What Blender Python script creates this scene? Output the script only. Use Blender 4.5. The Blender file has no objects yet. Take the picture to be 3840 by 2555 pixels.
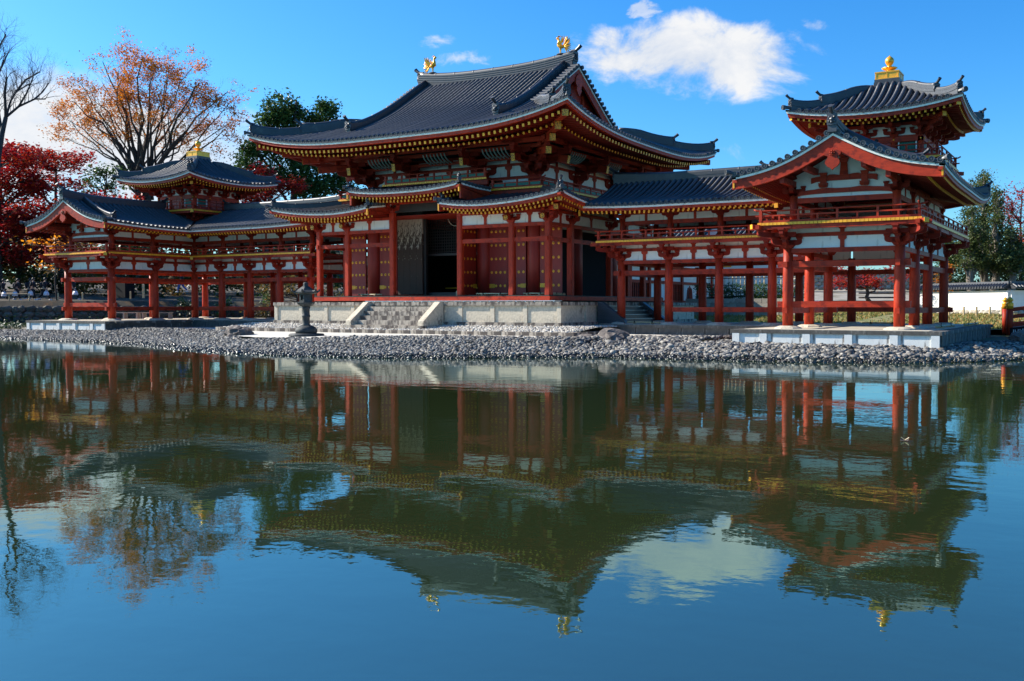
import bpy, math, random
from mathutils import Vector, Matrix
R = math.radians
rnd = random.Random(7)

# ---------------------------------------------------------------- camera, sky, sun, exposure
scene = bpy.context.scene
COL = scene.collection
cam_d = bpy.data.cameras.new('camera'); cam = bpy.data.objects.new('camera', cam_d); COL.objects.link(cam)
CAM = Vector((30.0735, -43.3215, 1.7214))
YAW, PITCH = R(28.6215), R(-2.0058)
cam.location = CAM
cam.rotation_euler = (math.pi / 2 + PITCH, 0, YAW)
cam_d.sensor_width = 36.0; cam_d.sensor_fit = 'HORIZONTAL'
cam_d.lens = 36.0 * 3576.72 / 3840
cam_d.shift_x = -322.01 / 3840
cam_d.shift_y = -5.61 / 3840
cam_d.clip_start = 0.1; cam_d.clip_end = 3000
scene.camera = cam
scene.view_settings.view_transform = 'Standard'; scene.view_settings.look = 'None'
scene.view_settings.exposure = 0.88; scene.view_settings.gamma = 1.0
scene.view_settings.use_curve_mapping = False
scene.cycles.max_bounces = 8; scene.cycles.diffuse_bounces = 3; scene.cycles.glossy_bounces = 4
scene.cycles.transparent_max_bounces = 8

SUN = Vector((-1.0, -0.25, 0.66)).normalized()          # towards the sun
sun_d = bpy.data.lights.new('sun', 'SUN'); sun = bpy.data.objects.new('sun', sun_d); COL.objects.link(sun)
sun_d.energy = 5.0; sun_d.angle = R(0.53); sun_d.color = (1.0, 0.93, 0.82)
sun.rotation_euler = SUN.to_track_quat('Z', 'Y').to_euler(); sun.location = (0, 0, 60)

world = bpy.data.worlds.new('World'); scene.world = world; world.use_nodes = True
wt = world.node_tree; wt.nodes.clear()
def wn(t, **k):
    n = wt.nodes.new(t)
    for a, b in k.items(): setattr(n, a, b)
    return n
def wl(a, b): wt.links.new(a, b)
sky = wn('ShaderNodeTexSky'); sky.sky_type = 'NISHITA'; sky.sun_disc = False
sky.sun_elevation = math.asin(SUN.z); sky.sun_rotation = math.atan2(SUN.x, SUN.y)
sky.altitude = 20; sky.air_density = 1.0; sky.dust_density = 0.9; sky.ozone_density = 4.0
hs = wn('ShaderNodeHueSaturation'); hs.inputs['Saturation'].default_value = 1.32
hs.inputs['Value'].default_value = 1.0
wl(sky.outputs[0], hs.inputs['Color'])
tc = wn('ShaderNodeTexCoord')
def pix_dir(u, v):
    x = (u - 2242.01) / 3576.72; y = -(v - 1271.89) / 3576.72
    cp, sp = math.cos(PITCH), math.sin(PITCH); fw = cp - y * sp; up = sp + y * cp
    c, s = math.cos(YAW), math.sin(YAW)
    return Vector((x * c - fw * s, x * s + fw * c, up)).normalized()
def wmath(op, a, b=None, c=None):
    n = wn('ShaderNodeMath', operation=op)
    for i, q in enumerate((a, b, c)):
        if q is None: continue
        if isinstance(q, (int, float)): n.inputs[i].default_value = q
        else: wl(q, n.inputs[i])
    return n.outputs[0]
def wdot(vec):
    n = wn('ShaderNodeVectorMath', operation='DOT_PRODUCT'); wl(tc.outputs['Generated'], n.inputs[0]); n.inputs[1].default_value = vec
    return n.outputs['Value']
def cloud(u, v, hw, hh, tilt, scale, seed, soft, dens, bias=0.0):
    """a fair-weather cloud standing in a fixed direction of the sky; hw, hh half sizes (tangent)"""
    c = pix_dir(u, v); e1 = Vector((-c.y, c.x, 0)).normalized() * -1; e2 = e1.cross(c).normalized()
    if e2.z < 0: e2 = -e2
    ct, st = math.cos(tilt), math.sin(tilt)
    e1, e2 = e1 * ct + e2 * st, e2 * ct - e1 * st
    dc = wmath('MAXIMUM', wdot(c), 0.05)
    a = wmath('DIVIDE', wdot(e1), dc); b = wmath('DIVIDE', wdot(e2), dc)
    comb = wn('ShaderNodeCombineXYZ'); wl(a, comb.inputs[0]); wl(wmath('MULTIPLY', b, 1.5), comb.inputs[1]); comb.inputs[2].default_value = seed
    nz = wn('ShaderNodeTexNoise'); nz.inputs['Scale'].default_value = scale; nz.inputs['Detail'].default_value = 9; nz.inputs['Roughness'].default_value = 0.62
    nz.inputs['Distortion'].default_value = 0.35
    wl(comb.outputs[0], nz.inputs['Vector'])
    ea = wmath('POWER', wmath('ABSOLUTE', wmath('DIVIDE', a, hw)), 2.0); eb = wmath('POWER', wmath('ABSOLUTE', wmath('DIVIDE', b, hh)), 2.0)
    r = wmath('SUBTRACT', 1.0, wmath('ADD', ea, eb))
    m = wmath('ADD', wmath('MULTIPLY', wmath('SUBTRACT', nz.outputs['Fac'], 0.5), 6.5), wmath('ADD', r, bias))
    mr = wn('ShaderNodeMapRange'); mr.interpolation_type = 'SMOOTHSTEP'
    wl(m, mr.inputs['Value']); mr.inputs['From Min'].default_value = 0.0; mr.inputs['From Max'].default_value = soft; mr.inputs['To Max'].default_value = dens
    front = wmath('GREATER_THAN', wdot(c), 0.3)
    return wmath('MULTIPLY', mr.outputs[0], front), nz.outputs['Fac']
tint = wn('ShaderNodeMix', data_type='RGBA', blend_type='MULTIPLY'); tint.inputs['Factor'].default_value = 1.0; wl(hs.outputs['Color'], tint.inputs['A']); tint.inputs['B'].default_value = (.60, .95, 1.11, 1)
col_out = tint.outputs['Result']
CLOUDS = [(2575, 215, .108, .031, -.06, 10, 1.7, 1.35, .97, .6), (260, 560, .17, .065, -.02, 6, 4.2, 2.2, .97, .95), (760, 650, .12, .06, 0, 7, 8.2, 2.2, .9, .4),
          (1645, 155, .018, .0065, .1, 42, 3.1, 2.0, .6, .1), (1690, 222, .020, .007, .2, 42, 5.7, 2.0, .55, .1), (1790, 215, .015, .007, -.2, 46, 6.1, 2.0, .55, .1),
          (2410, 30, .022, .009, .1, 26, 2.2, 1.0, .6, 0), (3080, 100, .022, .006, -.2, 30, 9.3, 1.4, .35, 0), (2760, 575, .022, .008, -.6, 30, 9.9, 1.6, .3, 0)]
for cl in CLOUDS:
    mk, nf = cloud(*cl)
    mx = wn('ShaderNodeMix', data_type='RGBA'); wl(mk, mx.inputs['Factor']); wl(col_out, mx.inputs['A'])
    mc = wn('ShaderNodeMix', data_type='RGBA'); mcr = wn('ShaderNodeMapRange'); wl(nf, mcr.inputs['Value']); mcr.inputs['From Min'].default_value = .42; mcr.inputs['From Max'].default_value = .62; wl(mcr.outputs[0], mc.inputs['Factor']); mc.inputs['A'].default_value = (3.4, 3.7, 4.2, 1); mc.inputs['B'].default_value = (4.6, 4.6, 4.6, 1)
    wl(mc.outputs['Result'], mx.inputs['B']); col_out = mx.outputs['Result']
bg = wn('ShaderNodeBackground'); bg.inputs['Strength'].default_value = 0.112
wl(col_out, bg.inputs['Color']); wo = wn('ShaderNodeOutputWorld'); wl(bg.outputs[0], wo.inputs['Surface'])

# ---------------------------------------------------------------- materials
MATS = {}
def mat(name, base, rough=0.6, metal=0.0, var=0.25, scale=4.0, stretch=(1, 1, 1), bump=0.0, bscale=None, spec=0.5, alt=None, altscale=None, altamt=0.5, objrand=0.0, coat=0.0, detail=4, coords='Object', altst=None):
    m = bpy.data.materials.new(name); m.use_nodes = True; t = m.node_tree; n = t.nodes; l = t.links
    p = n['Principled BSDF']; p.inputs['Roughness'].default_value = rough; p.inputs['Metallic'].default_value = metal
    p.inputs['Specular IOR Level'].default_value = spec
    if coat: p.inputs['Coat Weight'].default_value = coat
    c = n.new('ShaderNodeTexCoord'); mp = n.new('ShaderNodeMapping'); l.new(c.outputs[coords], mp.inputs[0]); mp.inputs['Scale'].default_value = stretch
    nz = n.new('ShaderNodeTexNoise'); nz.inputs['Scale'].default_value = scale; nz.inputs['Detail'].default_value = detail; nz.inputs['Roughness'].default_value = .6
    l.new(mp.outputs[0], nz.inputs['Vector'])
    mr = n.new('ShaderNodeMapRange'); l.new(nz.outputs['Fac'], mr.inputs['Value']); mr.inputs['From Min'].default_value = .25; mr.inputs['From Max'].default_value = .75
    mr.inputs['To Min'].default_value = 1 - var; mr.inputs['To Max'].default_value = 1 + var
    out = None
    mul = n.new('ShaderNodeVectorMath'); mul.operation = 'SCALE'; mul.inputs[0].default_value = base[:3]; l.new(mr.outputs[0], mul.inputs['Scale']); out = mul.outputs[0]
    if alt:
        n2 = n.new('ShaderNodeTexNoise'); n2.inputs['Scale'].default_value = altscale or scale * .4; n2.inputs['Detail'].default_value = 6; n2.inputs['Roughness'].default_value = .65
        if altst:
            m2 = n.new('ShaderNodeMapping'); m2.inputs['Scale'].default_value = altst; l.new(c.outputs[coords], m2.inputs[0]); l.new(m2.outputs[0], n2.inputs['Vector'])
        else: l.new(c.outputs[coords], n2.inputs['Vector'])
        r2 = n.new('ShaderNodeMapRange'); r2.interpolation_type = 'SMOOTHSTEP'; l.new(n2.outputs['Fac'], r2.inputs['Value']); r2.inputs['From Min'].default_value = .62 - altamt * .3; r2.inputs['From Max'].default_value = .78 - altamt * .3
        mx = n.new('ShaderNodeMix'); mx.data_type = 'RGBA'; l.new(r2.outputs[0], mx.inputs['Factor']); l.new(out, mx.inputs['A']); mx.inputs['B'].default_value = (*alt, 1); out = mx.outputs['Result']
    if objrand:
        oi = n.new('ShaderNodeObjectInfo'); r3 = n.new('ShaderNodeMapRange'); l.new(oi.outputs['Random'], r3.inputs['Value']); r3.inputs['To Min'].default_value = 1 - objrand; r3.inputs['To Max'].default_value = 1 + objrand
        m3 = n.new('ShaderNodeVectorMath'); m3.operation = 'SCALE'; l.new(out, m3.inputs[0]); l.new(r3.outputs[0], m3.inputs['Scale']); out = m3.outputs[0]
    l.new(out, p.inputs['Base Color'])
    if bump:
        n3 = n.new('ShaderNodeTexNoise'); n3.inputs['Scale'].default_value = bscale or scale * 3; n3.inputs['Detail'].default_value = 5; l.new(mp.outputs[0], n3.inputs['Vector'])
        b = n.new('ShaderNodeBump'); b.inputs['Strength'].default_value = min(1, bump * 20); b.inputs['Distance'].default_value = bump; l.new(n3.outputs['Fac'], b.inputs['Height']); l.new(b.outputs[0], p.inputs['Normal'])
    MATS[name] = m; return m
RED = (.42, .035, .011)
mat('red_wood', RED, .52, var=.22, scale=3, stretch=(5, 5, .7), bump=.004, bscale=8, spec=.22, alt=(.24, .022, .010), altscale=5, altamt=.42, altst=(3, 3, .6), objrand=.14)
mat('red_beam', RED, .52, var=.25, scale=2.5, stretch=(.8, .8, 5), bump=.004, bscale=8, spec=.22, alt=(.23, .021, .010), altscale=4, altamt=.42, objrand=.16)
mat('red_rafter', (.25, .019, .008), .65, var=.18, scale=5, objrand=.12, spec=.2)  # same paint as RED; shade of the undersides darkened into the colour
mat('red_door', (.33, .024, .013), .5, var=.15, scale=3, stretch=(3, 3, .6), bump=.002, objrand=.06)
mat('plaster', (.84, .80, .73), .85, var=.07, scale=2.5, alt=(.60, .56, .50), altscale=2.4, altamt=.14, altst=(2.5, 2.5, .6), objrand=.05, bump=.002, bscale=30)
mat('tile', (.030, .031, .037), .46, var=.35, scale=3, spec=.75, objrand=.26, alt=(.075, .072, .064), altscale=2.5, altamt=.22, bump=.006, bscale=20)
mat('tile_bed', (.030, .031, .037), .45, var=.3, scale=8, spec=.45, bump=.01, bscale=10)
mat('tile_end', (.085, .088, .095), .5, var=.3, scale=14, spec=.4, bump=.02, bscale=30, objrand=.15)
mat('gold', (.95, .40, .022), .42, metal=.15, var=.18, scale=12, spec=.5, objrand=.12)
mat('gold_carved', (.92, .40, .022), .42, metal=.15, var=.3, scale=20, alt=(.10, .045, .01), altscale=22, altamt=.62, bump=.01, bscale=22)
mat('gold_bright', (.98, .43, .03), .28, metal=.35, var=.12, scale=6, spec=.6)
mat('eave_white', (.84, .79, .68), .7, var=.12, scale=5, alt=(.40, .36, .30), altscale=3, altamt=.1)
mat('green_lattice', (.012, .16, .10), .5, var=.2, scale=8)
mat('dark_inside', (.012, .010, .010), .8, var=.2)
mat('dark_wood', (.035, .024, .018), .6, var=.35, scale=3, stretch=(6, 6, .7), bump=.003)
mat('stone_pale', (.56, .48, .36), .85, var=.28, scale=9, alt=(.20, .16, .125), altscale=1.6, altamt=.26, altst=(1.2, 1.2, .9), bump=.012, bscale=14, coords='Object')
mat('stone_white', (.74, .73, .68), .85, var=.1, scale=3, alt=(.22, .20, .18), altscale=2.6, altamt=.30, altst=(2.2, 2.2, .5), bump=.006, bscale=20)
mat('stone_cap', (.40, .34, .27), .88, var=.3, scale=7, alt=(.085, .068, .058), altscale=2.6, altamt=.62, altst=(1.3, 1.3, .5), bump=.014, bscale=14, objrand=.12)
mat('stone_dark', (.085, .078, .068), .85, var=.4, scale=4, alt=(.30, .27, .23), altscale=3, altamt=.28, altst=(1.6, 1.6, .5), bump=.015, bscale=16)
mat('stone_wall', (.11, .098, .082), .85, var=.4, scale=2.5, alt=(.05, .065, .03), altscale=1.5, altamt=.35, bump=.03, bscale=8, objrand=.35)
mat('stone_block', (.42, .37, .29), .85, var=.2, scale=2.5, alt=(.22, .19, .15), altscale=2, altamt=.3, bump=.015, bscale=12, objrand=.22)
mat('rock', (.12, .098, .085), .9, var=.45, scale=5, alt=(.30, .26, .22), altscale=4, altamt=.3, bump=.05, bscale=7)
mat('floor_earth', (.52, .46, .35), .95, var=.1, scale=3, alt=(.42, .37, .28), altscale=.8, altamt=.3, bump=.004, bscale=40)
mat('sand', (.62, .58, .50), .95, var=.08, scale=10, alt=(.52, .48, .40), altscale=.6, altamt=.3, bump=.006, bscale=60)
mat('lantern_stone', (.034, .036, .034), .7, var=.4, scale=7, alt=(.10, .105, .10), altscale=5, altamt=.25, bump=.02, bscale=20)
mat('bamboo', (.52, .38, .20), .45, var=.25, scale=5, stretch=(1, 1, 6), objrand=.2)
mat('rope', (.012, .010, .009), .9)
mat('black', (.008, .008, .009), .8, var=.2, spec=.15)
mat('steel', (.62, .64, .66), .4, metal=.6, var=.1)
mat('step_dark', (.055, .055, .060), .4, var=.25, scale=4, stretch=(.5, 4, 4))
mat('skin', (.50, .30, .21), .6, var=.05)
mat('hair', (.012, .010, .010), .5)
mat('uniform', (.012, .012, .016), .8, var=.3, scale=8)
mat('jeans', (.03, .10, .33), .85, var=.2, scale=8)
mat('shoe', (.70, .70, .72), .6)
mat('bag_white', (.72, .70, .76), .5, var=.12, scale=10, bump=.01)
mat('bark', (.055, .042, .034), .9, var=.45, scale=6, stretch=(3, 3, .6), bump=.03, bscale=9)
mat('bark_pale', (.17, .14, .11), .9, var=.45, scale=5, stretch=(3, 3, .6), bump=.03, bscale=9)
mat('bark_bare', (.040, .036, .040), .9, var=.35, scale=6, bump=.02)
def leafmat(name, cols, trans=.35, rough=.55):
    m = bpy.data.materials.new(name); m.use_nodes = True; t = m.node_tree; n = t.nodes; l = t.links
    p = n['Principled BSDF']; p.inputs['Roughness'].default_value = rough; p.inputs['Specular IOR Level'].default_value = .35
    at = n.new('ShaderNodeAttribute'); at.attribute_name = 'leafrand'; at.attribute_type = 'GEOMETRY'
    cr = n.new('ShaderNodeValToRGB'); el = cr.color_ramp.elements
    for i, c in enumerate(cols):
        e = el[i] if i < 2 else el.new(0.5)
        e.color = (*c, 1)
    for i, e in enumerate(sorted(list(el), key=lambda e: 0)): pass
    for i in range(len(cols)): el[i].position = i / (len(cols) - 1)
    for i, c in enumerate(cols): el[i].color = (*c, 1)
    l.new(at.outputs['Fac'], cr.inputs[0]); l.new(cr.outputs[0], p.inputs['Base Color'])
    tr = n.new('ShaderNodeBsdfTranslucent'); l.new(cr.outputs[0], tr.inputs['Color'])
    mx = n.new('ShaderNodeMixShader'); mx.inputs[0].default_value = trans
    l.new(p.outputs[0], mx.inputs[1]); l.new(tr.outputs[0], mx.inputs[2]); l.new(mx.outputs[0], n['Material Output'].inputs['Surface'])
    MATS[name] = m
leafmat('leaf_maple', [(.14, .004, .012), (.30, .006, .014), (.42, .014, .012), (.46, .06, .01), (.28, .008, .016)], .4)
leafmat('leaf_maple_dark', [(.14, .006, .016), (.30, .010, .018), (.38, .03, .012), (.20, .03, .01)], .4)
leafmat('leaf_orange', [(.30, .07, .012), (.55, .16, .012), (.66, .24, .015), (.34, .06, .012)], .45)
leafmat('leaf_bright', [(.75, .22, .01), (.80, .32, .02), (.62, .10, .01)], .5)
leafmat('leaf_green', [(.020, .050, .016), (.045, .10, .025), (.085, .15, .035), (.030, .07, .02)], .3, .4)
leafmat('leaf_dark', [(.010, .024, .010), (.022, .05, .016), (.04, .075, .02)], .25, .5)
leafmat('leaf_cedar', [(.016, .036, .014), (.045, .075, .02), (.12, .14, .035), (.025, .05, .018)], .3, .6)
leafmat('leaf_brown', [(.10, .05, .02), (.22, .12, .03), (.09, .10, .03), (.30, .16, .03)], .35)

# ---------------------------------------------------------------- scene graph helpers
WM = {}
def _local(o, parent, M):
    WM[o] = M
    if parent is not None:
        o.parent = parent; o.matrix_basis = WM[parent].inverted() @ M
    else: o.matrix_basis = M
def tag(o, label=None, cat=None, group=None, kind=None):
    for k, v in (('label', label), ('category', cat), ('group', group), ('kind', kind)):
        if v: o[k] = v
    return o
def thing(name, loc, label, cat, group=None, rz=0.0):
    o = bpy.data.objects.new(name, None); COL.objects.link(o); o.empty_display_size = .3
    _local(o, None, Matrix.Translation(Vector(loc)) @ Matrix.Rotation(rz, 4, 'Z')); return tag(o, label, cat, group)
def newmesh(name, v, f, m, smooth=False):
    me = bpy.data.meshes.new(name); me.from_pydata([tuple(p) for p in v], [], f)
    if m: me.materials.append(MATS[m])
    if smooth: me.polygons.foreach_set('use_smooth', [True] * len(me.polygons))
    return me
def place(name, me, parent, M):
    o = bpy.data.objects.new(name, me); COL.objects.link(o); _local(o, parent, M); return o
def V(*a): return Vector(a)
def frame(origin, ydir, up=(0, 0, 1), scale=None):
    y = Vector(ydir).normalized(); z = Vector(up); x = y.cross(z)
    if x.length < 1e-6: x = V(1, 0, 0)
    x.normalize(); z = x.cross(y).normalized()
    M = Matrix(((x.x, y.x, z.x, origin[0]), (x.y, y.y, z.y, origin[1]), (x.z, y.z, z.z, origin[2]), (0, 0, 0, 1)))
    if scale: M = M @ Matrix.Diagonal((*scale, 1))
    return M
class MB:
    def __init__(s): s.v = []; s.f = []
    def ring(s, rings, cap=True, closed=True):
        b = len(s.v); n = len(rings[0])
        for r in rings: s.v.extend(Vector(p) for p in r)
        for i in range(len(rings) - 1):
            for j in range(n if closed else n - 1):
                k = (j + 1) % n; s.f.append((b + i * n + j, b + i * n + k, b + (i + 1) * n + k, b + (i + 1) * n + j))
        if cap and closed:
            s.f.append(tuple(b + j for j in range(n))[::-1]); e = b + (len(rings) - 1) * n; s.f.append(tuple(e + j for j in range(n)))
        return s
    def box(s, x0, x1, y0, y1, z0, z1):
        return s.ring([[(x0, y0, z), (x1, y0, z), (x1, y1, z), (x0, y1, z)] for z in (z0, z1)])
    def beam(s, a, b, w, h, up=(0, 0, 1)):
        a = Vector(a); b = Vector(b); y = (b - a).normalized(); x = y.cross(Vector(up)).normalized() * (w / 2); z = x.cross(y).normalized() * (h / 2)
        return s.ring([[p - x - z, p + x - z, p + x + z, p - x + z] for p in (a, b)])
    def frust(s, c, h0, h1, z0, z1, hy0=None, hy1=None):
        hy0 = h0 if hy0 is None else hy0; hy1 = h1 if hy1 is None else hy1
        return s.ring([[(c[0] - a, c[1] - b, z), (c[0] + a, c[1] - b, z), (c[0] + a, c[1] + b, z), (c[0] - a, c[1] + b, z)] for a, b, z in ((h0, hy0, z0), (h1, hy1, z1))])
    def extr(s, poly, org, u, v, w0, w1):
        """2D outline (list of (a,b)) in axes u,v, thickness from w0 to w1 along u x v"""
        org = Vector(org); u = Vector(u); v = Vector(v); w = u.cross(v).normalized()
        return s.ring([[org + u * a + v * b + w * t for a, b in poly] for t in (w0, w1)])
    def tube(s, pts, rads, n=8, cap=True):
        pts = [Vector(p) for p in pts]; rings = []
        if not isinstance(rads, (list, tuple)): rads = [rads] * len(pts)
        ref = None
        for i, p in enumerate(pts):
            d = (pts[min(i + 1, len(pts) - 1)] - pts[max(i - 1, 0)]).normalized()
            if ref is None: ref = V(0, 0, 1) if abs(d.z) < .9 else V(1, 0, 0)
            a = d.cross(ref)
            if a.length < 1e-4: a = d.cross(V(.3, .9, .2))
            a.normalize(); b = a.cross(d).normalized(); ref = b
            rings.append([p + (a * math.cos(t) + b * math.sin(t)) * rads[i] for t in (2 * math.pi * j / n for j in range(n))])
        return s.ring(rings, cap)
    def lathe(s, prof, c=(0, 0, 0), n=16, jit=0, sx=1, sy=1):
        c = Vector(c); rings = []
        jj = [1 + (rnd.random() - .5) * jit for _ in range(n)]
        for r, z in prof:
            rings.append([c + V(sx * r * jj[j] * math.cos(2 * math.pi * j / n), sy * r * jj[j] * math.sin(2 * math.pi * j / n), z) for j in range(n)])
        return s.ring(rings)
    def sheet(s, rows):
        b = len(s.v); n = len(rows[0])
        for r in rows: s.v.extend(Vector(p) for p in r)
        for i in range(len(rows) - 1):
            for j in range(n - 1): s.f.append((b + i * n + j, b + i * n + j + 1, b + (i + 1) * n + j + 1, b + (i + 1) * n + j))
        return s
    def ico(s, c, r, sub=1, jit=.2, sq=(1, 1, 1), rot=None):
        V0, F0 = ICO[sub]; b = len(s.v); c = Vector(c); q = rot or Matrix.Identity(3)
        for p in V0:
            k = 1 + (rnd.random() - .5) * 2 * jit
            s.v.append(c + q @ V(p.x * r * k * sq[0], p.y * r * k * sq[1], p.z * r * k * sq[2]))
        s.f.extend(tuple(b + i for i in f) for f in F0); return s
    def build(s, name, m, parent, mirror=False, smooth=False, kind=None, origin=None):
        vs = [V(-p.x, p.y, p.z) for p in s.v] if mirror else s.v
        fs = [tuple(reversed(f)) for f in s.f] if mirror else s.f
        if origin is None:
            xs = [p.x for p in vs]; ys = [p.y for p in vs]; zs = [p.z for p in vs]
            origin = V((min(xs) + max(xs)) / 2, (min(ys) + max(ys)) / 2, min(zs))
        else: origin = Vector(origin)
        Pm = Matrix.Translation(origin); me = newmesh(name, [p - origin for p in vs], fs, m, smooth)
        o = place(name, me, parent, Pm)
        if kind: o['kind'] = kind
        return o
def _icos():
    t = (1 + 5 ** .5) / 2
    v = [Vector(p).normalized() for p in ((-1, t, 0), (1, t, 0), (-1, -t, 0), (1, -t, 0), (0, -1, t), (0, 1, t), (0, -1, -t), (0, 1, -t), (t, 0, -1), (t, 0, 1), (-t, 0, -1), (-t, 0, 1))]
    f = [(0, 11, 5), (0, 5, 1), (0, 1, 7), (0, 7, 10), (0, 10, 11), (1, 5, 9), (5, 11, 4), (11, 10, 2), (10, 7, 6), (7, 1, 8), (3, 9, 4), (3, 4, 2), (3, 2, 6), (3, 6, 8), (3, 8, 9), (4, 9, 5), (2, 4, 11), (6, 2, 10), (8, 6, 7), (9, 8, 1)]
    out = {0: (v, f)}
    for lev in (1, 2):
        v = list(v); nf = []; cache = {}
        def mid(a, b):
            k = (min(a, b), max(a, b))
            if k not in cache: v.append(((v[a] + v[b]) / 2).normalized()); cache[k] = len(v) - 1
            return cache[k]
        for a, b, c in f:
            x, y, z = mid(a, b), mid(b, c), mid(c, a); nf += [(a, x, z), (b, y, x), (c, z, y), (x, y, z)]
        f = nf; out[lev] = (v, f)
    return out
ICO = _icos()
def lerp(tab, x):
    if x <= tab[0][0]: return tab[0][1]
    for (a, p), (b, q) in zip(tab, tab[1:]):
        if x <= b: return p + (q - p) * (x - a) / (b - a)
    return tab[-1][1]
def smooth_tab(tab, x):
    """cubic (Catmull-Rom) interpolation of a table"""
    n = len(tab)
    if x <= tab[0][0]: return tab[0][1]
    if x >= tab[-1][0]:
        (a, p), (b, q) = tab[-2], tab[-1]; return q + (q - p) / (b - a) * (x - b)
    for i in range(n - 1):
        if x <= tab[i + 1][0]:
            (x0, y0), (x1, y1) = tab[i], tab[i + 1]; h = x1 - x0; t = (x - x0) / h
            m0 = (y1 - tab[i - 1][1]) / (x1 - tab[i - 1][0]) if i > 0 else (y1 - y0) / h
            m1 = (tab[i + 2][1] - y0) / (tab[i + 2][0] - x0) if i + 2 < n else (y1 - y0) / h
            return (2*t**3-3*t**2+1)*y0 + (t**3-2*t**2+t)*h*m0 + (-2*t**3+3*t**2)*y1 + (t**3-t**2)*h*m1
# ---------------------------------------------------------------- shared building pieces
SH = {}
def shared(key, fn, m, smooth=False):
    k = (key, m)
    if k not in SH:
        b = MB(); fn(b); SH[k] = newmesh(key if isinstance(key, str) else key[0], b.v, b.f, m, smooth)
    return SH[k]
def _disc(b, r=.09):
    n = 16
    def circ(rr, y): return [(rr * math.cos(2 * math.pi * j / n), y, rr * math.sin(2 * math.pi * j / n)) for j in range(n)]
    b.ring([circ(r, -.10), circ(r, .02), circ(r * .80, .02), circ(r * .76, -.004), circ(r * .34, -.004), circ(r * .22, .014)])
def end_disc(parent, p, out, r=.09, name='end_tile', m='tile_end'):
    me = shared(('end_tile', round(r, 3)), lambda b: _disc(b, r), m)
    return place(name, me, parent, frame(p, out))
def row_mesh(b, pts, r, tlen=.36, arc=7):
    """one row of cover tiles: stepped half-tube running down the list of points"""
    cum = [0]
    for a, c in zip(pts, pts[1:]): cum.append(cum[-1] + (Vector(c) - Vector(a)).length)
    L = cum[-1]; n = max(1, round(L / tlen)); rings = []
    def at(s):
        s = min(max(s, 0), L)
        for i in range(len(cum) - 1):
            if s <= cum[i + 1] + 1e-9:
                t = (s - cum[i]) / max(1e-9, cum[i + 1] - cum[i]); return Vector(pts[i]).lerp(Vector(pts[i + 1]), t)
        return Vector(pts[-1])
    d0 = (Vector(pts[-1]) - Vector(pts[0])); side = d0.cross(V(0, 0, 1)).normalized()
    for k in range(n):
        s0, s1 = L * k / n, L * (k + 1) / n
        for s, rr in ((s0, r * .985), (s1 - .004, r * 1.03)):
            p = at(s); d = (at(s + .05) - at(s - .05)).normalized(); up = side.cross(d).normalized()
            if up.z < 0: up = -up
            rings.append([p + side * (rr * math.cos(t)) + up * (rr * math.sin(t)) for t in (R(-25 + 230 * j / (arc - 1)) for j in range(arc))])
    b.ring(rings, cap=False, closed=False)
def tile_row(parent, pts, r=.075, mirror=False, disc=True, name='tile_row', dr=.09):
    if len(pts) < 2 or (Vector(pts[-1]) - Vector(pts[0])).length < .12: return None
    jx, jz = (rnd.random() - .5) * .022, (rnd.random() - .5) * .014; d_ = Vector(pts[-1]) - Vector(pts[0]); sd_ = d_.cross(V(0, 0, 1)).normalized() * jx
    pts = [Vector(p) + sd_ + V(0, 0, jz) for p in pts]
    b = MB(); row_mesh(b, pts, r * (.96 + .08 * rnd.random())); o = b.build(name, 'tile', parent, mirror, True)
    if disc:
        a, c = Vector(pts[-2]), Vector(pts[-1]); d = c - a; out = V(d.x, d.y, d.z * .35); p = c.copy()
        if mirror: out.x = -out.x; p.x = -p.x
        end_disc(o, p, out, dr)
    return o
def _raf(b): b.box(-.5, .5, 0, 1, -.5, .5)
def rafter(parent, a, c, w, h, mirror=False, cap=True, round_=False, gold='gold', name='rafter'):
    a, c = Vector(a), Vector(c)
    if mirror: a, c = V(-a.x, a.y, a.z), V(-c.x, c.y, c.z)
    L = (c - a).length
    if round_: me = shared('round_rafter', lambda b: b.ring([[(.5 * math.cos(2 * math.pi * j / 10), y, .5 * math.sin(2 * math.pi * j / 10)) for j in range(10)] for y in (0, 1)]), 'red_rafter', False)
    else: me = shared('rafter', _raf, 'red_rafter')
    o = place(name, me, parent, frame(a, c - a, scale=(w, L, h)))
    if cap:
        if round_: cm = shared('gold_cap_round', lambda b: b.ring([[(.5 * math.cos(2 * math.pi * j / 12), y, .5 * math.sin(2 * math.pi * j / 12)) for j in range(12)] for y in (0, 1)]), gold)
        else: cm = shared('gold_cap', _raf, gold)
        d = (c - a).normalized()
        place('gold_cap', cm, o, frame(c - d * .004, c - a, scale=(w * 1.06, .022, h * 1.06)))
    return o
def arm_mesh(l, h, th):
    def fn(b):
        k = h * .85; q = l * .55
        pts = [(-l, h), (-l, h * .55)] + [(-l + q * .06, h * .34), (-l + q * .22, h * .13), (-l + q * .5, h * .02), (-l + q * .8, 0), (l - q * .8, 0), (l - q * .5, h * .02), (l - q * .22, h * .13), (l - q * .06, h * .34)] + [(l, h * .55), (l, h)]
        b.extr(pts, (0, 0, 0), (0, 1, 0), (0, 0, 1), -th / 2, th / 2)
    return shared(('bracket_arm', round(l, 3), round(h, 3), round(th, 3)), fn, 'red_rafter')
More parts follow.
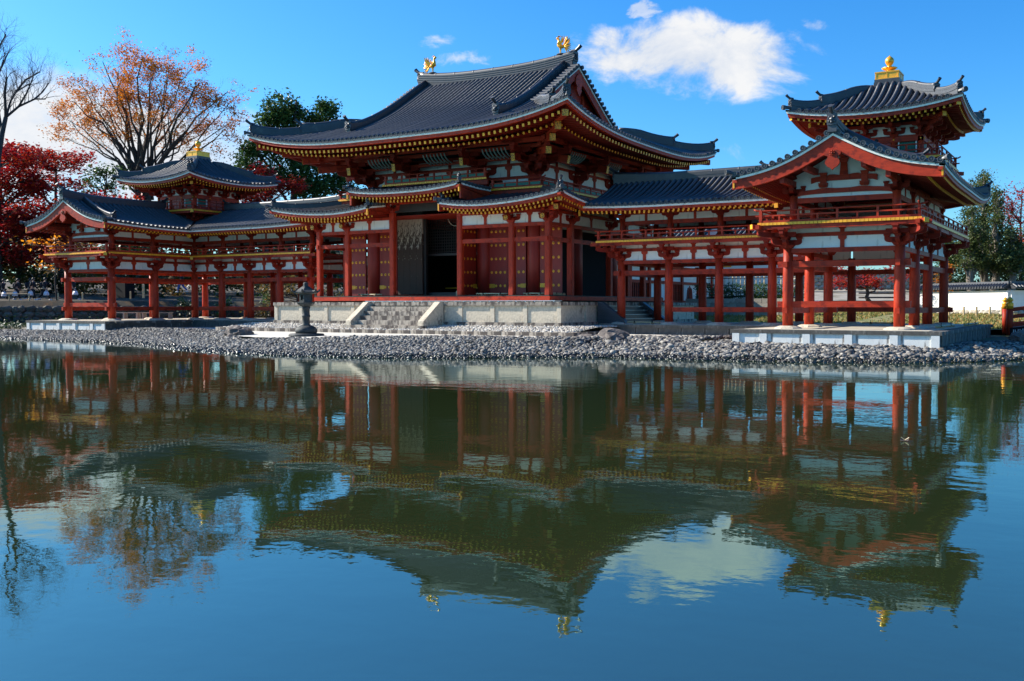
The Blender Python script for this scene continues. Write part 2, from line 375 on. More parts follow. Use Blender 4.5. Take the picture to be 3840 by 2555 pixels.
def out_arm_mesh(l, h, th):
    """arm projecting along +y from 0, bottom rounded at the tip"""
    def fn(b):
        pts = [(-.1, h), (-.1, 0), (l * .62, 0), (l * .82, h * .06), (l * .93, h * .22), (l * .985, h * .42), (l, h * .6), (l, h)]
        b.extr(pts, (0, 0, 0), (0, 1, 0), (0, 0, 1), -th / 2, th / 2)
    return shared(('bracket_arm_out', round(l, 3), round(h, 3), round(th, 3)), fn, 'red_rafter')
def block_mesh(w, h):
    def fn(b): b.ring([[(sx * s, sy * s, z) for sx, sy in ((-1, -1), (1, -1), (1, 1), (-1, 1))] for s, z in ((w * .36, 0), (w * .40, h * .2), (w * .5, h * .5), (w * .5, h))])
    return shared(('bearing_block', round(w, 3), round(h, 3)), fn, 'red_rafter')
def mir(p, m): return V(-p[0], p[1], p[2]) if m else Vector(p)
def bracket(parent, c, along, out, mirror, z0, steps=2, sc=1.0, th=.15, reach=.42, gold=None, wall=True, tier=.26):
    """bracket set on a column head: capital, wall arms, arms stepping outward (metres scaled by sc)"""
    c = mir(c, mirror); along = mir(along, mirror); out = mir(out, mirror) if out is not None else None
    cap = place('bracket_capital', block_mesh(.46 * sc, .22 * sc), parent, frame((c.x, c.y, z0), along))
    z = z0 + .11 * sc
    if wall:
        place('bracket_arm', arm_mesh(.52 * sc, .19 * sc, th), cap, frame((c.x, c.y, z), along))
        for s in (-.43, 0, .43): place('bearing_block', block_mesh(.23 * sc, .12 * sc), cap, frame((c.x + along.x * s * sc, c.y + along.y * s * sc, z + .19 * sc), along))
    if out is not None:
        ol = out.length; o = out.normalized()
        for k in range(steps):
            l = reach * (k + 1) * ol
            zz = z + k * tier * sc
            place('bracket_arm', out_arm_mesh(l + .10 * sc, .19 * sc, th), cap, frame((c.x, c.y, zz), o))
            place('bearing_block', block_mesh(.22 * sc, .12 * sc), cap, frame((c.x + o.x * l, c.y + o.y * l, zz + .19 * sc), along))
            if k >= 0 and ol < 1.2:
                place('bracket_arm', arm_mesh(.40 * sc, .15 * sc, th * .9), cap, frame((c.x + o.x * l, c.y + o.y * l, zz + .30 * sc), along))
    return cap
def railing(parent, path, z, mirror, sp=.64, h_mid=.26, h_top=.43, ext=.26, mid_fill=None, corner=True):
    """balustrade along a polyline: sill, middle rail, round handrail with kicked-up ends, posts"""
    path = [Vector((p[0], p[1], z)) for p in path]
    for i in range(len(path) - 1):
        a, b = path[i], path[i + 1]; d = (b - a).normalized(); L = (b - a).length
        e0 = ext; e1 = ext
        m = MB().beam(a - d * .06 + V(0, 0, .045), b + d * .06 + V(0, 0, .045), .085, .085); m.build('rail_sill', 'red_beam', parent, mirror)
        m = MB().beam(a - d * e0 * .8 + V(0, 0, h_mid), b + d * e1 * .8 + V(0, 0, h_mid), .055, .05); m.build('middle_rail', 'red_beam', parent, mirror)
        pts = [a - d * e0 + V(0, 0, h_top + .07), a - d * e0 * .6 + V(0, 0, h_top + .02), a + V(0, 0, h_top), b + V(0, 0, h_top), b + d * e1 * .6 + V(0, 0, h_top + .02), b + d * e1 + V(0, 0, h_top + .07)]
        MB().tube(pts, .03, 8).build('handrail', 'red_beam', parent, mirror, True)
        n = max(2, 2 * round(L / sp / 2))
        for k in range(n + 1):
            p = a + d * (L * k / n); full = (k % 2 == 0); hh = h_top - .02 if full else h_mid - .02; w = .075 if full else .062
            if k in (0, n) and corner: w, hh = .11, h_top + .02
            me = shared(('rail_post', round(hh, 3), w), lambda bb: bb.box(-w / 2, w / 2, -w / 2, w / 2, .08, hh), 'red_beam')
            if k < n or i == len(path) - 2: place('rail_post', me, parent, frame(mir(p, mirror), mir(d, mirror)))
        if mid_fill:
            n2 = n
            for k in range(n2):
                p = a + d * (L * (k + .5) / n2); w = L / n2 - .09
                me = shared(('lattice_panel', round(w, 2)), lambda bb: [bb.box(-.012, .012, -w / 2, w / 2, .10 + q * .033, .122 + q * .033) for q in range(4)] and bb.box(-.004, .004, -w / 2, w / 2, .09, h_mid - .02), mid_fill)
                place('lattice_panel', me, parent, frame(mir(p, mirror), mir(d, mirror)))
def deck_boards(parent, a, b, out, depth, z, mirror, sp=.145, th=.085, w=.125):
    """deck boards laid across the edge a-b, each with a gilt end"""
    a = Vector((a[0], a[1], z)); b = Vector((b[0], b[1], z)); d = b - a; L = d.length; d.normalize(); o = Vector((out[0], out[1], 0)).normalized(); n = round(L / sp)
    bm = shared(('deck_board', depth), lambda m: m.box(-w / 2, w / 2, -depth, 0, -th, 0), 'red_beam')
    gm = shared('gold_cap_deck', lambda m: m.box(-w * .53, w * .53, -.006, .016, -th - .003, .003), 'gold')
    for k in range(n):
        p = a + d * (L * (k + .5) / n); M = frame(mir(p, mirror), mir(o, mirror)); q = place('deck_board', bm, parent, M); place('gold_cap', gm, q, M)
def onigawara(b, p, out, s=1.0):
    """ridge-end ogre tile and horn, facing out"""
    p = Vector(p); o = Vector((out[0], out[1], 0)).normalized(); sd = o.cross(V(0, 0, 1))
    poly = [(-.20, -.12), (.20, -.12), (.24, .05), (.20, .22), (.23, .34), (.12, .42), (.05, .38), (-.05, .38), (-.12, .42), (-.23, .34), (-.20, .22), (-.24, .05)]
    b.extr([(x * s, y * s) for x, y in poly], p, sd, (0, 0, 1), -.05 * s, .05 * s)
    for x, y, r in ((0, .12, .11), (-.11, .22, .06), (.11, .22, .06), (0, .02, .08), (-.12, .04, .06), (.12, .04, .06)):
        b.ico(p + sd * (x * s) + V(0, 0, y * s) + o * (.05 * s), r * s, 1, .12)
    h0 = p + V(0, 0, .40 * s) - o * .25 * s
    b.tube([h0, p + V(0, 0, .44 * s) + o * .05 * s, p + V(0, 0, .58 * s) + o * .25 * s, p + V(0, 0, .66 * s) + o * .33 * s], [.085 * s, .085 * s, .095 * s, .11 * s], 10)
def ridge(parent, pts, w, h, mirror, ends=(True, True), s=1.0, name='ridge', lift=True):
    """a stacked-tile ridge along points (at its underside): flat courses with joints and a round cap"""
    pts = [Vector(p) for p in pts]
    b = MB(); nc = max(2, int(h / .055)); ch = h / nc
    for k in range(nc):
        ww = w * (1 if k % 2 == 0 else .90) * (1 - .12 * k / nc); rings = []
        for i, p in enumerate(pts):
            d = (pts[min(i + 1, len(pts) - 1)] - pts[max(i - 1, 0)]); d.z = 0; sd = d.normalized().cross(V(0, 0, 1)) * (ww / 2)
            z0 = V(0, 0, k * ch); z1 = V(0, 0, (k + 1) * ch)
            rings.append([p - sd + z0, p + sd + z0, p + sd + z1, p - sd + z1])
        b.ring(rings)
    rings = []
    for i, p in enumerate(pts):
        d = (pts[min(i + 1, len(pts) - 1)] - pts[max(i - 1, 0)]); d.z = 0; sd = d.normalized().cross(V(0, 0, 1)) * (w * .42); rings.append([p - sd - V(0, 0, .24), p + sd - V(0, 0, .24), p + sd + V(0, 0, .002), p - sd + V(0, 0, .002)])
    b.ring(rings)
    o = b.build(name, 'tile', parent, mirror)
    c = MB(); c.tube([p + V(0, 0, h + .01) for p in pts], w * .34, 10); c.build('ridge_cap', 'tile', o, mirror, True)
    # cap joints
    L = sum((q - p).length for p, q in zip(pts, pts[1:])); acc = 0; nxt = 1.2; j = MB()
    for p, q in zip(pts, pts[1:]):
        l = (q - p).length
        while nxt < acc + l and nxt < L - .5:
            t = (nxt - acc) / l; m = p.lerp(q, t) + V(0, 0, h + .01); d = (q - p).normalized(); j.tube([m - d * .02, m + d * .02], w * .34 + .012, 10); nxt += 1.3
        acc += l
    if j.v: j.build('ridge_cap_joint', 'tile', o, mirror, True)
    for e, (p, q) in zip(ends, ((pts[0], pts[1]), (pts[-1], pts[-2]))):
        if e:
            m = MB(); onigawara(m, p + V(0, 0, .10 * s), p - q, s); m.build('ridge_end_ornament', 'tile', o, mirror)
    return o
# ---------------------------------------------------------------- wing corridors and corner towers
XS = [9.814, 12.229, 14.644, 17.059, 19.474]; XO = 23.43; XM = 21.452; YC = -3.914; YR = .042; YM = -1.936; YS_ = [-9.414, -6.664, -3.914, .042]; YF = -9.414
HW = [(0, 7.50), (.55, 7.19), (1.2, 6.84), (1.83, 6.55), (2.45, 6.33), (3.06, 6.16), (3.62, 6.03)]
TE = 3.62; Y0 = -10.87; X0 = 8.45
def up_fwd(y): return .19 * max(0, 1 - (y - Y0) / 4.5) ** 2 + .45 * max(0, 1 - (YM + TE - y) / 4.0) ** 2.5
def up_cor(x): return .12 * max(0, 1 - (x - X0) / 4.0) ** 2
def zf_(t, y): return smooth_tab(HW, t) + up_fwd(y) * (max(0, t) / TE) ** 2
def zc_(t, x): return smooth_tab(HW, t) + up_cor(x) * (max(0, t) / TE) ** 2
def zo_(t, y): return zf_(t, y)
def wing(sx):
    mi = sx < 0
    lab = ('vermilion wing corridor with open ground floor, beside the arched bridge' if not mi else 'vermilion wing corridor with open ground floor, beside the stone retaining wall and red maples')
    T = thing('wing_corridor', (sx * XM, YM, .2), lab, 'building', 'wing corridors flanking the main hall')
    def B(mb, name, m, parent=T, smooth=False, kind=None): return mb.build(name, m, parent, mi, smooth, kind)
    vis = {'A': True, 'E': True, 'D': not mi, 'C': mi, 'B': False}
    # plinth: cap slabs, panels and pilasters; earth floor
    P = MB(); P.box(17.9, 25.0, -10.86, 2.6, .0, .80); P.box(8.9, 17.9, -5.3, 2.2, .0, .80); B(P, 'plinth', 'stone_white' if False else 'stone_dark')
    def slabs(a, b, z0, z1, w, out, n):
        a = Vector((*a, 0)); b = Vector((*b, 0)); d = (b - a) / n; dn = d.normalized(); o = Vector((*out, 0))
        for i in range(n):
            p0 = a + d * i + dn * .004; p1 = a + d * (i + 1) - dn * .004; m = MB()
            m.ring([[p0 + V(0, 0, z), p1 + V(0, 0, z), p1 - o * w + V(0, 0, z), p0 - o * w + V(0, 0, z)] for z in (z0, z1)]); yield m
    for m in slabs((17.82, -10.94), (25.08, -10.94), .745, .873, .55, (0, -1), 6): B(m, 'cap_stone', 'stone_dark')
    for m in slabs((25.08, -10.30), (25.08, 3.3), .745, .872, .55, (1, 0), 11): B(m, 'cap_stone', 'stone_dark')
    for m in slabs((17.82, -10.30), (17.82, -5.4), .745, .872, .55, (-1, 0), 5): B(m, 'cap_stone', 'stone_dark')
    for m in slabs((9.0, -5.38), (17.76, -5.38), .745, .871, .55, (0, -1), 7): B(m, 'cap_stone', 'stone_dark')
    # front panels (white) and pilasters
    px = [17.9, 19.05, 20.6, 22.05, 23.55, 25.0]
    for i in range(5):
        m = MB(); m.box(px[i] + .01, px[i + 1] - .01, -10.885, -10.84, .16, .744); B(m, 'plinth_panel', 'stone_white')
    for i, x in enumerate(px):
        w = .13; x_ = min(max(x, 17.9 + w), 25.0 - w); m = MB(); m.box(x_ - w, x_ + w, -10.935, -10.887, .15, .743); B(m, 'plinth_pilaster', 'stone_white')
    for k in range(9):
        y = -10.6 + k * 1.5; m = MB(); m.box(25.0, 25.045, y, y + 1.3, .18, .743); B(m, 'plinth_panel', 'stone_dark')
    for k in range(8):
        x = 9.1 + k * 1.1; m = MB(); m.box(x, x + 1.05, -5.345, -5.30, .2, .743); B(m, 'plinth_panel', 'stone_dark')
    F = MB(); F.box(18.2, 24.6, -10.5, 2.4, .80, .885); F.box(9.2, 18.2, -4.95, 1.9, .80, .885); B(F, 'earth_floor', 'floor_earth')
    # columns on their stones
    cols = [(x, YC) for x in XS] + [(x, YR) for x in XS] + [(XS[4], y) for y in YS_[:2]] + [(XO, y) for y in YS_]
    cm = shared('column', lambda b: b.lathe([(.196, 0), (.198, .9), (.190, 1.9), (.168, 2.86)], n=20), 'red_wood', True)
    sm = [shared(('foundation_stone', k), lambda b: b.lathe([(.52, 0), (.47, .05), (.36, .095), (.28, .11)], n=14, jit=.22), 'stone_pale') for k in range(3)]
    for i, (x, y) in enumerate(cols):
        place('column', cm, T, Matrix.Translation((sx * x, y, .985)))
        place('foundation_stone', sm[i % 3], T, Matrix.Translation((sx * x, y, .88)) @ Matrix.Rotation(i * 1.3, 4, 'Z'))
    lines = [('A', [(x, YC) for x in XS], (0, -1)), ('B', [(x, YR) for x in XS] + [(XO, YR)], (0, 1)), ('C', [(XS[4], y) for y in YS_[:3]], (-1, 0)), ('D', [(XO, y) for y in YS_], (1, 0)), ('E', [(XS[4], YF), (XO, YF)], (0, -1)), ('G', [(XS[0], YC), (XS[0], YR)], (-1, 0))]
    for nm, pts, out in lines:
        o = V(out[0], out[1], 0); side_line = nm in 'CDG'
        zl = (1.44, 1.648) if nm != 'E' else (1.664, 1.878); zm = (3.115, 3.33); zh = (3.63, 3.79)
        if side_line: zm = (3.10, 3.31); 
        for i in range(len(pts) - 1):
            a = V(*pts[i], 0); b = V(*pts[i + 1], 0); d = (b - a).normalized(); L = (b - a).length
            e0 = .42 if i == 0 else 0; e1 = .42 if i == len(pts) - 2 else 0
            def bm(z0, z1, w, name, e=True, off=0.0):
                m = MB(); q = V(0, 0, (z0 + z1) / 2) + o * off; m.beam(a - d * (e0 * .9 if e else 0) + q, b + d * (e1 * .9 if e else 0) + q, w, z1 - z0); B(m, name, 'red_beam')
            if not (nm in 'AB' and i == 0) and nm != 'G': bm(*zl, .15, 'lower_tie_beam')
            bm(*zm, .15, 'middle_tie_beam'); bm(*zh, .17, 'head_tie_beam', False)
            if nm == 'G': continue
            # plaster walls above the head tie, struts
            for z0, z1 in ((3.79, 4.20), (4.338, 4.50)):
                for h in (0, 1):
                    m = MB(); p0 = a + d * (L * (.5 * h) + (.0 if h else .05)); p1 = a + d * (L * (.5 + .5 * h) - (.05 if h else 0)); q = V(0, 0, (z0 + z1) / 2)
                    m.beam(p0 + q, p1 + q, .07, z1 - z0); B(m, 'plaster_panel', 'plaster')
            bm(4.20, 4.338, .15, 'wall_plate', False); bm(4.50, 4.62, .15, 'upper_wall_plate', False)
            mid = (a + b) / 2
            for z0, z1, w0, w1 in ((3.79, 4.20, .075, .15), (4.338, 4.50, .075, .13)):
                m = MB(); m.extr([(-w0, 0), (w0, 0), (w0, (z1 - z0) * .62), (w1, (z1 - z0) * .78), (w1, z1 - z0), (-w1, z1 - z0), (-w1, (z1 - z0) * .78), (-w0, (z1 - z0) * .62)], mid + V(0, 0, z0) - d.cross(V(0, 0, 1)) * 0, d, (0, 0, 1), -.075, .075); B(m, 'strut', 'red_beam')
        # brackets
        if nm in 'ACDE' :
            for i, p in enumerate(pts):
                if nm == 'A' and i == 4: continue
                if nm == 'C' and i in (0, 2): continue
                if nm == 'D' and i == 0: continue
                d = (V(*pts[1], 0) - V(*pts[0], 0)).normalized()
                bracket(T, (*p, 0), d, o, mi, 3.80, 2, 1.0, .15, .40)
                if nm == 'E':   # corner: the other way and the diagonal
                    s = -1 if i == 0 else 1
                    bracket(T, (*p, 0), (0, 1, 0), (s, 0, 0), mi, 3.802, 2, 1.0, .148, .40)
                    bracket(T, (*p, 0), V(s, -1, 0).normalized(), (s, -1, 0), mi, 3.804, 2, 1.0, .15, .40, wall=False)
            if nm == 'A':
                bracket(T, (*pts[0], 0), (0, 1, 0), (-1, 0, 0), mi, 3.803, 2, 1.0, .148, .40); bracket(T, (*pts[0], 0), V(-1, -1, 0).normalized(), (-1, -1, 0), mi, 3.806, 2, 1.0, .148, .40, wall=False)
                bracket(T, (XS[4], YC, 0), V(-1, -1, 0).normalized(), (-1, -1, 0), mi, 3.802, 2, 1.0, .15, .40, wall=False)
            if nm == 'D': bracket(T, (*pts[3], 0), V(1, 1, 0).normalized(), (1, 1, 0), mi, 3.807, 2, 1.0, .15, .40, wall=False)
    # balcony: purlins, deck, boards with gilt ends, railing
    f = .88; dz = 4.684
    ring = [(XS[0] - f, YC - f), (XS[4] - f, YC - f), (XS[4] - f, YF - f), (XO + f, YF - f), (XO + f, YR + f)]
    for (a, b) in zip(ring, ring[1:]):
        a_ = V(*a, 4.52); b_ = V(*b, 4.52); d = (b_ - a_).normalized(); inn = V(0, 0, 1).cross(d) * -.10
        n = V(0, 0, 1).cross(d); n = n if True else -n
        # inward normal points to the building
        c = V(XM if abs(d.y) > .5 else (a[0] + b[0]) / 2, YM, 4.52); inw = (c - (a_ + b_) / 2); inw -= d * inw.dot(d); inw.normalize()
        m = MB().beam(a_ + inw * .10 - d * .3, b_ + inw * .10 + d * .3, .14, .14); B(m, 'deck_purlin', 'red_beam')
    m = MB(); m.box(XS[0] - f + .05, XS[4] - f + .05, YC - f + .05, YR + .8, 4.585, 4.66); m.box(XS[4] - f + .05, XO + f - .05, YF - f + .05, YR + .8, 4.586, 4.661); B(m, 'deck', 'red_rafter')
    runs = {'E': (ring[2], ring[3], (0, -1)), 'D': (ring[3], ring[4], (1, 0)), 'C': (ring[2], ring[1], (-1, 0)), 'A': (ring[0], ring[1], (0, -1))}
    for nm, (a, b, out) in runs.items():
        if nm in 'DC':
            a = (a[0], a[1] + .12)
        if vis[nm]: deck_boards(T, a, b, out, .78, dz, mi)
    for s, p in ((1, ring[3]), (-1, ring[2])):
        a = V(p[0] - s * .5, p[1] + .5, 4.55); b = V(p[0] + s * .16, p[1] - .16, 4.55); m = MB().beam(a, b, .17, .15); o = B(m, 'corner_beam', 'red_beam')
        d = (b - a).normalized(); m = MB().beam(b - d * .01, b + d * .015, .18, .16); B(m, 'gold_cap', 'gold', o)
    for p in (ring[0],):
        m = MB().beam(V(p[0] + .5, p[1] + .12, 4.55), V(p[0] - .22, p[1] + .12, 4.55), .15, .15); o = B(m, 'corner_beam', 'red_beam'); m = MB().beam(V(p[0] - .215, p[1] + .12, 4.55), V(p[0] - .24, p[1] + .12, 4.55), .16, .16); B(m, 'gold_cap', 'gold', o)
    p = ring[1]; m = MB().beam(V(p[0] + .4, p[1] + .4, 4.54), V(p[0] - .10, p[1] - .10, 4.54), .15, .15); o = B(m, 'corner_beam', 'red_beam'); m = MB().beam(V(p[0] - .09, p[1] - .09, 4.54), V(p[0] - .115, p[1] - .115, 4.54), .16, .16); B(m, 'gold_cap', 'gold', o)
    g = .10
    railing(T, [(ring[2][0] + g, ring[2][1] + g), (ring[3][0] - g, ring[3][1] + g)], dz, mi)
    railing(T, [(ring[3][0] - g, ring[3][1] + g), (ring[4][0] - g, ring[4][1] - g)], dz, mi)
    railing(T, [(ring[2][0] + g, ring[2][1] + g), (ring[1][0] + g, ring[1][1] + g)], dz, mi, ext=.0)
    railing(T, [(ring[0][0] + g, ring[0][1] + g), (ring[1][0] + g, ring[1][1] + g)], dz, mi, ext=.22)
    # upper storey
    k = .16
    ux = [XS[0]] + XS[1:4] + [XS[4] + k]; UO = XO - k; UF = YF + k; UC = YC + k; UR = YR - k
    ucol = [(x, UC) for x in ux] + [(x, UR) for x in ux] + [(ux[4], y) for y in (UF, YS_[1])] + [(UO, y) for y in (UF, YS_[1], UC, UR)]
    um = shared('upper_column', lambda b: b.lathe([(.155, 0), (.155, .6), (.145, 1.08)], n=16), 'red_wood', True)
    for x, y in ucol: place('upper_column', um, T, Matrix.Translation((sx * x, y, 4.66)))
    ul = [('A', [(x, UC) for x in ux], (0, -1)), ('B', [(x, UR) for x in ux] + [(UO, UR)], (0, 1)), ('C', [(ux[4], UF), (ux[4], YS_[1]), (ux[4], UC)], (-1, 0)), ('D', [(UO, UF), (UO, YS_[1]), (UO, UC), (UO, UR)], (1, 0)), ('E', [(ux[4], UF), (UO, UF)], (0, -1))]
    for nm, pts, out in ul:
        o = V(out[0], out[1], 0)
        for i in range(len(pts) - 1):
            a = V(*pts[i], 0); b = V(*pts[i + 1], 0); d = (b - a).normalized(); L = (b - a).length
            def bm(z0, z1, w, name, mm='red_beam'):
                q = V(0, 0, (z0 + z1) / 2); B(MB().beam(a + q, b + q, w, z1 - z0), name, mm)
            bm(5.427, 5.609, .13, 'upper_tie_beam')
            if nm == 'E': continue
            for h in (0, 1):
                q = V(0, 0, 5.76); B(MB().beam(a + d * (L * .5 * h) + q, a + d * (L * (.5 + .5 * h)) + q, .06, .302), 'plaster_panel', 'plaster')
            mid = (a + b) / 2; B(MB().beam(mid + V(0, 0, 5.609), mid + V(0, 0, 5.90), .12, .12, (0, 1, 0) if abs(d.x) > .5 else (1, 0, 0)), 'strut', 'red_beam')
            bm(5.90, 6.06, .15, 'eave_purlin')
        if nm != 'B':
            for i, p in enumerate(pts):
                d = (V(*pts[1], 0) - V(*pts[0], 0)).normalized(); bracket(T, (*p, 0), d, None, mi, 5.70, 0, .82, .13)
    # dark timber ceiling in the upper storey
    m = MB(); m.box(XS[0], 19.6, UC, UR, 6.0, 6.05); m.box(19.6, UO, UF + .1, UR, 6.001, 6.051); B(m, 'ceiling', 'dark_wood')
    # gable front: plaster infill, rainbow beams, struts
    yg = UF
    pts = [(-1.9, 5.609)] + [(t, smooth_tab(HW, abs(t)) - .16) for t in [-1.9 + 3.8 * i / 16 for i in range(17)]] + [(1.9, 5.609)]
    m = MB(); m.extr(pts, (XM, yg, 0), (1, 0, 0), (0, 0, 1), -.03, .03); B(m, 'gable_plaster', 'plaster')
    def koryo(x0, x1, zb, zt, sag, name):
        n = 14; lo = []; hi = []
        for i in range(n + 1):
            t = i / n; x = x0 + (x1 - x0) * t; e = min(t, 1 - t); cv = sag * (1 - (2 * t - 1) ** 4); lo.append((x, zb + cv * .8 - (.03 if e < .07 else 0))); hi.append((x, zt + cv + .05 * math.exp(-((abs(t - .5) - .18) / .05) ** 2) * (1 if name == 'rainbow_beam' else 0)))
        m = MB(); m.extr(lo + hi[::-1], (0, yg, 0), (1, 0, 0), (0, 0, 1), -.1, .1); B(m, name, 'red_beam')
    koryo(ux[4], UO, 5.66, 5.80, .10, 'rainbow_beam')
    koryo(20.28, 22.62, 6.13, 6.30, .06, 'rainbow_beam')
    for x in (20.72, 22.18):
        m = MB(); m.frust((x, yg), .13, .17, 5.95, 6.02); m.frust((x, yg), .15, .17, 6.021, 6.10); m.box(x - .11, x + .11, yg - .12, yg + .12, 6.10, 6.34); m.frust((x, yg), .10, .15, 6.34, 6.46); B(m, 'gable_strut', 'red_beam')
    m = MB(); m.frust((XM, yg), .14, .11, 6.36, 6.8); m.frust((XM, yg), .12, .17, 6.80, 6.95); B(m, 'gable_strut', 'red_beam')
    # purlin noses carrying the verge
    for t in (-1.82, -1.0, 0, 1.0, 1.82):
        z = smooth_tab(HW, abs(t)) - .44; B(MB().beam((XM + t, yg + .3, z), (XM + t, Y0 + .16, z), .17, .20), 'purlin', 'red_beam')
    # ------------------ roof
    RF = B(MB().sheet([[(XM + s_ * t, y, zf_(t, y) + .10) for t in [TE * i / 14 for i in range(15)]] for s_ in (1,) for y in [Y0 + .1 + (YM - Y0 - .1) * j / 10 for j in range(11)]]), 'roof', 'tile_bed', smooth=True)
    def bedpatch(fn, rows): B(MB().sheet([[fn(u, w) for w in [q / 10 for q in range(11)]] for u in [q / rows for q in range(rows + 1)]]), 'tile_bed', 'tile_bed', RF, True)
    yv = YM - TE
    bedpatch(lambda u, w: (XM - w * TE, Y0 + .1 + u * (yv - Y0 - .1), zf_(w * TE, Y0 + .1 + u * (yv - Y0 - .1)) + .10), 8)       # inner slope to the valley
    bedpatch(lambda u, w: (XM - w * TE * (1 - u), yv + u * TE + (0) , zf_(w * TE * (1 - u), -4) + .10), 8)
    bedpatch(lambda u, w: (X0 + u * (XM - TE - X0), YM - w * TE, zc_(w * TE, X0 + u * (XM - TE - X0)) + .10), 8)             # corridor front
    bedpatch(lambda u, w: (XM - TE + u * TE, YM - w * TE * (1 - u), zc_(w * TE * (1 - u), 15) + .10), 8)
    bedpatch(lambda u, w: (X0 + u * (XM - X0), YM + w * TE, smooth_tab(HW, w * TE) + .10), 8)
    bedpatch(lambda u, w: (XM + w * TE, YM + u * TE * w, zf_(w * TE, YM + u * TE * w) + .10), 8)
    bedpatch(lambda u, w: (XM + u * TE * w, YM + w * TE, zf_(w * TE, YM + TE * u * w) + .10), 8)
    def ts(t0, t1, n=10): return [t0 + (t1 - t0) * i / n for i in range(n + 1)]
    sp = .285; rz = .165
    # outer slope of the forward arm
    hidden = MB()
    ny = int((YM + TE - .15 - (Y0 + .62)) / sp)
    for j in range(ny + 1):
        y = Y0 + .62 + j * sp; t0 = max(.12, y - YM + .1)
        if t0 > TE - .25: continue
        pts = [(XM + t, y, zf_(t, y) + rz) for t in ts(t0, TE + .02)]
        if mi: row_mesh(hidden, pts, .078)
        else: tile_row(RF, pts, .086, mi)
    # inner slope
    j = 0
    while True:
        y = Y0 + .62 + j * sp; j += 1; t1 = min(TE + .02, YM - y - .06)
        if t1 < .4: break
        pts = [(XM - t, y, zf_(t, min(y, -4)) + rz) for t in ts(.12, t1)]
        if mi: tile_row(RF, pts, .086, mi, disc=t1 > TE)
        else: row_mesh(hidden, pts, .078)
    j = 0
    while True:
        x = X0 + .12 + j * sp; j += 1; t1 = min(TE + .02, XM - x - .06)
        if t1 < .4: break
        tile_row(RF, [(x, YM - t, zc_(t, x) + rz) for t in ts(.12, t1)], .086, mi, disc=t1 > TE)
        row_mesh(hidden, [(x, YM + t, smooth_tab(HW, t) + rz) for t in ts(.12, TE + .02)], .078)
    B(hidden, 'tile_rows_far_slope', 'tile', RF, True, 'stuff')
    # verge tiles over the gable: short rows pointing forward
    for s_ in (-1, 1):
        for j in range(13):
            t = .20 + j * .275
            if t > TE - .05: break
            z = zf_(t, Y0) + .20; o = MB(); row_mesh(o, [(XM + s_ * t, Y0 + .55, z), (XM + s_ * t, Y0 - .02, z)], .080); q = B(o, 'verge_tile', 'tile', RF, True)
            end_disc(q, mir((XM + s_ * t, Y0 - .03, z), mi), (0, -1, 0), .098)
        z = zf_(TE, Y0) + .21; a = V(XM + s_ * (TE - .25), Y0 + .25, z); b = V(XM + s_ * (TE + .16), Y0 - .16, z + .05); o = MB(); row_mesh(o, [a, b], .085); q = B(o, 'corner_tile', 'tile', RF, True); end_disc(q, mir(b, mi), mir((s_, -1, 0), mi), .10)
        # descending ridge beside the gable
        yk = Y0 + 1.15; pts = [(XM + s_ * t, yk, zf_(t, yk) + .17 + (.10 * max(0, (t - 2.2)) ** 2)) for t in ts(.2, 2.75, 10)]
        ridge(RF, pts, .24, .24, mi, (False, True), .62, 'descending_ridge')
    z0 = smooth_tab(HW, 0) + .10
    ridge(RF, [(XM, Y0 - .10 + u * (YM - 2.45 - Y0), z0 + .03 + .22 * max(0, 1 - u * 2.6) ** 2 + .10 * max(0, u * 3 - 2) ** 2) for u in [q / 16 for q in range(17)]], .36, .27, mi, (True, True), .78)
    ridge(RF, [(X0 - .02 + u * (XM - 2.5 - X0), YM, z0 + .03 + .20 * max(0, 1 - u * 3) ** 2 + .08 * max(0, u * 3 - 2) ** 2) for u in [q / 16 for q in range(17)]], .36, .27, mi, (True, True), .78)
    hp = [(XM + t, YM + t, zf_(t, YM + t) + .12 + .12 * max(0, t - 2.6) ** 2) for t in ts(2.0, TE - .1)]
    ridge(RF, hp, .26, .24, mi, (False, True), .62, 'hip_ridge')
    # eaves: flat-tile edge, white board, red fascia
    def strip(path, out, o0, o1, d0, d1, name, mm, par=RF):
        o = V(*out, 0); m = MB(); m.ring([[p + o * o0 + V(0, 0, d0), p + o * o1 + V(0, 0, d0), p + o * o1 + V(0, 0, d1), p + o * o0 + V(0, 0, d1)] for p in path]); B(m, name, mm, par)
    def eave(path, out):
        path = [Vector(p) for p in path]
        strip(path, out, -.30, .03, .085, .155, 'flat_tile_edge', 'tile_bed'); strip(path, out, -.16, .0, .0, .083, 'eave_board', 'eave_white'); strip(path, out, -.20, -.045, -.115, -.002, 'fascia', 'red_beam')
    yy = [Y0 + (YM + TE - Y0) * i / 24 for i in range(25)]
    eave([(XM + TE, y, zf_(TE, y)) for y in yy], (1, 0))
    eave([(XM - TE, y, zf_(TE, min(y, -4))) for y in [Y0 + (yv - Y0 + .05) * i / 12 for i in range(13)]], (-1, 0))
    eave([(x, YM - TE, zc_(TE, x)) for x in [X0 + (XM - TE - X0 + .05) * i / 20 for i in range(21)]], (0, -1))
    eave([(x, YM + TE, zf_(TE, YM + TE - (XM + TE - x)) if x > 15 else smooth_tab(HW, TE)) for x in [X0 + (XM + TE - X0) * i / 30 for i in range(31)]], (0, 1))
    # barge boards on the gable
    tt = ts(0, TE, 18)
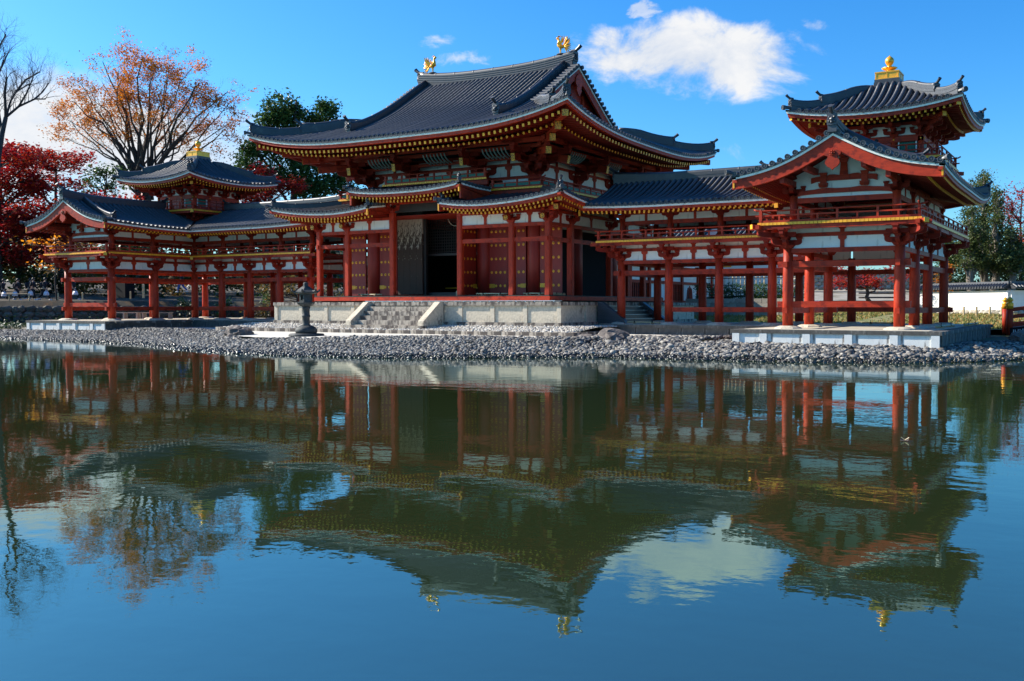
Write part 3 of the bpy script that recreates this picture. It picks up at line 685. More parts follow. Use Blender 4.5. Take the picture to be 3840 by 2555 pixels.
    for s_ in (-1, 1):
        def band(d0, d1, y0, y1, name, mm):
            m = MB(); m.ring([[(XM + s_ * t, y0, zf_(t, Y0) + d0(t)), (XM + s_ * t, y1, zf_(t, Y0) + d0(t)), (XM + s_ * t, y1, zf_(t, Y0) + d1(t)), (XM + s_ * t, y0, zf_(t, Y0) + d1(t))] for t in tt]); return B(m, name, mm, RF)
        band(lambda t: .085, lambda t: .16, Y0 - .03, Y0 + .3, 'flat_tile_edge', 'tile_bed')
        band(lambda t: 0, lambda t: .083, Y0, Y0 + .16, 'verge_board', 'eave_white')
        band(lambda t: -.44 + .13 * (t / TE), lambda t: -.002, Y0 + .05, Y0 + .15, 'barge_board', 'red_beam')
        band(lambda t: -.47 + .13 * (t / TE), lambda t: -.42 + .13 * (t / TE), Y0 + .03, Y0 + .17, 'barge_moulding', 'red_beam')
    # carved gable pendant
    pend = [(0, 7.05), (.16, 7.0), (.30, 6.94), (.27, 6.84), (.16, 6.80), (.17, 6.72), (.24, 6.66), (.25, 6.55), (.17, 6.45), (.07, 6.40), (0, 6.33)]
    pend = pend + [(-a, z) for a, z in pend[-2:0:-1]]
    m = MB(); m.extr(pend, (XM, Y0 + .0, 0), (1, 0, 0), (0, 0, 1), -.03, .05)
    for a in range(8): m.ico((XM + .075 * math.cos(a * .785), Y0 - .06, 6.90 + .075 * math.sin(a * .785)), .035, 0, .05)
    m.ico((XM, Y0 - .07, 6.90), .05, 1, .05); B(m, 'gable_pendant', 'red_beam', RF)
    # soffit and two tiers of rafters
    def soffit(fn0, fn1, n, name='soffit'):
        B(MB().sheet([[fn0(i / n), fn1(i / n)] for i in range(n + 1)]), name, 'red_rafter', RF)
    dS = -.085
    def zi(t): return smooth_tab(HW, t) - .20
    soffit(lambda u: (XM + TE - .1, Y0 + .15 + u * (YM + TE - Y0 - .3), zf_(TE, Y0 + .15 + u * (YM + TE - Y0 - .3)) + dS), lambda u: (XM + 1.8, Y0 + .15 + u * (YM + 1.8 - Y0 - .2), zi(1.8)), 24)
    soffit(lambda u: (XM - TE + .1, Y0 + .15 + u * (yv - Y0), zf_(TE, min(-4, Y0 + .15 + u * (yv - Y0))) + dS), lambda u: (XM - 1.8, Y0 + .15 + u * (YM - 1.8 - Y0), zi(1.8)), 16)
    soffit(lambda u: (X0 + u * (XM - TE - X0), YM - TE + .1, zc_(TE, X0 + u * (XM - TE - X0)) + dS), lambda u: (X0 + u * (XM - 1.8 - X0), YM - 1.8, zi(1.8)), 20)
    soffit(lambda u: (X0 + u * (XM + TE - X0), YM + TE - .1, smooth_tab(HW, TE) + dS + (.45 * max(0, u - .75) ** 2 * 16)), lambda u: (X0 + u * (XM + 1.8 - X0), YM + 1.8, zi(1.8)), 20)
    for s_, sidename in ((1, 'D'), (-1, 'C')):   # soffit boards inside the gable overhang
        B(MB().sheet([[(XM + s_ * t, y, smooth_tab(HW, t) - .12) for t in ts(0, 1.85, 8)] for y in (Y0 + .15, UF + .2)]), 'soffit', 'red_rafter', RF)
    def rafters(pos, eavep, dirv, zfun, vis_, t_in=1.9):
        pass
    rsp = .235
    def raf_side(fn, zed, n, visible):
        """fn(i, t) -> (x, y); zed(i) eave height of the white board"""
        for i in range(n):
            ze = zed(i)
            for (t1, t0, dz1, w, h) in ((TE - .16, 2.55, -.165, .075, .095), (TE - .62, 1.7, -.215, .08, .10)):
                x1, y1 = fn(i, t1); x0, y0 = fn(i, t0); z1 = ze + dz1 + (TE - t1) * .10; z0 = z1 + (t1 - t0) * .17 if t1 > 3.2 else zi(t0) - .05 + (0)
                rafter(RF, (x0, y0, z0), (x1, y1, z1), w, h, mi, visible)
    n = int((YM + TE - .5 - Y0) / rsp)
    raf_side(lambda i, t: (XM + t, Y0 + .32 + i * rsp), lambda i: zf_(TE, Y0 + .32 + i * rsp), n, not mi)
    n = int((yv - Y0 - .1) / rsp)
    raf_side(lambda i, t: (XM - t, Y0 + .32 + i * rsp), lambda i: zf_(TE, min(-4, Y0 + .32 + i * rsp)), n, True)
    n = int((XM - TE - X0 - .1) / rsp)
    raf_side(lambda i, t: (X0 + .2 + i * rsp, YM - t), lambda i: zc_(TE, X0 + .2 + i * rsp), n, True)
    # gold corner fittings at the ends of the eaves
    B(MB().box(X0 + .0, X0 + .055, YM - TE + .02, YM - TE + .12, 5.80, 6.06), 'gold_fitting', 'gold', RF)
    for s_ in (-1, 1): B(MB().box(XM + s_ * (TE - .06) - .03, XM + s_ * (TE - .06) + .03, Y0 + .02, Y0 + .16, zf_(TE, Y0) - .30, zf_(TE, Y0) - .01), 'gold_fitting', 'gold', RF)
    B(MB().box(XM - TE - .13, XM - TE + .02, yv - .13, yv + .02, 5.70, 5.88), 'gold_fitting', 'gold', RF)
    return T
WR = wing(1); WL = wing(-1)

# ---------------------------------------------------------------- rectangular hipped roofs (towers, main hall)
class RectRoof:
    def __init__(s, cx, cy, A, B, prof, upz, parent, sp=.285, pw=1.5, q0=3.0, nup=3.0, mi=False):
        s.cx, s.cy, s.A, s.B, s.prof, s.upz, s.parent, s.sp = cx, cy, A, B, prof, upz, parent, sp; s.pw, s.q0, s.nup = pw, q0, nup; s.mi = mi
    def up(s, c): return s.upz * max(0, 1 - max(0, c) / s.B) ** s.nup
    def z(s, q, c):
        """q: run from the ridge plane (B at the eave); c: distance along the eave from the corner"""
        return smooth_tab(s.prof, q) + s.up(c) * max(0, (q - s.q0) / (s.B - s.q0)) ** s.pw
    def pt(s, side, q, l, dz=0):
        """side 0 front,1 right,2 rear,3 left; l: coordinate along the eave"""
        if side in (0, 2):
            c = s.A - abs(l); return V(s.cx + l, s.cy + (-q if side == 0 else q), s.z(q, c) + dz)
        c = s.B - abs(l); x = q + s.A - s.B; return V(s.cx + (x if side == 1 else -x), s.cy + l, s.z(q, c) + dz)
    def half(s, side): return s.A if side in (0, 2) else s.B
    def hipq(s, side, l): return max(0, abs(l) - (s.A - s.B)) if side in (0, 2) else abs(l)
    def eaves(s, RF, mi=False, thick=1.0):
        for side in range(4):
            H = s.half(side); n = 40; ls = [-1 + 2 * i / n for i in range(n + 1)]
            def strip(o0, o1, d0, d1, name, m):
                b = MB(); rings = []
                for u in ls:
                    r = []
                    for o, d in ((o0, d0), (o1, d0), (o1, d1), (o0, d1)):
                        l = u * (H + o); ze = smooth_tab(s.prof, s.B) + s.up(H - abs(u * H)) - .16 * thick
                        p = s.pt(side, s.B + o, l); r.append(V(p.x, p.y, ze + d))
                    rings.append(r)
                b.ring(rings); b.build(name, m, RF)
            strip(-.30, .03, .085 * thick, .15 * thick, 'flat_tile_edge', 'tile_bed'); strip(-.17, 0, 0, .083 * thick, 'eave_board', 'eave_white'); strip(-.25, -.05, -.14 * thick, -.002, 'fascia', 'red_beam')
    def ze(s, side, l): return smooth_tab(s.prof, s.B) + s.up(s.half(side) - abs(l)) - .16
    def bed(s, parent, name='roof', G=None):
        o = None
        for side in range(4):
            H = s.half(side); rows = []
            q0 = 0 if side in (0, 2) else (s.B - (s.A - G) if G else 0)
            for i in range(19):
                q = q0 + (s.B - q0) * i / 18; hl = (q + s.A - s.B) if side in (0, 2) else q
                if G and side in (0, 2): hl = max(hl, G)
                rows.append([s.pt(side, q, hl * u, -.05) for u in [-1 + 2 * j / 24 for j in range(25)]])
            b = MB().sheet(rows)
            if o is None: o = b.build(name, 'tile_bed', parent, False, True)
            else: b.build('tile_bed', 'tile_bed', o, False, True)
        return o
    def rows(s, RF, visible, G=None, r=.086, skip=None):
        hid = MB()
        for side in range(4):
            H = s.half(side); n = int((H - .08) / s.sp)
            for k in range(-n, n + 1):
                l = k * s.sp; q0 = s.hipq(side, l) + .1
                if G:
                    if side in (0, 2): q0 = .12 if abs(l) < G - .3 else s.hipq(side, l) + .1
                    else: q0 = max(q0, s.B - (s.A - G) + .05)
                if side in (0, 2) and G and G - .3 <= abs(l) < G + .05: q0 = s.B - (s.A - G) + .1
                q0 = max(q0, .5 if not G else .12)
                if q0 > s.B - .2: continue
                pts = [s.pt(side, q0 + (s.B + .02 - q0) * i / 14, l, .005) for i in range(15)]
                if side in visible: tile_row(RF, pts, r, False)
                else: row_mesh(hid, pts, r)
        if hid.v: hid.build('tile_rows_far_slope', 'tile', RF, False, True, 'stuff')
    def corner_dirs(s): return [(1, -1), (1, 1), (-1, 1), (-1, -1)]
    def hips(s, RF, t_top, two=True, w=.26, h=.24, sc=.7, split=.62):
        for sx, sy in s.corner_dirs():
            def P(q, dz): return V(s.cx + sx * (q + s.A - s.B), s.cy + sy * q, s.z(q, s.B - q) + dz)
            qs = t_top + (s.B - t_top) * split
            def lift(q, qe): return .13 * max(0, 1 - (qe - q) / 1.2) ** 2
            if two:
                ridge(RF, [P(t_top + (qs - t_top) * i / 10, .03 - .34 * max(0, 1 - i / 4) ** 1.5 + lift(t_top + (qs - t_top) * i / 10, qs)) for i in range(11)], w, h * 1.25, False, (False, True), sc, 'hip_ridge')
                q1 = s.B - .12
                ridge(RF, [P(qs - .1 + (q1 - qs + .1) * i / 8, .03 + lift(qs + (q1 - qs) * i / 8, q1)) for i in range(9)], w * .9, h, False, (False, True), sc * .9, 'hip_ridge')
            else:
                q1 = s.B - .12; ridge(RF, [P(t_top + (q1 - t_top) * i / 14, .03 + lift(t_top + (q1 - t_top) * i / 14, q1)) for i in range(15)], w, h, False, (False, True), sc, 'hip_ridge')
            b = MB(); a, c = P(s.B - .4, .05), P(s.B + .12, .09); row_mesh(b, [a, c], .085); o = b.build('corner_tile', 'tile', RF, False, True); end_disc(o, c, (sx, sy, 0), .10)
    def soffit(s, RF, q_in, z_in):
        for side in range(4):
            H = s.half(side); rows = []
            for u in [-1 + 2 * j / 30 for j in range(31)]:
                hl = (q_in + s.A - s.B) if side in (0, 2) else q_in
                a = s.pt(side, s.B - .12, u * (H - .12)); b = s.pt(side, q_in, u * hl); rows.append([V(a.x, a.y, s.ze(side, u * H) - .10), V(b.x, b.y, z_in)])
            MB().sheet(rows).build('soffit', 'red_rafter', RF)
    def rafters(s, RF, visible, rsp, tiers, q_in, z_in, round2=False, size=.085, gold='gold'):
        """tiers: list of (distance in from the eave, drop below the white board, inner run)"""
        for side in range(4):
            if side not in visible: continue
            H = s.half(side)
            for ti, (din, drop, run) in enumerate(tiers):
                n = int((H - din - .25) / rsp)
                for k in range(-n, n + 1):
                    l = (k + .5 * ti * 0) * rsp; q1 = s.B - din; q0 = max(q1 - run, q_in)
                    hq = s.hipq(side, l) + .08
                    q0 = max(q0, min(hq, q1 - .1))
                    a = s.pt(side, q0, l); c = s.pt(side, q1, l); ze = s.ze(side, l); zc = ze - drop; f = (q1 - q0) / max(.1, (q1 - q_in))
                    za = zc + (z_in - .12 - zc) * f if ti else zc + (q1 - q0) * .16
                    rafter(RF, (a.x, a.y, za), (c.x, c.y, zc), size, size * 1.2 if not (round2 and ti) else size * 1.1, False, True, round2 and ti == 1, gold)
def tower(sx):
    cx, cy = sx * XM, YM
    T = thing('corner_tower', (cx, cy, 6.6), 'small square tower with gilt jewel finial above the wing corridor by the %s' % ('arched bridge' if sx > 0 else 'red maples'), 'tower', 'corner towers on the wing corridors')
    h = 1.6; vis = (0, 1)
    # shaft from the corridor roof, deck and railing
    MB().box(cx - 1.45, cx + 1.45, cy - 1.45, cy + 1.45, 5.9, 7.45).build('shaft', 'red_beam', T)
    for d, o in (((1, 0, 0), (0, -1, 0)), ((0, 1, 0), (1, 0, 0)), ((0, 1, 0), (-1, 0, 0)), ((1, 0, 0), (0, 1, 0))):
        for s in (-1.3, -.45, .45, 1.3):
            bracket(T, (cx + o[0] * 1.5 + d[0] * s, cy + o[1] * 1.5 + d[1] * s, 0), d, o, False, 6.95, 2, .8, .12, .36, wall=False)
    for s1, s2 in ((1, -1), (-1, -1), (1, 1), (-1, 1)): bracket(T, (cx + s1 * 1.5, cy + s2 * 1.5, 0), V(s1, s2, 0).normalized(), (s1, s2, 0), False, 6.95, 2, .85, .13, .38, wall=False)
    D = 2.45
    for a, b in (((-D, -D), (D, -D)), ((D, -D), (D, D)), ((D, D), (-D, D)), ((-D, D), (-D, -D))):
        MB().beam((cx + a[0] * .96, cy + a[1] * .96, 7.41), (cx + b[0] * .96, cy + b[1] * .96, 7.41), .13, .13).build('deck_purlin', 'red_beam', T)
    MB().box(cx - D + .05, cx + D - .05, cy - D + .05, cy + D - .05, 7.46, 7.535).build('deck', 'red_rafter', T)
    deck_boards(T, (cx - D, cy - D), (cx + D, cy - D), (0, -1), .7, 7.56, False); deck_boards(T, (cx + D, cy - D + .1), (cx + D, cy + D), (1, 0), .7, 7.56, False)
    deck_boards(T, (cx - D, cy - D + .1), (cx - D, cy + D), (-1, 0), .7, 7.56, False)
    for s1, s2 in ((1, -1), (-1, -1), (1, 1), (-1, 1)):
        a = V(cx + s1 * (D - .5), cy + s2 * (D - .5), 7.42); b = V(cx + s1 * (D + .14), cy + s2 * (D + .14), 7.42); o = MB().beam(a, b, .16, .15).build('corner_beam', 'red_beam', T); d = (b - a).normalized(); MB().beam(b, b + d * .02, .17, .16).build('gold_cap', 'gold', o)
    q = D - .12
    for a, b in (((-q, -q), (q, -q)), ((q, -q), (q, q)), ((-q, -q), (-q, q)), ((-q, q), (q, q))): railing(T, [(cx + a[0], cy + a[1]), (cx + b[0], cy + b[1])], 7.56, False, .62, .28, .50, .22)
    # body: three bays, doors and green lattice windows
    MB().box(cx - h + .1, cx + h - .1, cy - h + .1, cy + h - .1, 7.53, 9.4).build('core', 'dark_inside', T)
    us = (-h, -.55, .55, h)
    for a in us:
        for bb in us:
            if abs(a) == h or abs(bb) == h:
                MB().lathe([(.12, 0), (.115, .98)], (cx + a, cy + bb, 7.54), 12).build('column', 'red_wood', T, False, True)
    for d, o in ((V(1, 0, 0), V(0, -1, 0)), (V(0, 1, 0), V(1, 0, 0)), (V(0, 1, 0), V(-1, 0, 0)), (V(1, 0, 0), V(0, 1, 0))):
        c = V(cx, cy, 0) + o * h
        for z0, z1, w, nm in ((8.30, 8.48, .22, 'nageshi'), (7.54, 7.66, .2, 'sill_beam'), (8.48, 8.56, .16, 'head_tie_beam'), (8.96, 9.08, .16, 'wall_plate')):
            MB().beam(c - d * (h + .11) + V(0, 0, (z0 + z1) / 2), c + d * (h + .11) + V(0, 0, (z0 + z1) / 2), w, z1 - z0).build(nm, 'red_beam', T)
        for u0, u1 in zip(us, us[1:]):
            m = (u0 + u1) / 2; w = (u1 - u0) / 2 - .12
            MB().beam(c + d * (u0 + .05) + V(0, 0, 8.76), c + d * (u1 - .05) + V(0, 0, 8.76), .05, .40).build('plaster_panel', 'plaster', T)
            if abs(m) > .2:
                b = MB()
                for q_ in range(9): b.beam(c + d * (m - w * .62 + w * 1.24 * q_ / 8) + V(0, 0, 7.86), c + d * (m - w * .62 + w * 1.24 * q_ / 8) + V(0, 0, 8.28), .04, .04, (0, 1, 0) if abs(d.x) > .5 else (1, 0, 0))
                b.beam(c + d * (m - w * .7) - o * .03 + V(0, 0, 8.07), c + d * (m + w * .7) - o * .03 + V(0, 0, 8.07), .02, .42); b.build('lattice_window', 'green_lattice', T)
                for s in (-1, 1): MB().beam(c + d * (m + s * w * .84) + V(0, 0, 7.86), c + d * (m + s * w * .84) + V(0, 0, 8.30), .05, .10, (0, 1, 0) if abs(d.x) > .5 else (1, 0, 0)).build('window_jamb', 'plaster', T)
                MB().beam(c + d * (m - w) + V(0, 0, 7.76), c + d * (m + w) + V(0, 0, 7.76), .06, .18).build('wall_board', 'red_door', T)
            else:
                for s in (-1, 1): MB().beam(c + d * (s * .23) + V(0, 0, 7.97), c + d * (s * .23) + V(0, 0, 7.98 + .0) , .001, .001) if False else MB().beam(c + d * (s * .02) + V(0, 0, 7.98), c + d * (s * .42) + V(0, 0, 7.98), .07, .64).build('door_leaf', 'red_door', T)
        st = shared('gold_stud', lambda b: b.ico((0, 0, 0), .038, 1, 0), 'gold_bright', True)
        for u in us:
            for z in (8.39, 7.60): place('gold_stud', st, T, Matrix.Translation(c + d * u + o * .115 + V(0, 0, z)))
            bracket(T, (c + d * u), d, o, False, 8.52, 2, .82, .12, .36)
    for s1, s2 in ((1, -1), (-1, -1), (1, 1), (-1, 1)): bracket(T, (cx + s1 * h, cy + s2 * h, 0), V(s1, s2, 0).normalized(), (s1, s2, 0), False, 8.521, 2, .82, .12, .40, wall=False)
    for a, b in (((-1, -1), (1, -1)), ((1, -1), (1, 1)), ((1, 1), (-1, 1)), ((-1, 1), (-1, -1))):
        w = h + .75; MB().beam((cx + a[0] * w, cy + a[1] * w, 9.13), (cx + b[0] * w, cy + b[1] * w, 9.13), .12, .12).build('eave_purlin', 'red_beam', T)
    # roof
    rr = RectRoof(cx, cy, 3.38, 3.38, [(0, 11.25), (.5, 10.97), (1.2, 10.45), (2.0, 9.97), (2.7, 9.62), (3.38, 9.36)], .34, T, pw=1.3, q0=1.0, nup=2.2)
    RF = rr.bed(T)
    rr.eaves(RF); rr.rows(RF, (0, 1)); rr.hips(RF, .62, True, .26, .20, .62, .60); rr.soffit(RF, 1.5, 9.36)
    rr.rafters(RF, (0, 1), .225, ((.17, .175, 1.0), (.72, .20, 2)), 1.7, 9.35, False, .07)
    for s1, s2 in ((1, -1), (-1, -1), (1, 1)):
        for q, z, w in ((3.22, 9.36, .17), (2.62, 9.10, .16)):
            a = V(cx + s1 * (q - .9), cy + s2 * (q - .9), z - .02); b = V(cx + s1 * q, cy + s2 * q, z); o = MB().beam(a, b, w, w).build('corner_rafter', 'red_beam', RF); d = (b - a).normalized(); MB().beam(b, b + d * .025, w * 1.05, w * 1.1).build('gold_cap', 'gold', o)
    # dark tile base, gilt box and jewel
    b = MB()
    for k in range(5): b.box(cx - .55 + .01 * (k % 2) + .01 * k, cx + .55 - .01 * (k % 2) - .01 * k, cy - .55 + .01 * (k % 2) + .01 * k, cy + .55 - .01 * (k % 2) - .01 * k, 10.86 + k * .06, 10.92 + k * .06)
    b.build('finial_base', 'tile', T)
    b = MB(); b.box(cx - .47, cx + .47, cy - .47, cy + .47, 11.16, 11.42); b.box(cx - .50, cx + .50, cy - .50, cy + .50, 11.42, 11.47); b.box(cx - .50, cx + .50, cy - .50, cy + .50, 11.16, 11.19)
    for o in (V(0, -1, 0), V(1, 0, 0), V(-1, 0, 0), V(0, 1, 0)):
        d = V(-o.y, o.x, 0)
        for u in (-.47, 0, .47): b.beam(V(cx, cy, 11.30) + o * .475 + d * (u * .96) - d * .02, V(cx, cy, 11.30) + o * .475 + d * (u * .96) + d * .02, .03, .22)
    F = b.build('finial_box', 'gold_bright', T)
    b = MB(); b.lathe([(.16, 11.47), (.17, 11.50), (.12, 11.56), (.13, 11.60), (.24, 11.63), (.33, 11.69), (.28, 11.69), (.14, 11.68), (.10, 11.74), (.09, 11.80), (.14, 11.86), (.18, 11.94), (.185, 12.00), (.16, 12.08), (.10, 12.14), (.03, 12.19), (.004, 12.23)], (cx, cy, 0), 20); b.build('jewel_finial', 'gold_bright', F, False, True)
tower(1); tower(-1)
# ---------------------------------------------------------------- main hall
H = thing('main_hall', (0, 0, .45), 'two-storey vermilion hall with curved grey hip-and-gable roof behind the stone lantern', 'building')
def HB(mb, name, m, parent=H, smooth=False, kind=None): return mb.build(name, m, parent, False, smooth, kind)
PX, PY = 8.74, 7.6
HB(MB().box(-PX + .10, PX - .10, -PY + .10, PY - .10, .2, 1.72), 'podium', 'stone_pale')
HB(MB().box(-PX + .3, PX - .3, -PY + .3, PY - .3, 1.70, 1.885), 'podium_floor', 'stone_pale')
def blocks(a, b, n, w, z0, z1, out, name, m):
    a = V(*a, 0); b = V(*b, 0); d = (b - a) / n; dn = d.normalized(); o = V(*out, 0)
    for i in range(n):
        j = (rnd.random() - .5) * .012; p0 = a + d * i + dn * .003 + o * j; p1 = a + d * (i + 1) - dn * .003 + o * j
        HB(MB().ring([[p0 + V(0, 0, z), p1 + V(0, 0, z), p1 - o * w + V(0, 0, z), p0 - o * w + V(0, 0, z)] for z in (z0, z1)]), name, m)
for x0, x1, n in ((-PX - .02, -2.36, 4), (2.36, PX + .02, 4)):
    blocks((x0, -PY - .02), (x1, -PY - .02), n, .5, 1.722, 1.89, (0, -1), 'cap_stone', 'stone_cap'); blocks((x0, -PY - .04), (x1, -PY - .04), n, .4, .80, .965, (0, -1), 'base_stone', 'stone_cap')
blocks((-2.34, -PY - .02), (2.34, -PY - .02), 5, .5, 1.722, 1.889, (0, -1), 'cap_stone', 'stone_cap')
for s in (-1, 1):
    blocks((s * (PX + .02), -PY + .5), (s * (PX + .02), PY), 8, .5, 1.722, 1.888, (s, 0), 'cap_stone', 'stone_cap'); blocks((s * (PX + .04), -PY + .38), (s * (PX + .04), PY), 7, .4, .80, .964, (s, 0), 'base_stone', 'stone_cap')
pil = [8.62, 6.86, 5.1, 3.3]
for s in (-1, 1):
    xs = sorted(pil + [2.36])
    for a, b in zip(xs, xs[1:]): HB(MB().box(min(s * a, s * b) + .01, max(s * a, s * b) - .01, -PY + .075, -PY + .12, .966, 1.72), 'podium_panel', 'stone_pale')
    for x in pil: HB(MB().box(s * x - .11, s * x + .11, -PY + .025, -PY + .08, .966, 1.721), 'podium_pilaster', 'stone_pale')
    for y in (-7.45, -5.2, -2.6, .6): HB(MB().box(s * (PX - .08) - .03, s * (PX - .08) + .06 * (1 if s > 0 else .5), y - .11, y + .11, .966, 1.72), 'podium_pilaster', 'stone_pale')
# front steps between sloping cheek stones
for k in range(5):
    z1 = 1.89 - .215 * (k + 1) + .0; y0 = -PY - .06 - .27 * (k + 1)
    for x0, x1 in ((-2.02, -.75), (-.745, .62), (.625, 2.02)): HB(MB().box(x0, x1, y0, -PY + .05, .55, z1), 'stone_step', 'stone_cap')
for s in (-1, 1):
    HB(MB().extr([(-PY - .02, 1.895), (-PY - .25, 1.895), (-9.06, 1.02), (-9.10, .62), (-PY - .02, .62)], (s * 2.19, 0, 0), (0, 1, 0), (0, 0, 1), -.165, .165), 'cheek_stone', 'stone_pale')
HB(MB().box(-2.4, 2.4, -9.2, -7.7, .50, .80), 'stair_base', 'stone_cap')
# side steps, dark boards with bright nosings
for k in range(5):
    z1 = 1.89 - .20 * (k + 1); x1 = PX + .25 * (k + 1)
    o = HB(MB().box(PX - .05, x1, -3.95, .1, .88, z1), 'side_step', 'step_dark'); HB(MB().box(x1 - .04, x1 + .006, -3.94, .09, z1 + .001, z1 + .016), 'step_nosing', 'steel', o)
for y in (-4.12, .27): HB(MB().extr([(PX, 1.90), (PX + .2, 1.90), (10.15, 1.05), (10.2, .885), (PX, .885)], (0, y, 0), (1, 0, 0), (0, 0, 1), -.15, .15), 'side_cheek', 'step_dark')
# boarded floor with red rim
HB(MB().box(-7.28, 7.28, -6.12, 6.12, 2.13, 2.2), 'floor', 'dark_wood')
for i in range(40): HB(MB().box(-7.27 + i * .3635, -7.27 + (i + 1) * .3635 - .01, -6.16, -5.2, 2.165, 2.205), 'floor_board', 'dark_wood')
for a, b in (((-7.3, -6.1), (7.3, -6.1)), ((7.26, -6.1), (7.26, 6.1)), ((-7.26, -6.1), (-7.26, 6.1))): HB(MB().beam((*a, 2.06), (*b, 2.06), .16, .19), 'floor_beam', 'red_beam')
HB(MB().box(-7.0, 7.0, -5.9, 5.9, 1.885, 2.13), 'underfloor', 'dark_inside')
# slatted walk on the podium
HB(MB().box(-2.7, 8.3, -7.35, -6.75, 1.925, 1.95), 'slatted_walk', 'steel')
for i in range(23): HB(MB().box(-2.6 + i * .49, -2.56 + i * .49, -7.34, -6.76, 1.886, 1.925), 'walk_bearer', 'steel')
# aisle columns: square, chamfered
MX = [-7.094, -5.1, -2.107, 2.107, 5.1, 7.094]; MY = [-5.931, -3.94, 0, 3.94, 5.931]
def sqcol(h): return shared(('aisle_column', h), lambda b: b.ring([[(.145, -.10, z), (.145, .10, z), (.10, .145, z), (-.10, .145, z), (-.145, .10, z), (-.145, -.10, z), (-.10, -.145, z), (.10, -.145, z)] for z in (0, h)]), 'red_wood')
ac = [(x, MY[0]) for x in MX] + [(x, MY[4]) for x in MX] + [(s * 7.094, y) for s in (-1, 1) for y in MY[1:4]]
for x, y in ac:
    tall = abs(x) < 3 and y < 0; place('aisle_column', sqcol(4.17 if tall else 3.42), H, Matrix.Translation((x, y, 2.2)))
def line(pts, out, zs, skip=()):
    o = V(*out, 0)
    for i in range(len(pts) - 1):
        if i in skip: continue
        a = V(*pts[i], 0); b = V(*pts[i + 1], 0); d = (b - a).normalized()
        for z0, z1, w, nm, e in zs:
            q = V(0, 0, (z0 + z1) / 2); HB(MB().beam(a - d * e * (i == 0) + q, b + d * e * (i == len(pts) - 2) + q, w, z1 - z0), nm, 'red_beam')
        L = (b - a).length; mid = (a + b) / 2
        for h in (0, 1):
            q = V(0, 0, 5.80); HB(MB().beam(a + d * (L * .5 * h) + q, a + d * (L * (.5 + .5 * h)) + q, .06, .462), 'plaster_panel', 'plaster')
        HB(MB().extr([(-.07, 0), (.07, 0), (.07, .32), (.15, .40), (.15, .48), (-.15, .48), (-.15, .40), (-.07, .32)], mid + V(0, 0, 5.573), d, (0, 0, 1), -.07, .07), 'strut', 'red_beam')
zs = [(4.71, 4.90, .13, 'middle_tie_beam', .22), (5.416, 5.573, .15, 'head_tie_beam', 0), (6.04, 6.17, .16, 'aisle_purlin', .5)]
line([(x, MY[0]) for x in MX], (0, -1), zs, (2,))
for s in (-1, 1): line([(s * 7.094, y) for y in MY], (s, 0), zs)
line([(x, MY[4]) for x in MX], (0, 1), zs)
for x in (-7.094, -5.1, 5.1, 7.094):
    bracket(H, (x, MY[0], 0), (1, 0, 0), (0, -1, 0), False, 5.60, 1, .92, .14, .40)
    bracket(H, (x, MY[4], 0), (1, 0, 0), (0, 1, 0), False, 5.60, 1, .92, .14, .40)
    o = HB(MB().lathe([(.12, 0), (.12, .03)], (0, 0, 0), 12), 'gold_fitting', 'gold_carved')
    o.matrix_basis = WM[H].inverted() @ (Matrix.Translation((x, MY[0] - .52, 5.80)) @ Matrix.Rotation(R(90), 4, 'X'))
for s in (-1, 1):
    for y in MY[:4]: bracket(H, (s * 7.094, y, 0), (0, 1, 0), (s, 0, 0), False, 5.601, 1, .92, .138, .40)
    bracket(H, (s * 7.094, MY[0], 0), V(s, -1, 0).normalized(), (s, -1, 0), False, 5.603, 1, .92, .14, .42, wall=False)
    bracket(H, (s * 2.107, MY[0], 0), (1, 0, 0), (0, -1, 0), False, 6.36, 1, .95, .15, .42)
HB(MB().beam((-3.3, MY[0], 6.86), (3.3, MY[0], 6.86), .18, .16), 'raised_purlin', 'red_beam'); HB(MB().beam((-2.1, MY[0], 6.60), (2.1, MY[0], 6.60), .10, .44), 'transom', 'dark_wood')
for s in (-1, 1): HB(MB().beam((s * 2.3, MY[0] - .02, 6.6), (s * 3.4, MY[0] - .02, 6.6), .10, .40), 'transom', 'red_beam')
# aisle ceiling and roof substructure, kept dark
HB(MB().box(-7.0, 7.0, -5.85, 5.85, 6.18, 6.22), 'aisle_ceiling', 'red_rafter')
# core columns, walls, doors
cc = [(x, y) for x in (-5.1, -2.107, 2.107, 5.1) for y in (-3.94, 3.94)] + [(s * 5.1, 0) for s in (-1, 1)]
ck = shared('core_column', lambda b: b.lathe([(.37, 0), (.375, 2), (.35, 4.1), (.32, 5.85)], n=24), 'red_door', True)
for x, y in cc: place('core_column', ck, H, Matrix.Translation((x, y, 2.2)))
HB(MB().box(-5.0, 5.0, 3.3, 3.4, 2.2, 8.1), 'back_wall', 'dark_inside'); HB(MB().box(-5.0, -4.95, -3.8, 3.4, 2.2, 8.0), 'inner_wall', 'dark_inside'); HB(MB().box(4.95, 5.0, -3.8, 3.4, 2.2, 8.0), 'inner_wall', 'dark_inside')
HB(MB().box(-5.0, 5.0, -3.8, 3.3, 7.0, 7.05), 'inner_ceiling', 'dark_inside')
stud = shared('gold_door_stud', lambda b: b.ring([[(r_ * math.cos(math.pi / 3 * j + .52), r_ * math.sin(math.pi / 3 * j + .52), z) for j in range(6)] for r_, z in ((.075, 0), (.07, .012), (.04, .014), (.035, .04), (.012, .05))]), 'gold_bright')
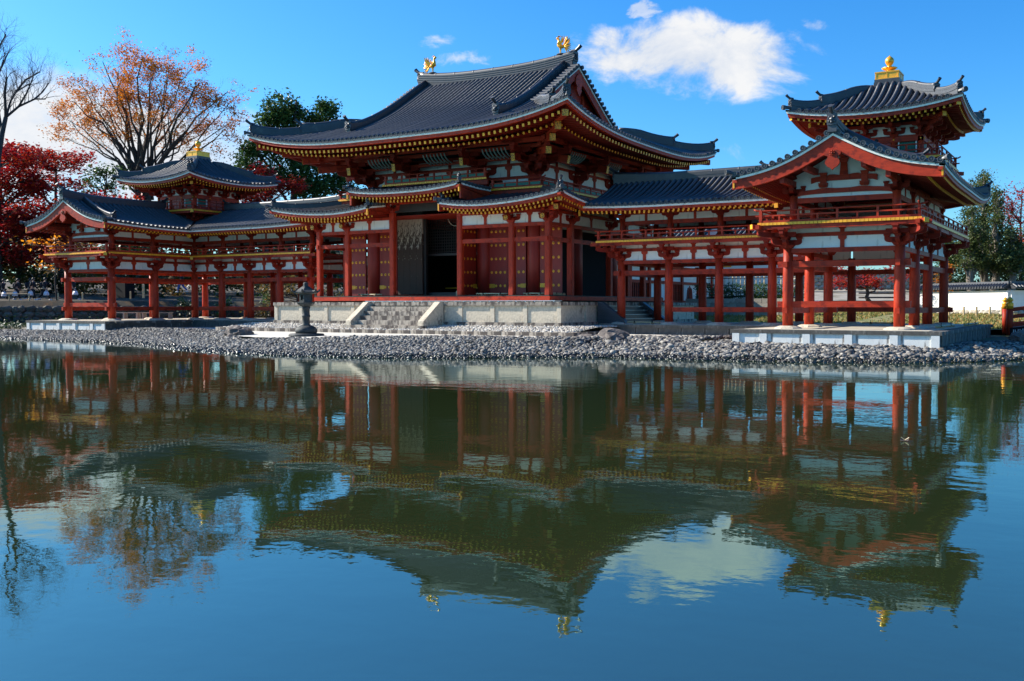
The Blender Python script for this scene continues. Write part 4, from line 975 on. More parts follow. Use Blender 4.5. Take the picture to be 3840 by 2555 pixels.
def leaf(p0, p1, z0, z1, out, cols, m='red_door', strap=1):
    p0, p1 = V(*p0, 0), V(*p1, 0); d = (p1 - p0).normalized(); o = V(*out, 0); L = (p1 - p0).length
    D = HB(MB().beam(p0 + V(0, 0, (z0 + z1) / 2), p1 + V(0, 0, (z0 + z1) / 2), .09, z1 - z0), 'door_leaf', m)
    if not cols: return D
    for c in range(cols):
        for z in (2.70, 3.37, 4.04, 4.715, 5.39):
            p = p0 + d * (L * (c + .5) / cols) + o * .046; M = frame((p.x, p.y, z), (0, 0, 1), o)
            if not (z < 3 and ((c == 0 and strap == 1) or (c == cols - 1 and strap == -1))): place('gold_stud', stud, D, M)
    e = p0 if strap == 1 else p1; q = d if strap == 1 else -d; c = e + o * .05
    if strap: HB(MB().extr([(0, -.10), (.30, -.10), (.37, 0), (.30, .10), (0, .10)], c + V(0, 0, 2.70), q, (0, 0, 1), -.012, .012), 'gold_strap', 'gold', D)
    return D
zt = 5.75
leaf((2.47, -3.98), (3.52, -3.98), 2.26, zt, (0, -1), 4); leaf((3.54, -3.98), (4.62, -3.98), 2.26, zt, (0, -1), 4, strap=-1)
leaf((-4.66, -3.98), (-3.62, -3.98), 2.26, zt, (0, -1), 4); leaf((-3.60, -3.98), (-2.5, -3.98), 2.26, zt, (0, -1), 4, strap=-1)
leaf((1.72, -5.62), (1.72, -4.15), 2.26, 6.5, (1, 0), 5, strap=-1)       # right leaf of the middle door, standing open
leaf((-3.62, -4.36), (-3.16, -4.36), 2.26, 6.3, (0, -1), 1, strap=0)
leaf((5.52, -4.1), (6.72, -4.1), 2.26, zt, (0, -1), 4)
leaf((-6.6, -4.1), (-5.55, -4.1), 2.26, zt, (0, -1), 4)
mw = bpy.data.materials.new('weathered_door'); mw.use_nodes = True; nt = mw.node_tree; MATS['weathered_door'] = mw
_p = nt.nodes['Principled BSDF']; _p.inputs['Roughness'].default_value = .8
_c = nt.nodes.new('ShaderNodeTexCoord'); _m = nt.nodes.new('ShaderNodeMapping'); _m.inputs['Scale'].default_value = (3.2, 3.2, 1.3); nt.links.new(_c.outputs['Object'], _m.inputs[0])
_n = nt.nodes.new('ShaderNodeTexNoise'); _n.inputs['Scale'].default_value = 2.4; _n.inputs['Detail'].default_value = 10; _n.inputs['Roughness'].default_value = .72; _n.inputs['Distortion'].default_value = .6; nt.links.new(_m.outputs[0], _n.inputs['Vector'])
_s = nt.nodes.new('ShaderNodeSeparateXYZ'); nt.links.new(_c.outputs['Object'], _s.inputs[0])
_h = nt.nodes.new('ShaderNodeMapRange'); nt.links.new(_s.outputs['Z'], _h.inputs['Value']); _h.inputs['From Min'].default_value = 1.7; _h.inputs['From Max'].default_value = 4.2; _h.inputs['To Min'].default_value = -.14; _h.inputs['To Max'].default_value = .16
_a = nt.nodes.new('ShaderNodeMath'); _a.operation = 'ADD'; nt.links.new(_n.outputs['Fac'], _a.inputs[0]); nt.links.new(_h.outputs[0], _a.inputs[1])
_r = nt.nodes.new('ShaderNodeMapRange'); _r.interpolation_type = 'SMOOTHSTEP'; nt.links.new(_a.outputs[0], _r.inputs['Value']); _r.inputs['From Min'].default_value = .49; _r.inputs['From Max'].default_value = .56
_g = nt.nodes.new('ShaderNodeMix'); _g.data_type = 'RGBA'; _g.inputs['A'].default_value = (.05, .024, .012, 1); _g.inputs['B'].default_value = (.42, .34, .25, 1)
nt.links.new(_r.outputs[0], _g.inputs['Factor']); nt.links.new(_g.outputs['Result'], _p.inputs['Base Color'])
for i in range(4):
    x0 = -3.10 + i * .41; wd = leaf((x0, -4.36), (x0 + .402, -4.36), 2.30, 6.72, (0, -1), 0, 'weathered_door', 0); wd.name = 'weathered_plank'
    wd['label'] = 'weathered plank with peeling pale paint'
HB(MB().beam((-1.42, -4.2, 2.25), (-1.42, -4.2, 6.9), .16, .16, (0, 1, 0)), 'door_post', 'dark_wood')
HB(MB().beam((-2.1, -3.95, 6.8), (2.1, -3.95, 6.8), .2, .3), 'lintel', 'dark_wood'); HB(MB().beam((-1.7, -3.7, 4.36), (2.1, -3.7, 4.36), .14, .12), 'lattice_rail', 'dark_wood'); HB(MB().beam((-1.7, -3.95, 2.32), (2.1, -3.95, 2.32), .2, .16), 'sill', 'dark_wood')
b = MB()
for i in range(25): b.beam((-1.65 + i * .15, -3.68, 4.4), (-1.65 + i * .15, -3.68, 6.7), .022, .022, (0, 1, 0))
for i in range(16): b.beam((-1.7, -3.665, 4.5 + i * .15), (2.1, -3.665, 4.5 + i * .15), .022, .022)
HB(b, 'lattice_screen', 'dark_wood'); MATS['lattice_wood'] = MATS['dark_wood']
b = MB(); b.tube([(.19 + .55 * math.cos(t * .2618), -3.72, 6.35 + .55 * math.sin(t * .2618)) for t in range(25)], .02, 6); HB(b, 'round_opening_rim', 'stone_pale')
HB(MB().box(-1.4, 1.6, -2.6, -2.5, 2.62, 2.67), 'altar_rail', 'gold_bright'); HB(MB().box(.55, 1.05, -4.25, -4.0, 2.21, 2.47), 'offering_box', 'bamboo')
# side walls of the core: dark boards below, plaster above
for s in (-1, 1):
    HB(MB().box(min(s * 5.0, s * 5.16), max(s * 5.0, s * 5.16), -3.7, 3.7, 2.2, 5.6), 'side_door_wall', 'black'); HB(MB().box(min(s * 5.0, s * 5.15), max(s * 5.0, s * 5.15), -3.8, 3.8, 5.6, 7.6), 'side_wall', 'plaster')
# ------------------ aisle (pent) roofs
def g_low(r): return .19 * r + .022 * r * r
def e_low(x): return 6.25 + .42 * max(0, 1 - (8.87 - x) / 4.6) ** 2.2 + .22 * max(0, 1 - (x - 2.12) / 2.6) ** 2
def e_side(y): return 6.25 + .42 * max(0, 1 - (y + 7.74) / 4.6) ** 2.2
def gz(e, r, fall=2.6): return e * 0
def z_low(x, r): return 6.25 + (e_low(x) - 6.25) * max(0, 1 - r / 2.8) + .15 + g_low(r)
def z_sd(y, r): return 6.25 + (e_side(y) - 6.25) * max(0, 1 - r / 2.8) + .15 + g_low(r)
def e_mid(x): return 7.075 + .24 * (min(abs(x), 3.5) / 3.465) ** 2.6
def z_mid(x, r): return 7.075 + (e_mid(x) - 7.075) * max(0, 1 - r / 2.2) + .15 + .17 * r + .015 * r * r
def eave_line(parent, pts, out, edge=True):
    pts = [Vector(p) for p in pts]; o = V(*out, 0)
    for o0, o1, d0, d1, nm, m in ((-.26, .03, .083, .15, 'flat_tile_edge', 'tile_bed'), (-.15, 0, 0, .08, 'eave_board', 'eave_white'), (-.22, -.045, -.13, -.002, 'fascia', 'red_beam')):
        HB(MB().ring([[p + o * a + V(0, 0, d) for a, d in ((o0, d0), (o1, d0), (o1, d1), (o0, d1))] for p in pts]), nm, m, parent)
PR = None
for s in (-1, 1):
    DEP = 2.9
    xs = [2.12 + (8.87 - 2.12) * i / 22 for i in range(23)]
    R0 = HB(MB().sheet([[(s * min(x, 8.87 - 0 * r), -7.74 + r, z_low(x, r) - .05) if x < 8.87 - r else (s * (8.87 - r), -7.74 + r, z_low(8.87 - r, r) - .05) for r in [DEP * j / 8 for j in range(9)]] for x in xs]), 'aisle_roof', 'tile_bed', H, True)
    HB(MB().sheet([[(s * (8.87 - r), max(y, -7.74 + r), z_sd(max(y, -7.74 + r), r) - .05) for r in [DEP * j / 8 for j in range(9)]] for y in [-7.74 + 15.48 * j / 30 for j in range(31)]]), 'tile_bed', 'tile_bed', R0, True)
    x = 2.22
    while x < 8.8:
        r1 = min(DEP, 8.87 - x - .08)
        if r1 > .2: tile_row(R0, [(s * x, -7.74 + r, z_low(x, r)) for r in [r1 + (-.02 - r1) * j / 6 for j in range(7)]], .075, False, True, dr=.085)
        x += .27
    y = -7.60
    while y < -5.3:
        r1 = min(DEP, y + 7.74 - .08)
        if r1 > .2: tile_row(R0, [(s * (8.87 - r), y, z_sd(y, r)) for r in [r1 + (-.02 - r1) * j / 6 for j in range(7)]], .075, False, True, dr=.085)
        y += .27
    # inner end returning to the hall: short tiles and a barge
    for k in range(6):
        y = -7.4 + k * .27; z = z_low(2.12, y + 7.74) + .03; o = MB(); row_mesh(o, [(s * 2.6, y, z + .02), (s * 2.08, y, z)], .075); q = HB(o, 'verge_tile', 'tile', R0, True); end_disc(q, (s * 2.07, y, z), (-s, 0, 0), .085)
    HB(MB().ring([[(s * 2.12, y, z_low(2.12, y + 7.74) - .15 + a) for a in ()] or [(s * 2.12, y, z_low(2.12, y + 7.74) - .15), (s * 2.25, y, z_low(2.12, y + 7.74) - .15), (s * 2.25, y, z_low(2.12, y + 7.74) - .07), (s * 2.12, y, z_low(2.12, y + 7.74) - .07)] for y in [-7.74 + 1.8 * j / 8 for j in range(9)]]), 'verge_board', 'eave_white', R0)
    HB(MB().ring([[(s * 2.16, y, z_low(2.12, y + 7.74) - .52), (s * 2.26, y, z_low(2.12, y + 7.74) - .52), (s * 2.26, y, z_low(2.12, y + 7.74) - .152), (s * 2.16, y, z_low(2.12, y + 7.74) - .152)] for y in [-7.70 + 1.7 * j / 8 for j in range(9)]]), 'barge_board', 'red_beam', R0)
    eave_line(R0, [(s * x, -7.74, e_low(x)) for x in xs], (0, -1)); eave_line(R0, [(s * 8.87, y, e_side(y)) for y in [-7.74 + 2.4 * j / 10 for j in range(11)]], (s, 0))
    hp = [(s * (8.87 - r), -7.74 + r, z_sd(-7.74 + r, r) + .02 + .10 * max(0, 1 - r / .8) ** 2) for r in [2.7 - 2.55 * j / 10 for j in range(11)]]
    ridge(R0, hp, .24, .20, False, (False, True), .6, 'hip_ridge')
    for xx, yy in ((8.87, -7.74), (2.12, -7.74)):
        b = MB(); sg = 1 if xx > 5 else -1; a = V(s * (xx - sg * .3), yy + .3, e_low(xx) + .20); c = V(s * (xx + sg * .1), yy - .1, e_low(xx) + .22); row_mesh(b, [a, c], .08); o = HB(b, 'corner_tile', 'tile', R0, True); end_disc(o, c, (s * sg, -1, 0), .095)
        m = MB(); m.ico((s * (xx - sg * .18), yy + .18, e_low(xx) + .36), .10, 1, .3); m.ico((s * (xx - sg * .12), yy + .12, e_low(xx) + .45), .07, 1, .3); HB(m, 'corner_ornament', 'tile', R0)
    # soffit, rafters
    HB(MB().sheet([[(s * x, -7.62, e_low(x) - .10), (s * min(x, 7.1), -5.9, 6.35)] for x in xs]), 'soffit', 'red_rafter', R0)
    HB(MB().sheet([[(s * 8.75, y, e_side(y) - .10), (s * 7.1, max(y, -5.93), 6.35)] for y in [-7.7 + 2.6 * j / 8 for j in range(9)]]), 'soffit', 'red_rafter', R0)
    x = 2.40
    while x < 8.6:
        ez = e_low(x); y0 = max(-6.4, -7.74 + (x - 7.1) + .1)
        rafter(R0, (s * x, max(-6.7, y0), ez - .08), (s * x, -7.58, ez - .19), .075, .095)
        if x < 8.1: rafter(R0, (s * x, max(-5.9, -5.93 + 0), 6.27), (s * x, -7.12, ez - .27), .08, .11)
        x += .225
    y = -7.45
    while y < -5.3:
        ez = e_side(y); rafter(R0, (s * 7.7, y, ez - .08), (s * 8.71, y, ez - .19), .075, .095)
        if y > -7.0: rafter(R0, (s * 7.0, y, 6.27), (s * 8.25, y, ez - .27), .08, .11)
        y += .225
    for q, z, w in ((8.62, 6.42, .19), (8.12, 6.12, .19)):
        a = V(s * (q - 1.2), -7.74 + (8.87 - q) + 1.2, z); b_ = V(s * q, -7.74 + (8.87 - q), z); o = HB(MB().beam(a, b_, w, w), 'corner_rafter', 'red_beam', R0); d = (b_ - a).normalized(); HB(MB().beam(b_, b_ + d * .02, w * 1.1, w * 1.25), 'gold_cap', 'gold_carved', o)
    HB(MB().box(s * 2.18 - .03, s * 2.18 + .03, -7.73, -7.64, e_low(2.12) - .32, e_low(2.12) - .02), 'gold_fitting', 'gold', R0)
# raised middle roof
xs = [-3.465 + 6.93 * i / 24 for i in range(25)]; DM = 2.45
RM = HB(MB().sheet([[(max(-3.465 + r, min(3.465 - r, x)), -7.8 + r, z_mid(x, r) - .05) for r in [DM * j / 6 for j in range(7)]] for x in xs]), 'raised_roof', 'tile_bed', H, True)
for s in (-1, 1):
    HB(MB().sheet([[(s * (3.465 - r), max(y, -7.8 + r), z_mid(3.4, 0) - .05 + .17 * r) for r in [1.6 * j / 6 for j in range(7)]] for y in [-7.8 + 2.6 * j / 8 for j in range(9)]]), 'tile_bed', 'tile_bed', RM, True)
    y = -7.62
    while y < -5.3:
        r1 = min(1.5, y + 7.8 - .05)
        if r1 > .2: tile_row(RM, [(s * (3.465 - r), y, z_mid(3.4, 0) + .17 * r + (-.10 * min(1, (y + 7.8) / 1.5))) for r in [r1 + (-.02 - r1) * j / 5 for j in range(6)]], .075, False, True, dr=.085)
        y += .27
    eave_line(RM, [(s * 3.465, y, e_mid(3.465) - .10 * min(1, (y + 7.8) / 1.5)) for y in [-7.8 + 2.5 * j / 8 for j in range(9)]], (s, 0))
    HB(MB().ring([[(s * 3.40, y, e_mid(3.465) - .62 - .1 * min(1, (y + 7.8) / 1.5)), (s * 3.30, y, e_mid(3.465) - .62 - .1 * min(1, (y + 7.8) / 1.5)), (s * 3.30, y, e_mid(3.465) - .12 - .1 * min(1, (y + 7.8) / 1.5)), (s * 3.40, y, e_mid(3.465) - .12 - .1 * min(1, (y + 7.8) / 1.5))] for y in [-7.6 + 2.3 * j / 8 for j in range(9)]]), 'barge_board', 'red_beam', RM)
    c = V(s * 3.56, -7.9, e_mid(3.465) + .23); b = MB(); row_mesh(b, [c - V(s * .35, -.35, .03), c], .08); o = HB(b, 'corner_tile', 'tile', RM, True); end_disc(o, c, (s, -1, 0), .095)
    m = MB(); m.ico((s * 3.34, -7.68, e_mid(3.465) + .36), .10, 1, .3); m.ico((s * 3.40, -7.74, e_mid(3.465) + .45), .07, 1, .3); HB(m, 'corner_ornament', 'tile', RM)
    HB(MB().box(s * 3.40 - .03, s * 3.40 + .03, -7.79, -7.70, e_mid(3.465) - .34, e_mid(3.465) - .02), 'gold_fitting', 'gold', RM)
x = -3.38
while x < 3.4:
    r1 = min(DM, 3.465 - abs(x) - .03)
    if r1 > .2: tile_row(RM, [(x, -7.8 + r, z_mid(x, r)) for r in [r1 + (-.02 - r1) * j / 6 for j in range(7)]], .075, False, True, dr=.085)
    x += .27
eave_line(RM, [(x, -7.8, e_mid(x)) for x in xs], (0, -1))
HB(MB().sheet([[(x, -7.66, e_mid(x) - .10), (x, -5.8, 6.95)] for x in xs]), 'soffit', 'red_rafter', RM)
x = -3.2
while x < 3.25:
    ez = e_mid(x); rafter(RM, (x, -6.7, ez - .06), (x, -7.64, ez - .20), .075, .10)
    if abs(x) < 3.0: rafter(RM, (x, -5.9, 6.92), (x, -7.15, ez - .29), .08, .115)
    x += .225
# ------------------ upper storey: decks, railings, walls
def up_deck(x0, x1, y, z, side=None):
    HB(MB().box(min(x0, x1), max(x0, x1), y + .05, y + 1.4, z - .10, z - .025), 'deck', 'red_rafter')
    HB(MB().beam((x0, y + .14, z - .22), (x1, y + .14, z - .22), .13, .22), 'deck_purlin', 'red_beam')
    deck_boards(H, (x0, y), (x1, y), (0, -1), .7, z, False, .15, .075, .12)
for s in (-1, 1):
    up_deck(s * 3.3, s * 6.4, -5.3, 7.33)
    HB(MB().box(min(s * 4.9, s * 6.36), max(s * 4.9, s * 6.36), -5.2, 5.3, 7.231, 7.304), 'deck', 'red_rafter'); HB(MB().beam((s * 6.26, -5.2, 7.11), (s * 6.26, 5.2, 7.11), .13, .22), 'deck_purlin', 'red_beam')
    deck_boards(H, (s * 6.4, -5.2), (s * 6.4, 4.0), (s, 0), .7, 7.329, False, .15, .075, .12)
    railing(H, sorted([(s * 3.5, -5.18), (s * 6.28, -5.18)]), 7.33, False, .56, .25, .42, .2, 'green_lattice')
    railing(H, [(s * 6.28, -5.18), (s * 6.28, 4.2)], 7.33, False, .62, .25, .42, .2, 'green_lattice')
up_deck(-3.26, 3.26, -5.38, 7.91); railing(H, [(-3.1, -5.26), (3.1, -5.26)], 7.91, False, .56, .25, .44, .22, 'green_lattice')
HB(MB().box(-6.2, 6.2, -5.0, 5.0, 6.9, 7.2), 'deck_frame', 'red_beam')
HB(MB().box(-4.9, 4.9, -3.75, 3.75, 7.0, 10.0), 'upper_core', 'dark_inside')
uc = shared('upper_core_column', lambda b: b.lathe([(.33, 0), (.31, .8)], n=20), 'red_wood', True)
for x, y in cc: place('upper_column', uc, H, Matrix.Translation((x, y, 7.3)))
UL = [([-5.1, -2.107, 2.107, 5.1], 0, -1), ([-5.1, -2.107, 2.107, 5.1], 0, 1), ([-3.94, 0, 3.94], 1, 1), ([-3.94, 0, 3.94], 1, -1)]
rib = mat('rib_pale', (.34, .42, .38), .6, var=.15)
for cs, ax, sg in UL:
    def P(u, off, z): return V(u, sg * (3.94 + off), z) if ax == 0 else V(sg * (5.1 + off), u, z)
    d = V(1, 0, 0) if ax == 0 else V(0, 1, 0); o = V(0, sg, 0) if ax == 0 else V(sg, 0, 0)
    for u0, u1 in zip(cs, cs[1:]):
        for z0, z1, w, nm in ((7.92, 8.06, .16, 'head_tie_beam'), (8.57, 8.70, .17, 'wall_plate'), (9.09, 9.22, .17, 'wall_plate')): HB(MB().beam(P(u0, 0, (z0 + z1) / 2), P(u1, 0, (z0 + z1) / 2), w, z1 - z0), nm, 'red_beam')
        um_ = (u0 + u1) / 2
        for z0, z1 in ((7.4, 7.92), (8.06, 8.57), (8.70, 9.09)):
            for a, b in ((u0, um_), (um_, u1)): HB(MB().beam(P(a, 0, (z0 + z1) / 2), P(b, 0, (z0 + z1) / 2), .06, z1 - z0), 'plaster_panel', 'plaster')
        for z0, z1 in ((8.06, 8.57), (8.70, 9.09)): h_ = z1 - z0; HB(MB().extr([(-.08, 0), (.08, 0), (.08, h_ * .6), (.2, h_ * .8), (.2, h_), (-.2, h_), (-.2, h_ * .8), (-.08, h_ * .6)], P(um_, 0, z0), d, (0, 0, 1), -.08, .08), 'strut', 'red_beam')
        # coved ribs under the eave
        if (ax, sg) in ((0, -1), (1, 1)):
            for k in range(7):
                u = um_ - .66 + k * .22; HB(MB().tube([P(u, .72, 8.86), P(u, 1.02, 8.93), P(u, 1.25, 9.08), P(u, 1.36, 9.26)], .035, 6), 'coved_rib', 'rib_pale')
    ends = V(0, 0, 0)
    for off, z, w in ((.62, 8.86, .14), (1.24, 9.24, .15), (1.86, 9.40, .18)):
        e = off + .35; HB(MB().beam(P(cs[0] - e, off, z), P(cs[-1] + e, off, z), w, w * 1.1), 'bracket_purlin', 'red_beam')
    for u in cs:
        if ax == 1 and abs(u) > 1: pass
        bracket(H, P(u, 0, 0), d, o, False, 8.03, 3, 1.45, .2, .62, tier=.245)
        a, b = P(u, .1, 9.0), P(u, 1.90, 8.66); q = HB(MB().beam(a, b, .20, .34), 'tail_rafter', 'red_beam'); dd = (b - a).normalized(); HB(MB().beam(b - dd * .002, b + dd * .02, .21, .37), 'gold_cap', 'gold_carved', q)
for s in (-1, 1):
    for t in (-1, 1):
        bracket(H, (s * 5.1, t * 3.94, 0), V(s, t, 0).normalized(), (s, t, 0), False, 8.04, 3, 1.45, .2, .62, wall=False, tier=.245)
        for q, z, w, h_, ln in ((4.18, 9.93, .27, .27, 2.2), (3.28, 9.63, .27, .34, 2.2), (2.58, 9.28, .26, .30, 1.8), (2.02, 8.83, .25, .30, 1.5)):
            b = V(s * (5.1 + q), t * (3.94 + q), z); a = V(s * (5.1 + q - ln), t * (3.94 + q - ln), z + (.05 if q > 3 else .25)); k = HB(MB().beam(a, b, w, h_), 'corner_rafter', 'red_beam'); dd = (b - a).normalized(); HB(MB().beam(b - dd * .002, b + dd * .02, w * 1.04, h_ * 1.04), 'gold_cap', 'gold_carved', k)
# ------------------ main roof
GX = 5.35
MR = RectRoof(0, 0, 9.58, 8.42, [(0, 14.18), (1, 13.52), (2, 12.84), (3.3, 12.0), (4.19, 11.50), (5, 11.09), (6.5, 10.45), (7.5, 10.06), (8.42, 9.72)], .85, H, sp=.29, pw=1.5, q0=3.0, nup=3.0)
RF = MR.bed(H, 'main_roof', GX)
MR.eaves(RF); MR.rows(RF, (0, 1), GX, .092); MR.hips(RF, 4.3, True, .36, .30, .85, .55); MR.soffit(RF, 3.9, 10.05)
MR.rafters(RF, (0, 1), .30, ((.24, .30, 1.5), (1.2, .36, 3.3)), 4.2, 9.95, True, .105)
MR2 = MB()
# gables
for s in (-1, 1):
    qs = [4.19 * i / 14 for i in range(15)]
    pts = [(-q, smooth_tab(MR.prof, q) - .2) for q in qs[::-1]] + [(q, smooth_tab(MR.prof, q) - .2) for q in qs[1:]]
    HB(MB().extr(pts + [(4.19, 11.2), (-4.19, 11.2)], (s * 4.75, 0, 0), (0, 1, 0), (0, 0, 1), -.04, .04), 'gable_wall', 'red_door', RF)
    for y in (-2.4, -1.2, 0, 1.2, 2.4): HB(MB().beam((s * 4.84, y, 11.45), (s * 4.84, y, smooth_tab(MR.prof, abs(y)) - .55), .12, .16, (0, 1, 0)), 'gable_post', 'red_beam', RF)
    HB(MB().beam((s * 4.86, -2.5, 12.0), (s * 4.86, 2.5, 12.0), .14, .2), 'gable_beam', 'red_beam', RF)
    for t in (-1, 1):
        def band(d0, d1, x0, x1, nm, m): HB(MB().ring([[(s * x0, t * q, smooth_tab(MR.prof, q) + d0), (s * x1, t * q, smooth_tab(MR.prof, q) + d0), (s * x1, t * q, smooth_tab(MR.prof, q) + d1), (s * x0, t * q, smooth_tab(MR.prof, q) + d1)] for q in qs]), nm, m, RF)
        band(-.10, .02, 4.9, GX + .02, 'flat_tile_edge', 'tile_bed'); band(-.19, -.10, 5.1, GX - .02, 'verge_board', 'eave_white'); band(-.62, -.19, 5.16, 5.28, 'barge_board', 'red_beam')
        for k in range(15):
            q = .22 + k * .275
            if q > 4.15: break
            z = smooth_tab(MR.prof, q) + .06; o = MB(); row_mesh(o, [(s * 4.95, t * q, z + .02), (s * (GX + .06), t * q, z)], .085); w_ = HB(o, 'verge_tile', 'tile', RF, True); end_disc(w_, (s * (GX + .07), t * q, z), (s, 0, 0), .10)
        # descending ridges
        ridge(RF, [(s * 4.55, t * q, MR.z(q, 5) + .03 + .10 * max(0, q - 5.2) ** 2) for q in [.25 + 6.2 * i / 18 for i in range(19)]], .34, .30, False, (False, True), .85, 'descending_ridge')
    HB(MB().extr([(0, 13.75), (.30, 13.5), (.36, 13.2), (.2, 13.05), (.25, 12.85), (0, 12.55), (-.25, 12.85), (-.2, 13.05), (-.36, 13.2), (-.30, 13.5)], (s * 5.3, 0, 0), (0, 1, 0), (0, 0, 1), -.04, .04), 'gable_pendant', 'red_beam', RF)
    # finish of the lower gable edge
    HB(MB().box(min(s * 4.7, s * 5.3), max(s * 4.7, s * 5.3), -4.1, 4.1, 11.42, 11.62), 'gable_foot', 'tile', RF)
ridge(RF, [(x, 0, 14.10 + .32 * (abs(x) / 5.1) ** 2.6) for x in [-5.1 + 10.2 * i / 30 for i in range(31)]], .50, .40, False, (True, True), 1.0)
HB(MB().ring([[(x, sy * .24, z_) for sy, z_ in ((-1, 13.9), (1, 13.9), (1, 14.12 + .32 * (abs(x) / 5.1) ** 2.6), (-1, 14.12 + .32 * (abs(x) / 5.1) ** 2.6))] for x in [-5.05 + 10.1 * i / 20 for i in range(21)]]), 'ridge_base', 'tile_bed', RF)
# ------------------ phoenixes
def phoenix(x, s, label):
    """s: the way the bird faces along x"""
    z0 = 14.10 + .32 * (abs(x) / 5.1) ** 2.6 + .52
    T = thing('phoenix_statue', (x, 0, z0), label, 'statue', 'gilt phoenixes on the main roof')
    def P(a, b, c): return V(x + s * a * .92, b * .92, z0 + c * .92)
    m = MB(); m.lathe([(.20, 0), (.24, .04), (.20, .08), (.12, .10)], (x, 0, z0), 14, 0, 1.1, .8); m.build('pedestal', 'tile', T)
    m = MB(); m.tube([P(-.22, 0, .50), P(-.12, 0, .46), P(.02, 0, .50), P(.13, 0, .60), P(.16, 0, .72), P(.13, 0, .84), P(.14, 0, .93), P(.20, 0, .98)], [.03, .09, .125, .12, .075, .048, .045, .05], 12); m.ico(P(.22, 0, .98), .058, 2, .03)
    m.tube([P(.25, 0, .985), P(.31, 0, .965), P(.33, 0, .92)], [.03, .02, .004], 6); B_ = m.build('body', 'gold_bright', T, False, True)
    m = MB()
    for k in range(5): m.tube([P(.20, 0, 1.02), P(.16 - .03 * k, .012 * (k - 2), 1.09 + .01 * (k % 2)), P(.12 - .05 * k, .02 * (k - 2), 1.10 - .02 * k)], [.022, .018, .004], 5)
    for a, c in ((.24, .90), (.20, .89)): m.ico(P(a, 0, c), .024, 1, .1)
    m.build('crest', 'gold_bright', B_)
    for t in (-1, 1):
        m = MB(); m.tube([P(.02, .045 * t, .46), P(.03, .05 * t, .25), P(.03, .05 * t, .09)], [.045, .022, .02], 8)
        for q in (-.06, 0, .06): m.tube([P(.03, .05 * t, .10), P(.10, .05 * t + q * .5, .095)], [.016, .008], 5)
        m.tube([P(.03, .05 * t, .10), P(-.03, .05 * t, .095)], [.014, .006], 5); m.build('leg', 'gold_bright', T)
        # raised wing: overlapping feathers
        m = MB(); out = [(.08, .62), (.02, .52), (-.12, .50), (-.24, .60), (-.32, .78), (-.33, .98), (-.27, .90), (-.20, .76), (-.10, .70), (.0, .69)]
        n = V(0, 1, 0); m.extr(out, V(x, .11 * t, z0), V(s * .92, 0, 0), V(0, .25 * t, .90), -.012, .012)
        for k in range(6): m.tube([P(-.06 - .03 * k, .14 * t, .60 + .015 * k), P(-.18 - .025 * k, .17 * t, .70 + .04 * k), P(-.30 - .006 * k, .22 * t, .80 + .045 * k)], [.025, .03, .006], 5)
        m.build('wing', 'gold_bright', T)
    for k in range(11):
        an = R(-62 + k * 13.5); l = .50 + .05 * math.sin(k * .9); q = V(-math.cos(an), 0, math.sin(an)); b0 = (-.20, 0, .50)
        pts = [P(-.18, 0, .50)] + [P(b0[0] + q.x * l * f, (k % 3 - 1) * .03 * f, b0[2] + q.z * l * f + .05 * f * f) for f in (.3, .6, .85, 1.0)]
        m = MB(); m.tube(pts, [.03, .034, .034, .028, .006], 6); m.build('tail_feather', 'gold_bright', T, False, True)
phoenix(4.23, -1, 'gilt phoenix statue on the ridge end towards the arched bridge, head turned to its twin')
phoenix(-4.23, 1, 'gilt phoenix statue on the ridge end towards the red maples, head turned to its twin')
# ------------------ tail corridor behind the hall
TC = thing('tail_corridor', (0, 17, .6), 'low red-framed white corridor with arched windows behind the main hall', 'building')
def TB(mb, name, m, parent=TC): return mb.build(name, m, parent)
TB(MB().box(-2.6, 2.6, 7.2, 24.2, .5, 1.9), 'stone_base', 'stone_pale')
ys = [7.6, 10.0, 12.2, 15.1, 18.0, 20.6, 23.6, 26.4]
for y in ys: TB(MB().box(1.96, 2.24, y - .14, y + .14, .8, 4.6), 'post', 'red_wood')
for z0, z1 in ((1.95, 2.08), (3.24, 3.44), (4.3, 4.5)): TB(MB().beam((2.1, 7.2, (z0 + z1) / 2), (2.1, 26.8, (z0 + z1) / 2), .2, z1 - z0), 'wall_beam', 'red_beam')
for i, (y0, y1) in enumerate(zip(ys, ys[1:])):
    TB(MB().box(2.04, 2.1, y0, y1, 3.44, 4.3), 'plaster_panel', 'plaster')
    if i in (1, 3, 5): 
        TB(MB().box(2.04, 2.1, y0, y1, 2.08, 3.24), 'plaster_panel', 'plaster'); m = (y0 + y1) / 2
        o = [(-.55, 2.08), (-.42, 2.85), (-.30, 3.0), (-.10, 3.08), (0, 3.18), (.10, 3.08), (.30, 3.0), (.42, 2.85), (.55, 2.08)]
        W = TB(MB().extr(o, (2.13, m, 0), (0, 1, 0), (0, 0, 1), -.03, .03), 'arched_window', 'red_door')
        TB(MB().extr([(a * .78, 2.08 + (z - 2.08) * .9) for a, z in o], (2.165, m, 0), (0, 1, 0), (0, 0, 1), -.004, .004), 'window_opening', 'dark_inside', W)
        for k in range(4): TB(MB().box(2.17, 2.20, m - .26 + k * .16, m - .22 + k * .16, 2.08, 2.92), 'window_bar', 'red_beam', W)
    elif i == 6: TB(MB().box(2.04, 2.1, y0, y1, .95, 3.24), 'plaster_panel', 'plaster')
    else:
        W = TB(MB().box(2.04, 2.08, y0, y1, 2.08, 3.24), 'lattice_window', 'dark_inside')
        for k in range(9): TB(MB().box(2.09, 2.15, y0 + .2 + k * (y1 - y0 - .4) / 8 - .04, y0 + .2 + k * (y1 - y0 - .4) / 8 + .04, 2.08, 3.24), 'window_bar', 'red_beam', W)
